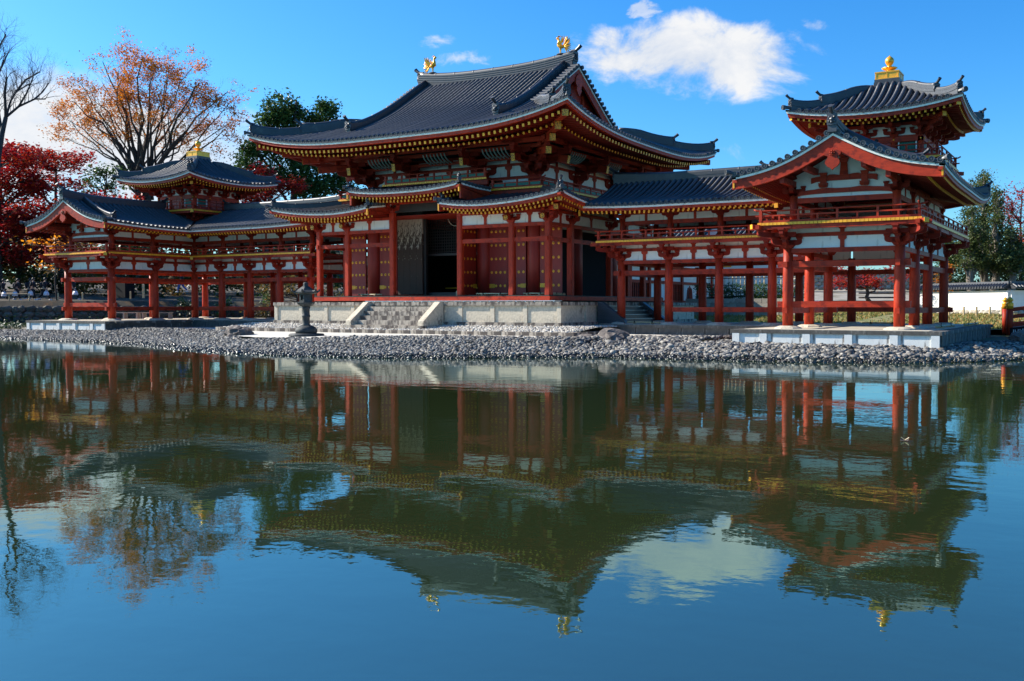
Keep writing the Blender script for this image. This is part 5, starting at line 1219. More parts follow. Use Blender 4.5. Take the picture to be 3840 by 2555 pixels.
TB(MB().box(-2.1, 2.0, 7.2, 26.8, .9, 4.5), 'inner_wall', 'plaster')
TB(MB().sheet([[(x, y, 6.3 - abs(x) * .48 + .03 * x * x) for y in (7.2, 27.4)] for x in [-3.6 + 7.2 * k / 12 for k in range(13)]]), 'roof', 'tile_bed')
for k in range(60): TB(MB().box(2.9, 3.5, 7.6 + k * .33, 7.68 + k * .33, 4.72, 4.82), 'rafter', 'gold')
# ---------------------------------------------------------------- ground, pond, shore
import numpy as np, bmesh
nr = np.random.default_rng(11)
def at_pix(u, v, D):
    """world point seen at photograph pixel (u, v) at depth D: used only to read positions off the photograph"""
    d = pix_dir(u, v); f = V(-math.sin(YAW) * math.cos(PITCH), math.cos(YAW) * math.cos(PITCH), math.sin(PITCH)); return CAM + d * (D / d.dot(f))
SHORE = [(-120, -18), (-70, -15), (-40, -13.2), (-28, -13.8), (-21.7, -14.3), (-17.1, -14.7), (-11.6, -15), (-7.5, -16.1), (-3.7, -17.5), (.56, -18.9), (4.3, -19.4), (9, -19), (11.2, -17.8), (13.2, -16.2), (15.3, -15.1), (19.6, -14.9), (22.3, -14.5), (24.6, -13.5), (26.3, -11.8), (27.6, -9.6), (31, -7.6), (45, -3), (70, 2), (120, 10)]
BORDER = [(-40, -10.5), (-26, -10.9), (-18, -9.2), (-12, -9.4), (-6, -12.6), (-2.2, -15.3), (3, -15.2), (7, -11.6), (10, -12.3), (12.4, -10.6), (13.2, -8.2), (16, -7.0), (17.8, -6.6), (17.9, -10.9), (25.0, -10.9), (25.3, -4.5), (34, 1.5)]
def gh(x, y):
    d = y - lerp(SHORE, x)
    if x > 24: d *= max(.45, 1 - (x - 24) * .2)
    sl = .10 if -15 < x < 13 else .088; z = max(-1.4, .13 * d) if d < 0 else min(.44, sl * d)
    if 16.5 < x < 27 and d > 0: z = .31 * min(1, d / 2.3)
    if y > 2: t = min(1, (y - 2) / 24); z += .55 * t * t * (3 - 2 * t)
    return z
xs = [-700, -350, -180, -110, -80] + [-60 + i for i in range(0, 111)] + [60, 80, 110, 180, 350, 700]
ys = [-60, -30] + [-22 + i * .6 for i in range(0, 60)] + [15 + i * 2 for i in range(20)] + [60, 90, 150, 300, 700, 1500]
gm = mat('ground', (.085, .075, .045), .95, var=.3, scale=1.2, alt=(.10, .12, .04), altscale=.35, altamt=.5, bump=.02, bscale=20)
tag(MB().sheet([[(x, y, gh(x, y)) for x in xs] for y in ys]).build('ground', 'ground', None, False, True, origin=(0, 0, 0)), kind='structure')
# pond
wm = bpy.data.materials.new('pond_water'); wm.use_nodes = True; MATS['pond_water'] = wm; t_ = wm.node_tree; n_ = t_.nodes; p_ = n_['Principled BSDF']
p_.inputs['Base Color'].default_value = (.018, .028, .010, 1); p_.inputs['Roughness'].default_value = .012; p_.inputs['IOR'].default_value = 2.9; p_.inputs['Specular Tint'].default_value = (.42, 1.0, .94, 1)
c_ = n_.new('ShaderNodeTexCoord'); hsum = None
for sc, amp, st in ((.30, .0065, (1, 1.5, 1)), (1.5, .0024, (1, 1.35, 1)), (6.0, .0006, (1, 1.2, 1))):
    mp_ = n_.new('ShaderNodeMapping'); mp_.inputs['Rotation'].default_value = (0, 0, R(-20)); mp_.inputs['Scale'].default_value = st; t_.links.new(c_.outputs['Object'], mp_.inputs[0])
    z_ = n_.new('ShaderNodeTexNoise'); z_.inputs['Scale'].default_value = sc; z_.inputs['Detail'].default_value = 3; t_.links.new(mp_.outputs[0], z_.inputs['Vector'])
    m_ = n_.new('ShaderNodeMath'); m_.operation = 'MULTIPLY'; m_.inputs[1].default_value = amp; t_.links.new(z_.outputs['Fac'], m_.inputs[0])
    if hsum is None: hsum = m_.outputs[0]
    else:
        a_ = n_.new('ShaderNodeMath'); t_.links.new(hsum, a_.inputs[0]); t_.links.new(m_.outputs[0], a_.inputs[1]); hsum = a_.outputs[0]
b_ = n_.new('ShaderNodeBump'); b_.inputs['Strength'].default_value = 1.0; b_.inputs['Distance'].default_value = 1.0; t_.links.new(hsum, b_.inputs['Height']); t_.links.new(b_.outputs[0], p_.inputs['Normal'])
tag(MB().sheet([[(-700, -500, 0), (700, -500, 0)], [(-700, 6, 0), (700, 6, 0)]]).build('pond_water', 'pond_water', None, origin=(0, 0, 0)), kind='structure')
# raked sand court between pebbles and podium
sx_ = [-26 + i * .5 for i in range(int(44 / .5) + 1)]
def bor(x): return lerp(BORDER[:13], x) if x <= 17.8 else -6.6
rows = []
for x in sx_:
    y0 = bor(x) + .15 * math.sin(x * 2.1) + .1 * math.sin(x * 5.3); rows.append([(x, y0 + (-4.2 - y0) * j / 8, max(gh(x, y0 + (-4.2 - y0) * j / 8), .40) + .012) for j in range(9)])
tag(MB().sheet(rows).build('sand_court', 'sand', None, False, True, origin=(0, 0, 0)), kind='structure')
def fast(name, vv, ff, m, parent=None, face_attr=None, smooth=False):
    me = bpy.data.meshes.new(name); vv = np.asarray(vv, np.float32); ff = np.asarray(ff, np.int32); k = ff.shape[1]
    me.vertices.add(len(vv)); me.vertices.foreach_set('co', vv.ravel()); me.loops.add(ff.size); me.loops.foreach_set('vertex_index', ff.ravel()); me.polygons.add(len(ff))
    me.polygons.foreach_set('loop_start', np.arange(0, ff.size, k, dtype=np.int32)); me.polygons.foreach_set('loop_total', np.full(len(ff), k, np.int32))
    if smooth: me.polygons.foreach_set('use_smooth', np.ones(len(ff), bool))
    me.update(calc_edges=True); me.materials.append(MATS[m])
    if face_attr is not None:
        a = me.attributes.new('leafrand', 'FLOAT', 'FACE'); a.data.foreach_set('value', np.asarray(face_attr, np.float32))
    o = bpy.data.objects.new(name, me); COL.objects.link(o); _local(o, parent, Matrix.Identity(4)); return o
def scatter_stones(pts, sizes, sub, flat):
    V0 = np.array([tuple(p) for p in ICO[sub][0]], np.float32); F0 = np.array(ICO[sub][1], np.int32); N = len(pts); k = len(V0)
    P = np.repeat(V0[None], N, 0) * (1 + (nr.random((N, k, 1)) - .5) * .62); P *= sizes[:, None, :]
    P[:, :, 2] *= flat
    az = nr.random(N) * 6.283; tl = (nr.random(N) - .5) * .9
    ct, st = np.cos(tl)[:, None], np.sin(tl)[:, None]; x, z = P[:, :, 0] * ct - P[:, :, 2] * st, P[:, :, 0] * st + P[:, :, 2] * ct
    ca, sa = np.cos(az)[:, None], np.sin(az)[:, None]; X = x * ca - P[:, :, 1] * sa; Y = x * sa + P[:, :, 1] * ca
    out = np.stack([X, Y, z], -1) + np.asarray(pts)[:, None, :]; F = F0[None] + (np.arange(N) * k)[:, None, None]
    return out.reshape(-1, 3), F.reshape(-1, 3), np.repeat(nr.random(N), len(F0))
leafmat('pebble', [(.035, .034, .033), (.085, .083, .08), (.16, .15, .14), (.36, .33, .28), (.13, .105, .08)], 0.0, .7)
leafmat('gravel_warm', [(.30, .27, .22), (.52, .47, .40), (.66, .62, .55), (.42, .36, .28)], 0.0, .8)
def pebble_pts(x0, x1, dens, f0, f1):
    pts = []
    n = int((x1 - x0) * 7.5 * dens)
    for _ in range(n):
        x = x0 + rnd.random() * (x1 - x0); a = lerp(SHORE, x); b = lerp(BORDER, x) if not (17.8 < x < 17.9) else -7
        a0 = a - .5; y = a0 + rnd.random() * 7.5
        if y > b + .12 * math.sin(x * 3) or x > 25.2 and y > -4: continue
        pts.append((x, y, gh(x, y) + rnd.random() * .06 + .01))
    return pts
allv = []; allf = []; alla = []; base = 0; wetp = []; wets = []
for x0, x1, dens, sub, s0, s1 in ((-30, -4, 160, 0, .04, .075), (-4, 12, 160, 0, .042, .08), (12, 33, 118, 1, .042, .105)):
    pts = np.array(pebble_pts(x0, x1, dens, 0, 0), np.float32); N = len(pts); r_ = s0 + (s1 - s0) * nr.random(N) ** 1.8
    sz = np.stack([r_ * (1 + .4 * nr.random(N)), r_ * (.6 + .3 * nr.random(N)), r_ * .62], -1).astype(np.float32)
    big = nr.random(N) < .06; sz[big] *= 1.5
    dsh = np.array([p[1] - lerp(SHORE, p[0]) for p in pts]); wet = dsh < .28 + .12 * np.sin(pts[:, 0] * 2.3); wetp.append(pts[wet]); wets.append(sz[wet]); pts = pts[~wet]; sz = sz[~wet]
    v_, f_, a_ = scatter_stones(pts, sz, sub, 1.0); allv.append(v_); allf.append(f_ + base); alla.append(a_); base += len(v_)
tag(fast('shore_pebbles', np.concatenate(allv), np.concatenate(allf), 'pebble', None, np.concatenate(alla), False), 'grey rounded pebbles covering the sloping pond shore', 'pebbles', kind='stuff')
leafmat('pebble_wet', [(.018, .018, .017), (.04, .038, .034), (.075, .07, .06), (.05, .055, .03)], 0.0, .25)
v_, f_, a_ = scatter_stones(np.concatenate(wetp), np.concatenate(wets), 0, 1.0)
tag(fast('wet_pebbles', v_, f_, 'pebble_wet', None, a_, False), 'dark wet pebbles along the very edge of the pond', 'pebbles', kind='stuff')
# low kerb with a gravel strip round the podium
K = thing('gravel_kerb', (0, -9, .4), 'low stone kerb holding a strip of pale gravel in front of the podium', 'kerb')
def gz_(y): return .58 + .20 * min(1, (y + 9.6) / 2.0)
def kerb(a, b, n, out):
    a = V(*a, 0); b = V(*b, 0); d = (b - a) / n; dn = d.normalized(); o = V(*out, 0)
    for i in range(n):
        j = (rnd.random() - .5) * .04; p0 = a + d * i + dn * .006 + o * j; p1 = a + d * (i + 1) - dn * .006 + o * j; h = .60 + rnd.random() * .03
        MB().ring([[p0 + V(0, 0, .3), p1 + V(0, 0, .3), p1 - o * .28 + V(0, 0, .3), p0 - o * .28 + V(0, 0, .3)], [p + V(0, 0, h) for p in (p0, p1, p1 - o * .28, p0 - o * .28)]]).build('kerb_stone', 'stone_cap', K)
kerb((-10.6, -9.75), (10.6, -9.75), 30, (0, -1)); kerb((10.6, -9.75), (10.6, -5.4), 6, (1, 0)); kerb((-10.6, -9.75), (-10.6, -5.4), 6, (-1, 0))
MB().sheet([[(x, y, gz_(y)) for x in (-10.4, 10.4)] for y in (-9.6, -7.5, -5.0)]).build('gravel_bed', 'sand', K)
gp = [(x, y, gz_(y) + .005 + rnd.random() * .035) for x, y in ((-10.35 + rnd.random() * 20.7, -9.6 + rnd.random() * 2.0) for _ in range(5200)) if not (abs(x) < 2.3 and y > -9.15)]
gp += [(s * (8.85 + rnd.random() * 1.5), -7.7 + rnd.random() * 2.6, .785 + rnd.random() * .03) for s in (-1, 1) for _ in range(500)]
gp = np.array(gp, np.float32); r_ = .04 + .035 * nr.random(len(gp)); v_, f_, a_ = scatter_stones(gp, np.stack([r_, r_ * .8, r_ * .6], -1).astype(np.float32), 0, 1)
o = fast('gravel', v_, f_, 'gravel_warm', K, a_, True); o['kind'] = 'stuff'
# stone lantern on the axis
LY = -13.9; L = thing('stone_lantern', (0, LY, .44), 'dark weathered hexagonal lantern standing on a round base among the pebbles', 'lantern')
def LB(prof, nm, n=6, m='lantern_stone', rot=0, jit=0):
    b = MB(); b.lathe(prof, (0, LY, 0), n, jit); return b.build(nm, m, L, False, n > 8)
LB([(.74, .40), (.74, .50), (.70, .54), (.40, .56)], 'base_slab', 14, jit=.06); LB([(.42, .55), (.46, .64), (.44, .74), (.36, .82), (.24, .88)], 'lotus_base', 18)
LB([(.165, .86), (.175, .90), (.15, .95), (.15, 1.22), (.175, 1.25), (.175, 1.31), (.15, 1.34), (.15, 1.58), (.18, 1.62), (.16, 1.68)], 'shaft', 18)
LB([(.20, 1.68), (.34, 1.78), (.37, 1.84), (.37, 1.88), (.26, 1.885)], 'platform', 6)
fb = MB()
for k in range(6):
    a0, a1 = R(60 * k), R(60 * (k + 1)); p0, p1 = V(.27 * math.cos(a0), LY + .27 * math.sin(a0), 0), V(.27 * math.cos(a1), LY + .27 * math.sin(a1), 0)
    d = p1 - p0
    if k in (0, 2, 4):
        for f0, f1, z0, z1 in ((0, .28, 1.88, 2.24), (.72, 1, 1.88, 2.24), (.28, .72, 1.88, 1.95), (.28, .72, 2.17, 2.24)): fb.ring([[q.lerp(V(0, LY, 0), t) + V(0, 0, z) for q, t in ((p0 + d * f0, 0), (p0 + d * f1, 0), (p0 + d * f1, .2), (p0 + d * f0, .2))] for z in (z0, z1)])
    else: fb.ring([[q.lerp(V(0, LY, 0), t) + V(0, 0, z) for q, t in ((p0, 0), (p1, 0), (p1, .2), (p0, .2))] for z in (1.88, 2.24)])
fb.build('fire_box', 'lantern_stone', L)
LB([(.30, 2.22), (.50, 2.25), (.51, 2.30), (.36, 2.37), (.24, 2.46), (.16, 2.52), (.13, 2.53)], 'roof_cap', 6)
for k in range(6):
    a = R(60 * k); b = MB(); b.tube([V(.38 * math.cos(a), LY + .38 * math.sin(a), 2.33), V(.50 * math.cos(a), LY + .50 * math.sin(a), 2.31), V(.57 * math.cos(a), LY + .57 * math.sin(a), 2.36), V(.55 * math.cos(a), LY + .55 * math.sin(a), 2.41)], [.04, .05, .045, .03], 6); b.build('roof_curl', 'lantern_stone', L)
LB([(.10, 2.52), (.13, 2.55), (.09, 2.58), (.11, 2.63), (.10, 2.67), (.04, 2.71)], 'jewel', 12)
# rocks on the shore
def rock(p, s, label, n=3, m='rock'):
    b = MB()
    for k in range(n):
        q = Matrix.Rotation(rnd.random() * 6, 3, 'Z'); off = V((rnd.random() - .5) * s[0] * 1.1, (rnd.random() - .5) * s[1] * .6, (rnd.random() - .5) * s[2] * .2) * (k > 0)
        b.ico(Vector(p) + off, 1, 2, .13, (s[0] * (.9 - .18 * k), s[1] * (.9 - .15 * k), s[2] * (1 - .2 * k)), q)
    o = b.build('rock', m, None); tag(o, label, 'rock', 'rocks set among the shore pebbles')
rock((11.9, -10.9, .25), (.75, .5, .36), 'pale craggy rock leaning against the big brown rock by the kerb', 3, 'rock'); rock((13.15, -11.2, .28), (.95, .7, .55), 'large rounded brown rock on the pebbles by the kerb corner', 2)
rock((8.2, -12.2, .34), (.85, .45, .20), 'low flat rock on the edge of the sand before the podium', 2); rock((-4.3, -13.8, .40), (.95, .6, .42), 'long dark ridged rock between lantern and wing corridor', 3)
rock((-10.6, -11.2, .34), (.55, .4, .22), 'small dark rock at the pebble edge below the left corridor plinth', 2); rock((16.3, -7.2, .42), (.5, .25, .12), 'flat rock peeping from the sand at the foot of the corridor plinth', 2)
rock((27.0, -4.6, .45), (.9, .6, .35), 'mossy rock in the shade between the plinth and the arched bridge', 2)

# ---------------------------------------------------------------- left bank: retaining wall, path, walkers
WALL = [(-58, -40), (-47, -22), (-39, -6), (-35, 1.5), (-31.5, 9), (-24, 15), (-8, 17)]
RW = thing('retaining_wall', (-38, -4, .3), 'rough dark fieldstone retaining wall below the path of walking students', 'wall')
def wseg(zt, back, name, m, z0=0.0):
    b = MB(); pts = [V(*p, 0) for p in WALL]; rings = []
    for i, p in enumerate(pts):
        d = (pts[min(i + 1, len(pts) - 1)] - pts[max(i - 1, 0)]).normalized(); n = V(d.y, -d.x, 0) * -1; rings.append([p + V(0, 0, z0), p + n * back + V(0, 0, z0), p + n * back + V(0, 0, zt), p + n * .12 + V(0, 0, zt)])
    return b.ring(rings).build(name, m, RW if name == 'wall_core' else None)
wseg(1.62, 1.2, 'wall_core', 'stone_dark')
stones = [shared(('wall_stone', k), lambda b: b.ico((0, 0, 0), 1, 0 if k > 5 else 1, .16), 'stone_wall') for k in range(6)]
cnt = 0; stuffb = MB()
for (a, b) in zip(WALL, WALL[1:]):
    a, b = V(*a, 0), V(*b, 0); d = (b - a); Ls = d.length; d.normalize(); n = V(d.y, -d.x, 0)
    for row in range(4):
        s = (row % 2) * .25
        while s < Ls:
            w = .38 + rnd.random() * .42; z = .34 + row * .37; p = a + d * (s + w / 2) - n * 0 + V(0, 0, z + (rnd.random() - .5) * .08)
            near = p.x > -48 and p.x < -21
            if near and cnt < 300:
                place('wall_stone', stones[rnd.randrange(6)], RW, frame(p + n * .02, d) @ Matrix.Rotation((rnd.random() - .5) * .5, 4, 'X') @ Matrix.Diagonal((.16, w * .60, .22 + rnd.random() * .05, 1))); cnt += 1
            else: stuffb.ico(p, 1, 0, .15, (.3, .3, .22))
            s += w + .02
o = stuffb.build('wall_stones_far', 'stone_wall', RW); o['kind'] = 'stuff'
# embankment behind the wall
bk = []
for i, p in enumerate(WALL):
    pts = [V(*q, 0) for q in WALL]; d = (pts[min(i + 1, len(pts) - 1)] - pts[max(i - 1, 0)]).normalized(); n = V(-d.y, d.x, 0)
    bk.append([V(*p, 0) + n * o_ + V(0, 0, z_) for o_, z_ in ((.1, 1.60), (1.1, 1.66), (1.4, 2.05), (4.6, 2.12), (9, 2.3), (14, 2.6), (30, 3.4), (60, 4.6))])
mat('bank_soil', (.055, .045, .028), .95, var=.4, scale=1.5, alt=(.16, .075, .02), altscale=.9, altamt=.35, bump=.03, bscale=12)
tag(MB().sheet(bk).build('embankment', 'bank_soil', None, False, True, origin=(0, 0, 0)), kind='structure')
# people (skin-modifier figures): body, uniform, hair, shoes, backpack
def skin_obj(name, joints, edges, m, parent, M, sub=1):
    me = bpy.data.meshes.new(name); bm = bmesh.new(); lay = bm.verts.layers.skin.verify(); vs = [bm.verts.new(j[:3]) for j in joints]
    for i, j in enumerate(joints): vs[i][lay].radius = (j[3], j[4] if len(j) > 4 else j[3]); vs[i][lay].use_root = (i == 0)
    for a, b in edges: bm.edges.new((vs[a], vs[b]))
    bm.to_mesh(me); bm.free(); me.materials.append(MATS[m])
    o = place(name, me, parent, M); o.modifiers.new('skin', 'SKIN').use_smooth_shade = True; s = o.modifiers.new('sub', 'SUBSURF'); s.levels = sub; s.render_levels = sub; return o
def person(p, face, label, h=1.66, stride=.32, legs='uniform', top='uniform', pack=True, arm=0.0, group='students walking along the path above the wall', flip=1):
    k = h / 1.72; P = thing('person', p, label, 'person', group, math.atan2(face.y, face.x)); M = WM[P]
    a = stride * flip
    hip, kn = .90 * k, .48 * k
    def hand(x, y, z, s):
        J = [(x, y, z, .022), (x + .01, y, z - .05 * k, .03)]; E = [(0, 1)]
        for i, (dy, l) in enumerate(((-.026, .055), (-.009, .065), (.009, .062), (.026, .05))):
            J += [(x + .02, y + dy, z - .085 * k, .009), (x + .03, y + dy, z - (.085 + l) * k, .008)]; E += [(1, len(J) - 2), (len(J) - 2, len(J) - 1)]
        J += [(x + .035, y - s * .035, z - .07 * k, .010), (x + .045, y - s * .03, z - .105 * k, .008)]; E += [(1, len(J) - 2), (len(J) - 2, len(J) - 1)]; return J, E
    # body: pelvis root, torso, neck, head, limbs
    J = [(0, 0, hip, .11, .14), (0, 0, 1.12 * k, .10, .13), (.02, 0, 1.34 * k, .10, .15), (.03, 0, 1.45 * k, .055), (.05, 0, 1.52 * k, .052), (.065, 0, 1.58 * k, .082), (.07, 0, 1.66 * k, .072)]; E = [(0, 1), (1, 2), (2, 3), (3, 4), (4, 5), (5, 6)]
    J += [(.16, 0, 1.57 * k, .014)]; E += [(5, len(J) - 1)]       # nose
    hands = []
    for s in (-1, 1):
        i = len(J); ka = a * s
        J += [(0, s * .09, hip - .06, .085), (.06 + ka * .45, s * .095, kn, .058), (ka * .95 - (.10 if ka < 0 else 0), s * .095, .09 + (.06 if ka < 0 else 0), .038), (ka * .95 + .12, s * .10, .04 + (.03 if ka < 0 else 0), .03)]; E += [(0, i), (i, i + 1), (i + 1, i + 2), (i + 2, i + 3)]
        i = len(J); sw = -ka * .6; el = .0
        if arm and s == 1: pts = [(.03, s * .19, 1.37 * k, .055), (.18, s * .21, 1.16 * k, .042), (.40, s * .15, 1.30 * k, .03)]
        else: pts = [(.03, s * .19, 1.37 * k, .055), (.0 + sw * .4, s * .23, 1.10 * k, .042), (.06 + sw * .8, s * .22, .87 * k, .03)]
        J += pts; E += [(2, i), (i, i + 1), (i + 1, i + 2)]
        hj, he = hand(*pts[2][:3], s); o_ = len(J); J += hj; E += [(i + 2, o_)] + [(x + o_, y + o_) for x, y in he]; hands.append(Vector(pts[2][:3]))
    B_ = skin_obj('body', J, E, 'skin', P, M)
    # uniform over torso, arms and legs
    J2 = [(0, 0, hip, .145, .175), (-.01, 0, 1.14 * k, .135, .17), (.01, 0, 1.36 * k, .125, .18), (.03, 0, 1.43 * k, .075)]; E2 = [(0, 1), (1, 2), (2, 3)]; base = 9 * 0
    idx = 8
    for s in (-1, 1):
        ka = a * s; sw = -ka * .6; i = len(J2)
        if arm and s == 1: J2 += [(.03, s * .19, 1.37 * k, .075), (.18, s * .21, 1.16 * k, .06), (.37, s * .155, 1.28 * k, .046)]
        else: J2 += [(.03, s * .19, 1.37 * k, .075), (sw * .4, s * .23, 1.10 * k, .06), (.05 + sw * .75, s * .22, .90 * k, .046)]
        E2 += [(2, i), (i, i + 1), (i + 1, i + 2)]
    skin_obj('jacket', J2, E2, top, B_, M)
    J3 = [(0, 0, hip + .02, .14, .17)]; E3 = []
    for s in (-1, 1):
        ka = a * s; i = len(J3); J3 += [(0, s * .09, hip - .08, .115), (.06 + ka * .45, s * .095, kn, .085), (ka * .93 - (.10 if ka < 0 else 0), s * .095, .13 + (.06 if ka < 0 else 0), .068)]; E3 += [(0, i), (i, i + 1), (i + 1, i + 2)]
    skin_obj('trousers', J3, E3, legs, B_, M)
    for s in (-1, 1):
        ka = a * s; z = .03 + (.06 if ka < 0 else 0); b = MB(); b.ico((ka * .95 + .05 - (.10 if ka < 0 else 0), s * .10, z + .02), 1, 1, 0, (.14, .055, .05)); o = newmesh('shoe', b.v, b.f, 'shoe', True); place('shoe', o, B_, M)
    b = MB(); b.ico((.05, 0, 1.645 * k), 1, 2, .06, (.105, .092, .10)); b.ico((.0, 0, 1.60 * k), 1, 1, .05, (.07, .085, .09)); place('hair', newmesh('hair', b.v, b.f, 'hair', True), B_, M)
    if pack: b = MB(); b.ico((-.20, 0, 1.18 * k), 1, 2, .04, (.14, .17, .24)); place('backpack', newmesh('backpack', b.v, b.f, 'uniform', True), B_, M)
    return M, hands, k
def bag(M, q, label, s=1.0):
    b = MB(); q = V(q[0] + .03, q[1], q[2] - .12)
    b.ring([[M @ (q + V(sx * w * s, sy * t * s, z * s)) for sx, sy in ((-1, -1), (1, -1), (1, 1), (-1, 1))] for w, t, z in ((.17, .07, -.38), (.185, .08, -.30), (.15, .05, -.12), (.10, .02, -.06))])
    o = b.build('tote_bag', 'bag_white', None, False, True); tag(o, label, 'bag', 'white bags carried by the students')
    for t in (-.03, .03):
        h = MB(); h.tube([M @ (q + V(-.08, t, -.08)), M @ (q + V(-.04, t * .5, .02)), M @ (q + V(.04, t * .5, .02)), M @ (q + V(.08, t, -.08))], .012, 5); h.build('handle', 'bag_white', o)
IMR = V(math.cos(YAW), math.sin(YAW), 0)
def ped(u, v, D): p = at_pix(u, v, D); return V(p.x, p.y, p.z)
PE = [(12, 1129, 72, 'student in black uniform with bowed head walking before the dark pillar', 1.64, 1, 0, True, 'student bending forward'), (66, 1128, 72, 'student in black uniform with backpack looking down while walking', 1.66, -1, 0, True, ''), (112, 1127, 73.5, 'student in black uniform half hidden behind a companion', 1.68, 1, 0, True, ''), (124, 1127, 72, 'student in black uniform walking beside a companion, white bag low', 1.70, -1, 0, False, ''), (168, 1127, 72, 'student in black uniform striding with one hand raised', 1.70, 1, 1, True, ''), (276, 1125, 72, 'student in black uniform striding past the wing column', 1.68, 1, 0, False, '')]
for u, v, D, lab, h, fl, arm, pk, _ in PE:
    M, hands, k = person(ped(u, v, D), IMR, lab, h, .34 if arm or u > 200 else .26, flip=fl, arm=arm, pack=pk)
    bag(M, hands[0], {12: 'white bag held by the student with bowed head', 66: 'white bag held by the student looking down', 112: 'white bag held by the half hidden student', 124: 'white bag hanging low beside the companion', 168: 'white bag held by the striding student with raised hand', 276: 'white bag carried past the wing column'}[u])
person(ped(682, 1098, 74), V(-IMR.x, -IMR.y, 0), 'walker in blue jeans seen through the corridor columns', 1.72, .3, legs='jeans', top='uniform', pack=False, group=None)
person(ped(3424, 1188, 78), V(.3, 1, 0), 'visitor in pale shirt and dark trousers beyond the pavilion columns', 1.70, .12, top='shoe', pack=False, group=None)
# bamboo hand rail, wooden posts, bench
def rail_fence(us, v, D, label, pole_v):
    ps = [ped(u, v, D) for u in us]; T = thing('bamboo_rail', ps[0], label, 'railing')
    for p in ps: MB().lathe([(.05, -.1), (.05, .62)], p, 8).build('post', 'bamboo', T)
    MB().tube([p + V(0, 0, .60) for p in ps], .035, 8).build('rail', 'bamboo', T)
rail_fence((-40, 35, 110), 1134, 69.5, 'bamboo hand rail above the stone wall in front of the students', 0)
for u, v, lab in ((218, 1128, 'short bamboo post on the path just left of the wing column'), (310, 1126, 'short bamboo post on the path behind the wing floor'), (490, 1122, 'short bamboo post beside the dark cabinet'), (538, 1118, 'square wooden signpost on the bank behind the corridor')):
    p = ped(u, v, 70.5); h = 1.0 if u == 538 else .55; w = .11 if u == 538 else .05
    o = MB().lathe([(w, 0), (w, h), (w * .6, h + .03)], p, 4 if u == 538 else 8).build('path_post', 'bamboo', None); tag(o, lab, 'post', 'posts along the path')
p = ped(470, 1118, 73); o = MB().box(p.x - .55, p.x + .55, p.y - .4, p.y + .4, p.z, p.z + 1.55).build('cabinet', 'black', None); tag(o, 'dark tall utility cabinet on the path behind the corridor columns', 'cabinet')
for k, (u, lab) in enumerate(((470, 'grey slatted bench behind the corner of the wing corridor'), (590, 'grey slatted bench beyond the second wing column'))):
    p = ped(u, 1196, 60.5); T = thing('bench', p, lab, 'bench', 'benches behind the wing corridor', YAW * .9); M = WM[T]; mat('bench_wood', (.30, .27, .24), .8, var=.3, scale=4) if 'bench_wood' not in MATS else None
    for q in (-.14, 0, .14): b = MB().box(-.95, .95, q - .06, q + .06, .36, .41); b.v = [M @ x for x in b.v]; b.build('seat_slat', 'bench_wood', T)
    for q in (-.85, 0, .85): b = MB().box(q - .05, q + .05, -.2, .2, 0, .36); b.v = [M @ x for x in b.v]; b.build('leg', 'bench_wood', T)
# bamboo barrier poles lying on floors
def barrier(a, b, label):
    a, b = Vector(a), Vector(b); T = thing('bamboo_barrier', (a + b) / 2 - V(0, 0, .08), label, 'barrier', 'bamboo poles barring entry'); d = (b - a)
    MB().tube([a, a + d * .33 + V(0, 0, .004), a + d * .66 - V(0, 0, .004), b], .035, 8).build('pole', 'bamboo', T, False, True)
    for t in (.22, .76):
        q = a + d * t; MB().ico(q, .05, 1, .2).build('rope_knot', 'rope', T); s = d.normalized().cross(V(0, 0, 1)); MB().tube([q - s * .16 - V(0, 0, .05), q - V(0, 0, .045), q + s * .16 - V(0, 0, .05)], .028, 6).build('foot', 'bamboo', T); MB().tube([q, q + V(0, 0, .05) + s * .03, q + V(0, 0, .12) + s * .05], .012, 5).build('rope_end', 'rope', T)
barrier((2.9, -5.75, 2.29), (4.75, -5.75, 2.29), 'bamboo pole on the hall floor before the double doors'); barrier((5.6, -5.75, 2.29), (6.85, -5.75, 2.29), 'bamboo pole on the hall floor between the two corner columns')
barrier((-4.6, -5.75, 2.29), (-3.0, -5.75, 2.29), 'bamboo pole on the hall floor left of the weathered door'); barrier((7.05, -5.4, 2.29), (7.05, -4.4, 2.29), 'bamboo pole on the hall floor at its side edge')
barrier((10.35, -4.35, .97), (12.0, -4.35, .97), 'bamboo pole on the corridor plinth beside the side steps'); barrier((24.35, -7.6, .965), (24.35, -3.2, .965), 'long bamboo pole along the pavilion plinth edge'); barrier((20.2, -1.0, .965), (21.9, -1.0, .965), 'bamboo pole on the earth floor deep inside the pavilion')
barrier((24.7, -3.0, .965), (24.7, 1.0, .965), 'long bamboo pole at the rear of the pavilion plinth')
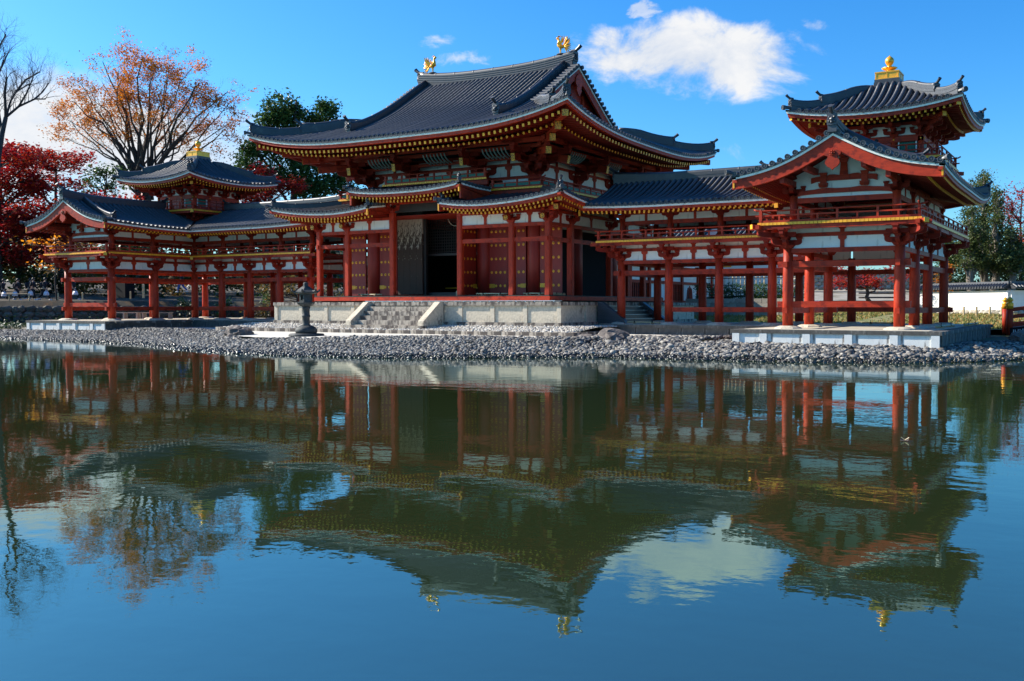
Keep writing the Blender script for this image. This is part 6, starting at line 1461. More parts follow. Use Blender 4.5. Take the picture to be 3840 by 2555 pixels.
# ---------------------------------------------------------------- right side: bridge, lawn, walls
_bp = at_pix(3786, 1228, 42)
BRG = thing('arched_bridge', (_bp.x, _bp.y, .5), 'red arched bridge with gilt post caps and black patterned side beam', 'bridge')
b0 = V(_bp.x, _bp.y, 0)
bd = V(.985, .17, 0).normalized()
def bz(s): return .72 + .9 * (1 - ((s - 7) / 7) ** 2) * .55 if s < 14 else .72
for side, off in ((0, 0.0), (1, 2.4)):
    nrm = V(-bd.y, bd.x, 0); o0 = b0 + nrm * off
    for k in range(6):
        s = k * 2.2; p = o0 + bd * s; z = bz(s); h = 1.15
        Q = MB().lathe([(.14, z - .3), (.14, z + .90)], (p.x, p.y, 0), 14).build('post', 'red_wood', BRG, False, True)
        MB().lathe([(.150, z + .86), (.155, z + 1.02), (.15, z + 1.06), (.155, z + 1.08), (.15, z + 1.12), (.10, z + 1.14), (.09, z + 1.17), (.14, z + 1.22), (.145, z + 1.27), (.09, z + 1.33), (.02, z + 1.39)], (p.x, p.y, 0), 14).build('gilt_cap', 'gold_bright', Q, False, True)
    for dz, w, h_ in ((.80, .12, .14), (.48, .09, .12), (.12, .10, .14)): MB().ring([[q + V(0, 0, z_) + nrm * (sg * w / 2) for sg, z_ in ((-1, -h_ / 2), (1, -h_ / 2), (1, h_ / 2), (-1, h_ / 2))] for q in [o0 + bd * (s * .5) + V(0, 0, bz(s * .5) + dz) for s in range(0, 25)]]).build('rail', 'red_beam', BRG)
    for k in range(11): s = 1.1 + k * 1.1; p = o0 + bd * s; z = bz(s); MB().box(p.x - .04, p.x + .04, p.y - .04, p.y + .04, z + .1, z + .75).build('baluster', 'red_beam', BRG)
    f = MB().ring([[q + V(0, 0, z_) - nrm * (.10 if side == 0 else -.10) + nrm * (sg * .05) for sg, z_ in ((-1, -.42), (1, -.42), (1, 0), (-1, 0))] for q in [o0 + bd * (s * .5) + V(0, 0, bz(s * .5) + .02) for s in range(0, 25)]]).build('side_beam', 'black', BRG)
    if side == 0:
        for k in range(38):
            s = .18 + k * .19; q = o0 + bd * s - nrm * .155 + V(0, 0, bz(s) - .06)
            if k % 10 == 3: MB().tube([q + V(0, 0, -.13) + bd * (.07 * math.cos(a * .6)) + V(0, 0, .07 * math.sin(a * .6)) for a in range(11)], .014, 5).build('painted_swirl', 'shoe', f)
            else: MB().ring([[q + bd * x + V(0, 0, z_) - nrm * y for x, z_ in ((-.05, -.02), (-.02, -.02), (-.02, -.20), (.02, -.20), (.02, -.02), (.05, -.02), (.05, -.20), (0, -.27), (-.05, -.20))] for y in (0, .008)]).build('painted_tooth', 'shoe', f)
MB().sheet([[b0 + bd * s + V(0, 0, bz(s)), b0 + bd * s + V(-bd.y, bd.x, 0) * 2.4 + V(0, 0, bz(s))] for s in [k * .6 for k in range(21)]]).build('deck', 'dark_wood', BRG)
# lawn
mat('terrace_gravel', (.30, .27, .22), .95, var=.25, scale=2, alt=(.16, .14, .09), altscale=.5, altamt=.45, bump=.02, bscale=20)
mat('lawn', (.17, .17, .05), .95, var=.35, scale=3, alt=(.30, .22, .09), altscale=.8, altamt=.45, bump=.03, bscale=25)
def lz(x, y): t = min(1, max(0, (y - 5) / 24)); return max(gh(x, y), .55) + .05 + .12 * t
tag(MB().sheet([[(x, y, lz(x, y)) for x in [3 + i * 1.5 for i in range(34)]] for y in [5 + j * 1.2 for j in range(30)]]).build('lawn', 'lawn', None, False, True, origin=(0, 0, 0)), kind='structure')
gN = 26000; gx = 4 + nr.random(gN) * 42; gy = 5.5 + nr.random(gN) ** 1.2 * 30; gzv = np.array([lz(a, b_) for a, b_ in zip(gx, gy)])
ga = nr.random(gN) * 6.283; gw = .05 + .05 * nr.random(gN); gl = .06 + .10 * nr.random(gN); gv = np.zeros((gN, 3, 3), np.float32)
gv[:, 0] = np.stack([gx - np.cos(ga) * gw, gy - np.sin(ga) * gw, gzv - .01], -1); gv[:, 1] = np.stack([gx + np.cos(ga) * gw, gy + np.sin(ga) * gw, gzv - .01], -1); gv[:, 2] = np.stack([gx + (nr.random(gN) - .5) * .1, gy + (nr.random(gN) - .5) * .1, gzv + gl], -1)
leafmat('grass_leaf', [(.12, .15, .035), (.22, .23, .06), (.34, .27, .10), (.42, .20, .05)], .3, .8)
tag(fast('grass', gv.reshape(-1, 3), np.arange(gN * 3).reshape(-1, 3), 'grass_leaf', None, nr.random(gN)), 'short grass with fallen leaves on the lawn beyond the pavilion', 'grass', kind='stuff')
# white plaster garden wall with tiled coping
GW = thing('garden_wall', (20, 34, 1.3), 'white plastered garden wall with dark tiled coping beyond the lawn', 'wall')
gwp = [at_pix(3440, 1170, 79), at_pix(3785, 1182, 69), at_pix(3990, 1180, 71)]
for a, b in zip(gwp, gwp[1:]):
    a = V(a.x, a.y, 1.15); b = V(b.x, b.y, 1.15); d = (b - a).normalized(); n = V(d.y, -d.x, 0); Lw = (b - a).length
    for k in range(4): MB().beam(a + V(0, 0, .42 + k * .36) , b + V(0, 0, .42 + k * .36), .40 - .012 * k, .356).build('plaster_course', 'plaster', GW)
    for k in range(int(Lw / .55)):
        q = a + d * (k * .55 + .25) + n * .1; MB().ico(q + V(0, 0, .05), 1, 1, .2, (.34, .3, .24)).build('footing_stone', 'stone_block', GW)
    rb = MB(); 
    MB().ring([[p + n * x + V(0, 0, z_) for x, z_ in ((-.55, 1.88), (0, 2.16), (.55, 1.88), (.55, 1.80), (-.55, 1.80))] for p in (a, b)]).build('coping_bed', 'tile_bed', GW)
    for k in range(int(Lw / .30)):
        q = a + d * (k * .30 + .15); o = MB(); row_mesh(o, [q + n * .08 + V(0, 0, 2.18), q + n * .58 + V(0, 0, 1.92)], .075, .5); w_ = o.build('coping_tile', 'tile', GW, False, True); end_disc(w_, q + n * .59 + V(0, 0, 1.92), n, .085)
    MB().beam(a + V(0, 0, 2.24), b + V(0, 0, 2.24), .26, .20).build('coping_ridge', 'tile_end', GW)
for u, lab in ((3560, 0), (3614, 0), (3662, 0), (3712, 0), (3756, 0)):
    p = at_pix(u, 1180, 66); o = MB().lathe([(.07, -.2), (.07, .55)], (p.x, p.y, p.z), 8).build('lawn_post', 'bamboo', None); tag(o, 'short wooden post in the row along the lawn before the white wall', 'post', 'posts along the lawn edge')
# pale block wall with hedge and bamboo fence behind the corridor
BW = thing('block_wall', (8, 19.5, .7), 'retaining wall of pale squared blocks seen through the corridor columns', 'wall')
MB().box(2.9, 11.3, 19.75, 21, .5, 2.2).build('wall_core', 'stone_dark', BW)
for r_ in range(5):
    x = 2.9 + (r_ % 2) * .3
    while x < 11:
        w = .5 + rnd.random() * .45; MB().box(x + .012, x + w - .012, 19.5 + rnd.random() * .04, 19.8, .62 + r_ * .32, .93 + r_ * .32).build('block', 'stone_block', BW); x += w
BF = thing('bamboo_fence', (8, 21.5, 2.2), 'upright bamboo pole fence behind the clipped hedge', 'fence')
for k in range(27): x = 3.2 + k * .30; MB().tube([(x, 21.8, 2.0), (x + (rnd.random() - .5) * .08, 21.8, 4.1 + rnd.random() * .25)], .045 if k % 4 == 0 else .03, 6).build('bamboo_pole', 'bamboo', BF, False, True)
for z in (2.7, 3.2, 3.7): MB().tube([(3.1, 21.75, z), (11.2, 21.75, z)], .035, 6).build('cross_rail', 'dark_wood', BF)
# distant temple building whose tiled roof shows above the balcony rail
NB = thing('distant_building', (-3, 62, 1), 'distant building with sunlit grey tiled gable roof glimpsed above the balcony rail', 'building')
for k, (u, wd, zb) in enumerate(((2560, 9, 8.6), (2850, 12, 8.4))):
    p = at_pix(u, 900, 112); MB().box(p.x - wd / 2, p.x + wd / 2, p.y - 4, p.y + 4, .5, zb + .4).build('wall', 'plaster', NB)
    MB().sheet([[(p.x + sx_, p.y + yy, zb + 2.6 - abs(yy) * .45) for sx_ in (-wd / 2 - 1, wd / 2 + 1)] for yy in (-6, -4, -2, 0, 2, 4, 6)]).build('roof', 'tile', NB)
    rb = MB()
    for j in range(int(wd / .55)): row_mesh(rb, [(p.x - wd / 2 - .5 + j * .6, p.y - .2, zb + 2.62), (p.x - wd / 2 - .5 + j * .6, p.y - 6, zb + .02)], .14, .8)
    o = rb.build('tile_rows', 'tile_end', NB, False, True); o['kind'] = 'stuff'
# curled leaf floating on the pond
p = at_pix(3392, 1655, 20); k_ = CAM.z / (CAM.z - p.z); p = CAM + (p - CAM) * k_
DK = thing('floating_leaf', (p.x, p.y, 0), 'small curled brown leaf with pale edge floating on the pond', 'leaf')
MB().sheet([[p + V(-.05 + .1 * i / 6, -.03 + .012 * j, .008 + .035 * abs(i / 3 - 1) ** 2 * (j / 5)) for j in range(6)] for i in range(7)]).build('blade', 'bark', DK, False, True)
MB().tube([p + V(-.05, .03, .045), p + V(0, .032, .012), p + V(.05, .03, .045)], .006, 5).build('rim', 'bamboo', DK)
# ---------------------------------------------------------------- trees and shrubs
def grow(b, p, d, L, r, lev, tips, spread=.55, lift=.15, kids=(2, 3), shrink=.76, segs=3, minr=.012, wig=.16, nside=6):
    """recursive branch: tapered tube, then children; tips collect (point, direction, level)"""
    pts = [p]; rads = [r]; q = p.copy(); dd = d.copy()
    for i in range(segs):
        dd = (dd + V(rnd.gauss(0, wig), rnd.gauss(0, wig), rnd.gauss(0, wig * .6) + lift * .12)).normalized(); q = q + dd * (L / segs); pts.append(q.copy()); rads.append(r * (1 - (1 - shrink ** 1.6) * (i + 1) / segs))
    b.tube(pts, rads, nside if r > .06 else (4 if r > .025 else 3), cap=False)
    if lev <= 0 or r < minr: tips.append((q, dd, lev)); return
    for k in range(rnd.randint(*kids)):
        a = rnd.random() * 6.283; s = dd.cross(V(0, 0, 1)); s = s.normalized() if s.length > .05 else V(1, 0, 0); t = s.cross(dd).normalized()
        nd = (dd + (s * math.cos(a) + t * math.sin(a)) * spread * (.6 + .8 * rnd.random()) + V(0, 0, lift)).normalized()
        grow(b, q.copy() if k else q, nd, L * shrink * (.75 + .5 * rnd.random()), rads[-1] * (.62 + .2 * rnd.random()), lev - 1, tips, spread, lift, kids, shrink, segs, minr, wig, nside)
    if lev <= 2: tips.append((q, dd, lev))
def leaves(name, pts, n_per, spread, size, m, parent, flat=.6, squash=(1, 1, .8), droop=0.0):
    P = np.array([tuple(p) for p in pts], np.float32); N = len(P) * n_per
    c = np.repeat(P, n_per, 0) + nr.normal(0, 1, (N, 3)) * np.array(squash) * spread * np.repeat(.6 + .8 * nr.random(len(P)), n_per)[:, None]
    nrm = nr.normal(0, 1, (N, 3)); nrm[:, 2] = np.abs(nrm[:, 2]) + flat; nrm /= np.linalg.norm(nrm, axis=1)[:, None]
    t = np.cross(nrm, nr.normal(0, 1, (N, 3))); t /= np.linalg.norm(t, axis=1)[:, None] + 1e-9; bt = np.cross(nrm, t); s = size * (.6 + .8 * nr.random(N))[:, None]
    v = np.stack([c - t * s, c - bt * s * .55 + t * s * .1, c + t * s, c + bt * s * .55 + t * s * .1], 1); v[:, 2, 2] -= droop * s[:, 0]
    rr = np.clip(np.repeat(nr.random(len(P)), n_per) * .55 + nr.random(N) * .45, 0, 1)
    return fast(name, v.reshape(-1, 3), np.arange(N * 4).reshape(-1, 4), m, parent, rr)
def blob_pts(blobs, dens):
    """points through ellipsoid clumps, denser at the shell"""
    out = []
    for c, r in blobs:
        n = max(4, int(dens * r[0] * r[1]))
        for _ in range(n):
            d = V(rnd.gauss(0, 1), rnd.gauss(0, 1), rnd.gauss(0, 1)).normalized() * (.35 + .65 * rnd.random() ** .5); out.append(Vector(c) + V(d.x * r[0], d.y * r[1], d.z * r[2]))
    return out
def ground_z(u, D, z=0): return z
def tree_from(name, label, base, top_dir, trunk_L, trunk_r, lev, leafspec, bark='bark', grp=None, cat='tree', **kw):
    T = thing(name, base, label, cat, grp); b = MB(); tips = []
    grow(b, Vector(base), Vector(top_dir).normalized(), trunk_L, trunk_r, lev, tips, **kw); b.build('trunk', bark, T, False, True)
    if leafspec:
        n, sp, sz, m, keep = leafspec; pts = [q for q, _, _ in tips if keep(q)]
        if pts: leaves('crown', pts, n, sp, sz, m, T)
    return T, tips
def clump_tree(name, label, base, trunk_r, blobs, dens, n_per, spread, size, m, bark='bark', grp=None, extra=None, flat=.6):
    """trunk with limbs reaching into each foliage clump"""
    T = thing(name, base, label, 'tree', grp); b = MB(); base = Vector(base); top = sum((Vector(c) for c, _ in blobs), V(0, 0, 0)) / len(blobs)
    ztop = max(c[2] + r[2] * .3 for c, r in blobs); n = 7; tr = []
    for i in range(n + 1):
        t = i / n; tr.append(base.lerp(V(top.x, top.y, ztop), t) + V(rnd.gauss(0, .12), rnd.gauss(0, .12), 0) * (0 < i < n))
    b.tube(tr, [trunk_r * (1 - .85 * i / n) for i in range(n + 1)], 8)
    for c, r in blobs:
        c = Vector(c); k = min(n - 1, max(1, int(n * (c.z - r[2] * .9 - base.z) / max(.1, ztop - base.z)))); a = tr[k]; mid = a.lerp(c, .55) + V(rnd.gauss(0, .2), rnd.gauss(0, .2), -.15)
        rr = trunk_r * (1 - .85 * k / n) * .55; b.tube([a, mid, c], [rr, rr * .7, rr * .3], 6)
        for _ in range(4): e = c + V(rnd.gauss(0, .5) * r[0], rnd.gauss(0, .5) * r[1], rnd.gauss(.2, .4) * r[2]); b.tube([mid, c.lerp(e, .4), e], [rr * .45, rr * .3, .02], 4)
    b.build('trunk', bark, T, False, True); leaves('crown', blob_pts(blobs, dens), n_per, spread, size, m, T, flat)
    if extra: leaves('crown_highlight', blob_pts(extra[0], dens), n_per, spread, size, extra[1], T, flat)
    return T
def pb(u, v, D, rpx, asp=.8, depth=1.0):
    p = at_pix(u, v, D); r = rpx * D / 3576.7; return ((p.x, p.y, p.z), (r, r * depth, r * asp))
def gbase(u, D, z): p = at_pix(u, 1147, D); return V(p.x, p.y, z)
# 1 bare tree at the far left
rnd.seed(5)
BT = thing('bare_tree', gbase(-30, 74, 2.5), 'tall leafless tree with dark crooked limbs behind the red maples', 'tree'); b = MB(); tips = []
def ip(u, v, D=74): return at_pix(u, v, D)
tr = [gbase(-30, 74, 2.5), ip(-22, 800), ip(-8, 600), ip(8, 500), ip(22, 440)]; b.tube(tr, [.30, .26, .21, .18, .15], 9, cap=False)
for pts, r in (([ip(22, 440), ip(70, 400), ip(130, 372), ip(170, 372)], .10), ([ip(22, 440), ip(40, 380), ip(60, 345), ip(110, 315)], .10), ([ip(60, 345), ip(95, 300, 75), ip(150, 270, 75)], .09), ([ip(8, 500), ip(-8, 400), ip(-14, 300), ip(-10, 220)], .11), ([ip(22, 440), ip(18, 350, 72), ip(25, 290, 72)], .12), ([ip(-14, 300), ip(10, 240), ip(30, 200)], .09), ([ip(-10, 220), ip(0, 170), ip(22, 130)], .09), ([ip(130, 372), ip(160, 345, 75), ip(185, 310, 75)], .07), ([ip(70, 400), ip(100, 350, 73), ip(125, 290, 73)], .09)):
    b.tube(pts, [r * (1 - .5 * i_ / (len(pts) - 1)) for i_ in range(len(pts))], 6, cap=False)
    for i_ in range(1, len(pts)):
        for k in range(5):
            st = pts[i_ - 1].lerp(pts[i_], .2 + .2 * k); d = (pts[i_] - pts[i_ - 1]).normalized(); grow(b, st, (d * .5 + V(rnd.gauss(0, .5), rnd.gauss(0, .5), .7)).normalized(), .85, r * .26, 5, tips, spread=.6, lift=.16, kids=(2, 3), shrink=.76, segs=3, minr=.003, wig=.18)
b.build('trunk', 'bark_bare', BT, False, True)
# 2 large zelkova with thinning orange foliage
rnd.seed(21)
p0 = gbase(545, 100, 3.0); T = thing('zelkova_tree', p0, 'huge vase-shaped tree with thinning orange-brown leaves behind the tower', 'tree'); b = MB(); tips = []
q0 = at_pix(540, 760, 100); b.tube([p0, p0.lerp(q0, .5) + V(.2, .2, 0), q0], [.8, .66, .56], 10, cap=False)
ctr = at_pix(560, 470, 100); DOME = []
for k in range(44):
    th = 6.283 * ((k * .618) % 1.0); ph = math.acos(1 - 1.18 * ((k + .5) / 44)); rr = .78 + .22 * rnd.random()
    DOME.append(ctr + V(math.cos(th) * math.sin(ph) * 10.0 * rr, math.sin(th) * math.sin(ph) * 8.0 * rr, math.cos(ph) * 7.4 * rr))
for k, e in enumerate(DOME):
    st = q0 + V(rnd.gauss(0, .25), rnd.gauss(0, .25), rnd.random() * 1.2); mid = st.lerp(e, .45) + V(rnd.gauss(0, .7), rnd.gauss(0, .7), .6 + rnd.random()) - V((e - st).x, (e - st).y, 0) * .12 * rnd.random(); pts = []
    for i_ in range(8):
        t = i_ / 7; pts.append(st * (1 - t) ** 2 + mid * 2 * t * (1 - t) + e * t * t + V(rnd.gauss(0, .26), rnd.gauss(0, .26), rnd.gauss(0, .18)) * (0 < i_ < 7))
    r0 = .24 if k % 3 == 0 else .15; b.tube(pts, [r0 * (1 - .85 * i_ / 7) for i_ in range(8)], 6, cap=False)
    for i_ in range(4, 8):
        for _ in range(1 + (i_ > 5)):
            d = (pts[i_] - pts[i_ - 1]).normalized(); grow(b, pts[i_ - 1].lerp(pts[i_], rnd.random()), (d + V(rnd.gauss(0, .5), rnd.gauss(0, .5), rnd.gauss(.15, .4))).normalized(), 1.25, .035 * (1 - .07 * i_), 3, tips, spread=.5, lift=.06, kids=(2, 3), shrink=.74, segs=2, minr=.004, wig=.14, nside=4)
b.build('trunk', 'bark', T, False, True)
cc_ = [at_pix(580, 290, 100), at_pix(480, 350, 99), at_pix(700, 300, 101), at_pix(270, 420, 100), at_pix(520, 560, 99), at_pix(640, 480, 100), at_pix(790, 420, 101), at_pix(560, 220, 100)]
def keep(q): return max(math.exp(-((q - V(c.x, c.y, c.z)).length / 3.0) ** 2) for c in cc_)
leaves('crown', [q for q, _, l in tips if rnd.random() < keep(q) * .95], 22, .34, .11, 'leaf_orange', T); leaves('crown_fringe', [q for q, _, l in tips if rnd.random() < .16], 6, .26, .085, 'leaf_brown', T)
# 3 red maples on the left bank
def maple(label, blobs, base, tr, m='leaf_maple', dens=26, n_per=10, size=.16, spread=.34, grp='red maples on the left bank', seed=1, name='maple_tree'):
    rnd.seed(seed); return clump_tree(name, label, base, tr, blobs, dens, n_per, spread, size, m, 'bark', grp, None, 1.2)
def scatter_blobs(u0, u1, v0, v1, D0, D1, n, r0, r1, asp, seed):
    rnd.seed(seed); return [pb(u0 + (u1 - u0) * rnd.random(), v0 + (v1 - v0) * rnd.random(), D0 + (D1 - D0) * rnd.random(), r0 + (r1 - r0) * rnd.random(), asp, 1.0) for _ in range(n)]
maple('red maple with orange-tipped crown nearest the bare tree', scatter_blobs(-150, 150, 560, 860, 76, 82, 40, 34, 62, .42, 3), gbase(0, 79, 3), .30)
maple('tall crimson maple rising behind the gable of the wing corridor', scatter_blobs(90, 335, 560, 880, 82, 88, 40, 26, 50, .42, 4), gbase(230, 85, 3), .28, 'leaf_maple', seed=4)
maple('dark wine-red maple low behind the wing corridor gable', scatter_blobs(-80, 260, 790, 985, 77, 86, 34, 34, 60, .45, 6), gbase(70, 82, 3), .26, 'leaf_maple_dark', seed=6)
maple('red maple between the tower and the tall evergreen', scatter_blobs(900, 1120, 630, 760, 92, 99, 16, 26, 46, .5, 8), gbase(1000, 96, 3), .26, 'leaf_maple_dark', seed=8)
maple('red-leaved maple behind the wing roof beside the tower', scatter_blobs(330, 520, 745, 850, 90, 96, 14, 24, 40, .5, 9), gbase(430, 93, 3), .24, 'leaf_maple', seed=9)
maple('small bright orange tree behind the wing balcony', scatter_blobs(110, 300, 890, 1015, 69, 72, 15, 12, 22, .6, 10), gbase(215, 70.5, 2.1), .07, 'leaf_bright', 30, 5, .14, .25, None, 10, 'orange_tree')
maple('low orange-red shrub maple seen under the corridor', scatter_blobs(1000, 1240, 1050, 1150, 74, 80, 12, 20, 36, .6, 12), gbase(1120, 77, 1.5), .10, 'leaf_brown', 22, 10, .15, .3, None, 12)
# 4 evergreens
rnd.seed(31)
clump_tree('evergreen_tree', 'tall evergreen with rounded dark clumps left of the main roof', gbase(1080, 106, 3), .65, [pb(1060, 405, 106, 62), pb(1020, 440, 105, 40), pb(1110, 430, 107, 44), pb(1060, 470, 106, 55), pb(980, 480, 105, 32), pb(1210, 430, 108, 52), pb(1195, 480, 108, 44), pb(1225, 400, 108, 30), pb(945, 560, 104, 44), pb(930, 620, 104, 50), pb(1000, 560, 105, 50), pb(1090, 570, 106, 60), pb(1180, 600, 107, 60), pb(1120, 660, 106, 66), pb(1230, 690, 107, 60), pb(1290, 660, 107, 44), pb(1020, 660, 105, 60), pb(1160, 720, 106, 60), pb(1310, 720, 107, 30)], 16, 30, .42, .19, 'leaf_green', 'bark')
clump_tree('evergreen_tree', 'small spreading evergreen between the maples and the tower', gbase(400, 96, 3), .3, [pb(u, v, 96, r, .6) for u, v, r in ((350, 650, 34), (395, 640, 36), (440, 660, 30), (330, 690, 30), (380, 700, 36), (430, 710, 34), (470, 640, 20))], 11, 18, .35, .17, 'leaf_green', 'bark')
# dark shrubs and undergrowth behind the left wing
rnd.seed(41)
SHB = [(300, 90, 50, 930), (390, 91, 52, 935), (480, 92, 50, 930), (570, 93, 52, 940), (660, 94, 50, 930), (750, 95, 52, 935), (840, 96, 52, 930), (930, 97, 52, 930), (1020, 97, 52, 930), (1110, 98, 52, 935), (1200, 99, 52, 930), (-60, 80, 66, 950), (40, 81, 60, 960), (130, 83, 56, 1030), (220, 84, 56, 1040), (330, 82, 52, 1050), (430, 83, 52, 1050), (540, 84, 52, 1050), (640, 86, 52, 1050), (740, 87, 52, 1050), (850, 88, 52, 1050), (950, 88, 50, 1050), (1060, 90, 52, 1050), (1300, 92, 60, 1050), (1400, 96, 60, 1060), (-40, 86, 70, 1000), (60, 88, 60, 1010), (150, 90, 60, 990), (250, 90, 60, 1000), (350, 90, 62, 1010), (450, 92, 62, 1000), (560, 92, 60, 1010), (660, 94, 62, 1000), (760, 95, 60, 1010), (860, 95, 62, 1000), (960, 96, 64, 1000), (1060, 97, 62, 1010), (1160, 98, 66, 1000), (1260, 99, 60, 1010), (300, 96, 60, 920), (120, 96, 70, 920), (520, 98, 62, 930), (760, 100, 62, 930), (1010, 102, 70, 900), (1220, 102, 66, 910)]
ub = {0: [], 1: []}
for k, (u, D, r, v) in enumerate(SHB):
    ub[k % 3 == 0] += [pb(u + rnd.uniform(-40, 40), v + rnd.uniform(-40, 60), D + rnd.uniform(-2, 2), r * rnd.uniform(.5, .8), .8) for _ in range(5)]
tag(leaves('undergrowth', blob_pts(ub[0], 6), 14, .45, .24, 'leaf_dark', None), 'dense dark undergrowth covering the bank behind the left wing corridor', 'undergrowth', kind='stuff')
tag(leaves('autumn_undergrowth', blob_pts(ub[1], 6), 14, .45, .24, 'leaf_brown', None), 'brownish autumn undergrowth mixed into the dark bank behind the wing', 'undergrowth', kind='stuff')
for k, (u, v, D, r, m, lab) in enumerate(((700, 1140, 72, 26, 'leaf_dark', 'dark glossy bush beside the stone wall seen under the corridor'), (860, 1150, 74, 34, 'leaf_green', 'green bush seen between the corridor columns'), (1010, 1130, 76, 32, 'leaf_green', 'pale green bush beside the podium end'), (960, 1180, 70, 24, 'leaf_brown', 'brownish low bush behind the corridor plinth'), (1250, 1110, 78, 36, 'leaf_brown', 'golden brown bush seen past the hall corner column'), (1330, 1130, 80, 36, 'leaf_green', 'green bush behind the hall corner columns'))):
    bs = [pb(u + rnd.uniform(-30, 30), v + rnd.uniform(-22, 18), D + rnd.uniform(-1, 1), r * rnd.uniform(.5, .8), .8) for _ in range(6)]; clump_tree('bush', lab, gbase(u, D, .9), .06, bs, 16, 14, .22, .11, m, 'bark')
# right side: cedars, maples
rnd.seed(51)
def cedar(u, D, label, top_v, low_v, wpx, seed, m='leaf_cedar'):
    rnd.seed(seed); bs = []; n = 13
    for i in range(n):
        t = i / (n - 1); v = top_v + (low_v - top_v) * t; w = wpx * (.35 + .65 * t ** .7)
        for _ in range(2): bs.append(pb(u + rnd.uniform(-1, 1) * w * .6, v + rnd.uniform(-12, 12), D + rnd.uniform(-1.5, 1.5), w * rnd.uniform(.42, .62), .55))
    clump_tree('cedar_tree', label, gbase(u, D, 1.6), .42, bs, 24, 44, .34, .105, m, 'bark_pale', 'cedars behind the white garden wall')
cedar(3645, 84, 'cedar with yellow-green lower boughs nearest the wing roof', 790, 985, 62, 1); cedar(3685, 88, 'tall cedar whose round top clears the wing roof', 655, 990, 46, 2); cedar(3735, 86, 'slim cedar with pale trunk behind the white wall', 730, 1000, 52, 3); cedar(3795, 84, 'broad cedar behind the white wall at the bridge', 880, 1010, 60, 4); cedar(3880, 88, 'dense cedar beyond the bridge posts', 930, 1010, 60, 5, 'leaf_green')
cedar(3560, 92, 'dark cedar half hidden behind the wing columns', 870, 1010, 50, 6, 'leaf_green')
rnd.seed(61)
clump_tree('cedar_tree', 'small tufted cedar top left of the tall cedar', gbase(3635, 92, 1.6), .2, [pb(3640, 690, 92, 20), pb(3650, 705, 92, 22), pb(3632, 712, 92, 18), pb(3645, 740, 92, 24)], 12, 16, .34, .15, 'leaf_cedar', 'bark_pale', 'cedars behind the white garden wall')
maple('tall maple with thin red leaves behind the cedars', scatter_blobs(3765, 3920, 690, 980, 92, 97, 30, 20, 38, .7, 13), gbase(3825, 95, 1.6), .22, 'leaf_maple', 14, 8, .13, .42, None, 13)
maple('red maple on the lawn framed by the pavilion columns', scatter_blobs(3120, 3400, 1005, 1085, 77, 81, 20, 22, 40, .42, 14), gbase(3262, 79, 2.0), .20, 'leaf_maple', 40, 10, .10, .22, None, 14)
maple('orange maple between the pavilion side columns', scatter_blobs(3420, 3560, 1000, 1085, 83, 87, 12, 18, 34, .5, 15), gbase(3470, 85, 1.8), .14, 'leaf_orange', 30, 9, .11, .24, None, 15)
rnd.seed(71)
HG = thing('hedge', (9.5, 20.6, 2.2), 'clipped dark green hedge on top of the pale block wall', 'hedge')
MB().tube([(3.5, 20.6, 2.2), (7, 20.6, 2.4), (11, 20.6, 2.2)], .08, 5).build('stem', 'bark', HG)
leaves('foliage', [V(3.2 + rnd.random() * 8, 20.2 + rnd.random() * .9, 2.2 + rnd.random() ** 1.5 * 1.0) for _ in range(420)], 14, .14, .07, 'leaf_green', HG)
rnd.seed(77); ub = []
for u, v, D, r in ((3560, 1050, 90, 50), (3640, 1050, 92, 54), (3720, 1050, 93, 54), (3800, 1050, 92, 54), (3880, 1050, 93, 54), (3480, 1060, 95, 44), (3760, 960, 97, 60), (3860, 950, 97, 60)): ub += [pb(u + rnd.uniform(-40, 40), v + rnd.uniform(-30, 40), D + rnd.uniform(-2, 2), r * rnd.uniform(.5, .8), .8) for _ in range(5)]
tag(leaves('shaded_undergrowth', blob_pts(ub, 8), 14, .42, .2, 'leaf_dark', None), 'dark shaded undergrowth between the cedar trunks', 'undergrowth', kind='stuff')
# fieldstone wall on the slope beyond the pavilion
SW = thing('slope_wall', at_pix(3090, 1085, 92), 'pale boulder wall on the slope beyond the lawn', 'wall')
for r_ in range(5):
    for k in range(22):
        p = at_pix(2980 + k * 25 + (r_ % 2) * 12, 1078 - r_ * 13, 95); MB().ico(p, 1, 1, .18, (.40, .34, .24 + .06 * rnd.random())).build('boulder', 'stone_block', SW)
rnd.seed(95); iv = []
for a_, c_ in zip(WALL[:5], WALL[1:6]):
    for _ in range(60): t = rnd.random(); iv.append(V(a_[0] + (c_[0] - a_[0]) * t + .35 + rnd.random() * .7, a_[1] + (c_[1] - a_[1]) * t - .2 - rnd.random() * .5, .35 + rnd.random() ** 2 * .7))
for _ in range(260): iv.append(V(-26.5 - rnd.random() * 14, -12.0 + rnd.random() * 9, .46))
tag(leaves('ground_ivy', iv, 16, .24, .09, 'leaf_dark', None, .8, (1, 1, .35)), 'dark ivy and moss creeping at the foot of the stone wall', 'ivy', kind='stuff')
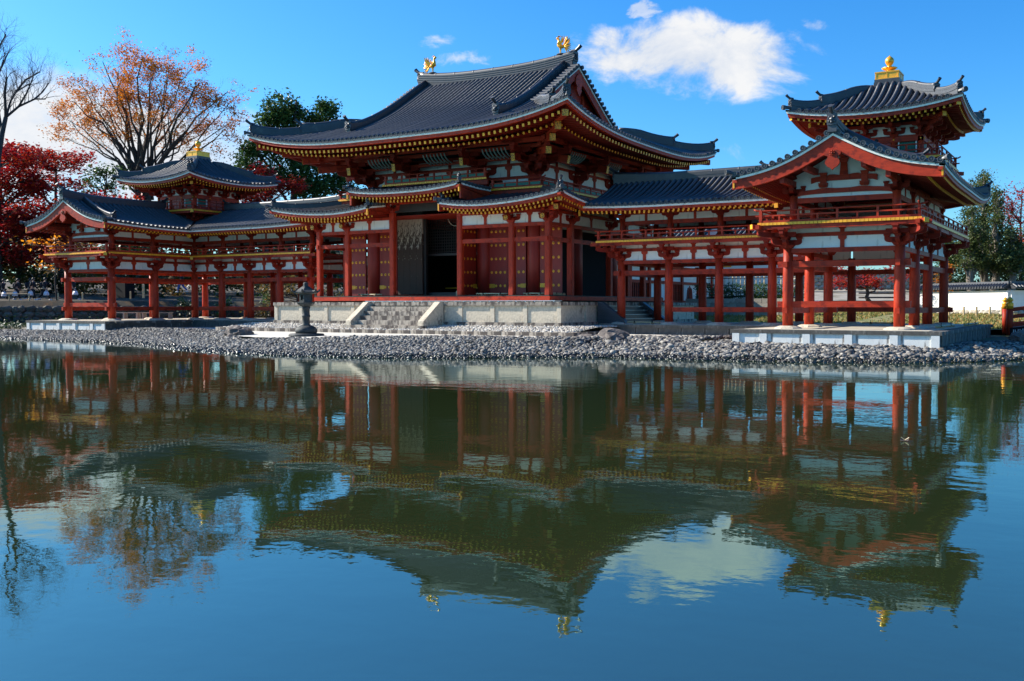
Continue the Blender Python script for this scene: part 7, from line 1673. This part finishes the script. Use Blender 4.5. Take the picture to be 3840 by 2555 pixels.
# tall evergreens left of the picture, whose shade lies over the bank and the path
for k, (x, y, h_) in enumerate(((-56, -22, 10), (-57, -13, 11), (-60, -5, 10))):
    rnd.seed(90 + k); bs = [((x + rnd.uniform(-3.2, 3.2), y + rnd.uniform(-4, 4), 3.5 + (h_ - 5) * rnd.random() ** .8), (rnd.uniform(1.8, 2.6),) * 2 + (rnd.uniform(1.2, 1.8),)) for _ in range(20)]
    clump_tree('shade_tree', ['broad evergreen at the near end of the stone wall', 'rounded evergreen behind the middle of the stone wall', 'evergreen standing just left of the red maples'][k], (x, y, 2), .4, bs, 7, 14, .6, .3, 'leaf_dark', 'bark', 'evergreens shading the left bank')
# pale gravel terrace with log edges on the slope beyond the lawn
tag(MB().sheet([[at_pix(u, 1128 - 74 * t, 84 + 24 * t) for u in range(2990, 3471, 40)] for t in (0, .25, .5, .75, 1)]).build('gravel_terrace', 'terrace_gravel', None, False, True, origin=(0, 0, 0)), kind='structure')
for k, (t, lab) in enumerate(((.12, 'lowest log edging on the pale gravel slope'), (.34, 'middle log edging on the pale gravel slope'), (.56, 'upper log edging on the pale gravel slope'))):
    tag(MB().tube([at_pix(u, 1128 - 74 * t, 84 + 24 * t) + V(0, 0, .06) for u in range(3220, 3420, 25)], .10, 6).build('log_edging', 'bark', None, False, True), lab, 'log', 'logs edging the gravel slope')
# far wooded rise closing the view behind the trees
FH = []
for i in range(60):
    u = -700 + i * 90; D = 150; p = at_pix(u, 1147, D); h = 9 + 2.5 * math.sin(i * .7) + 1.6 * math.sin(i * 1.9)
    if u > 1500: h = 5.5 + .8 * math.sin(i)
    if u > 2900: h = 6.5 + 1.0 * math.sin(i)
    FH.append([V(p.x, p.y, -1), V(p.x, p.y, h * .75), V(p.x * 1.05 - 2, p.y * 1.1 + 8, h)])
mat('wooded_hill', (.030, .045, .018), .95, var=.5, scale=.5, alt=(.10, .05, .02), altscale=.25, altamt=.35, bump=.4, bscale=1.2)
tag(MB().sheet(FH).build('hill', 'wooded_hill', None, False, True, origin=(0, 0, 0)), kind='structure')
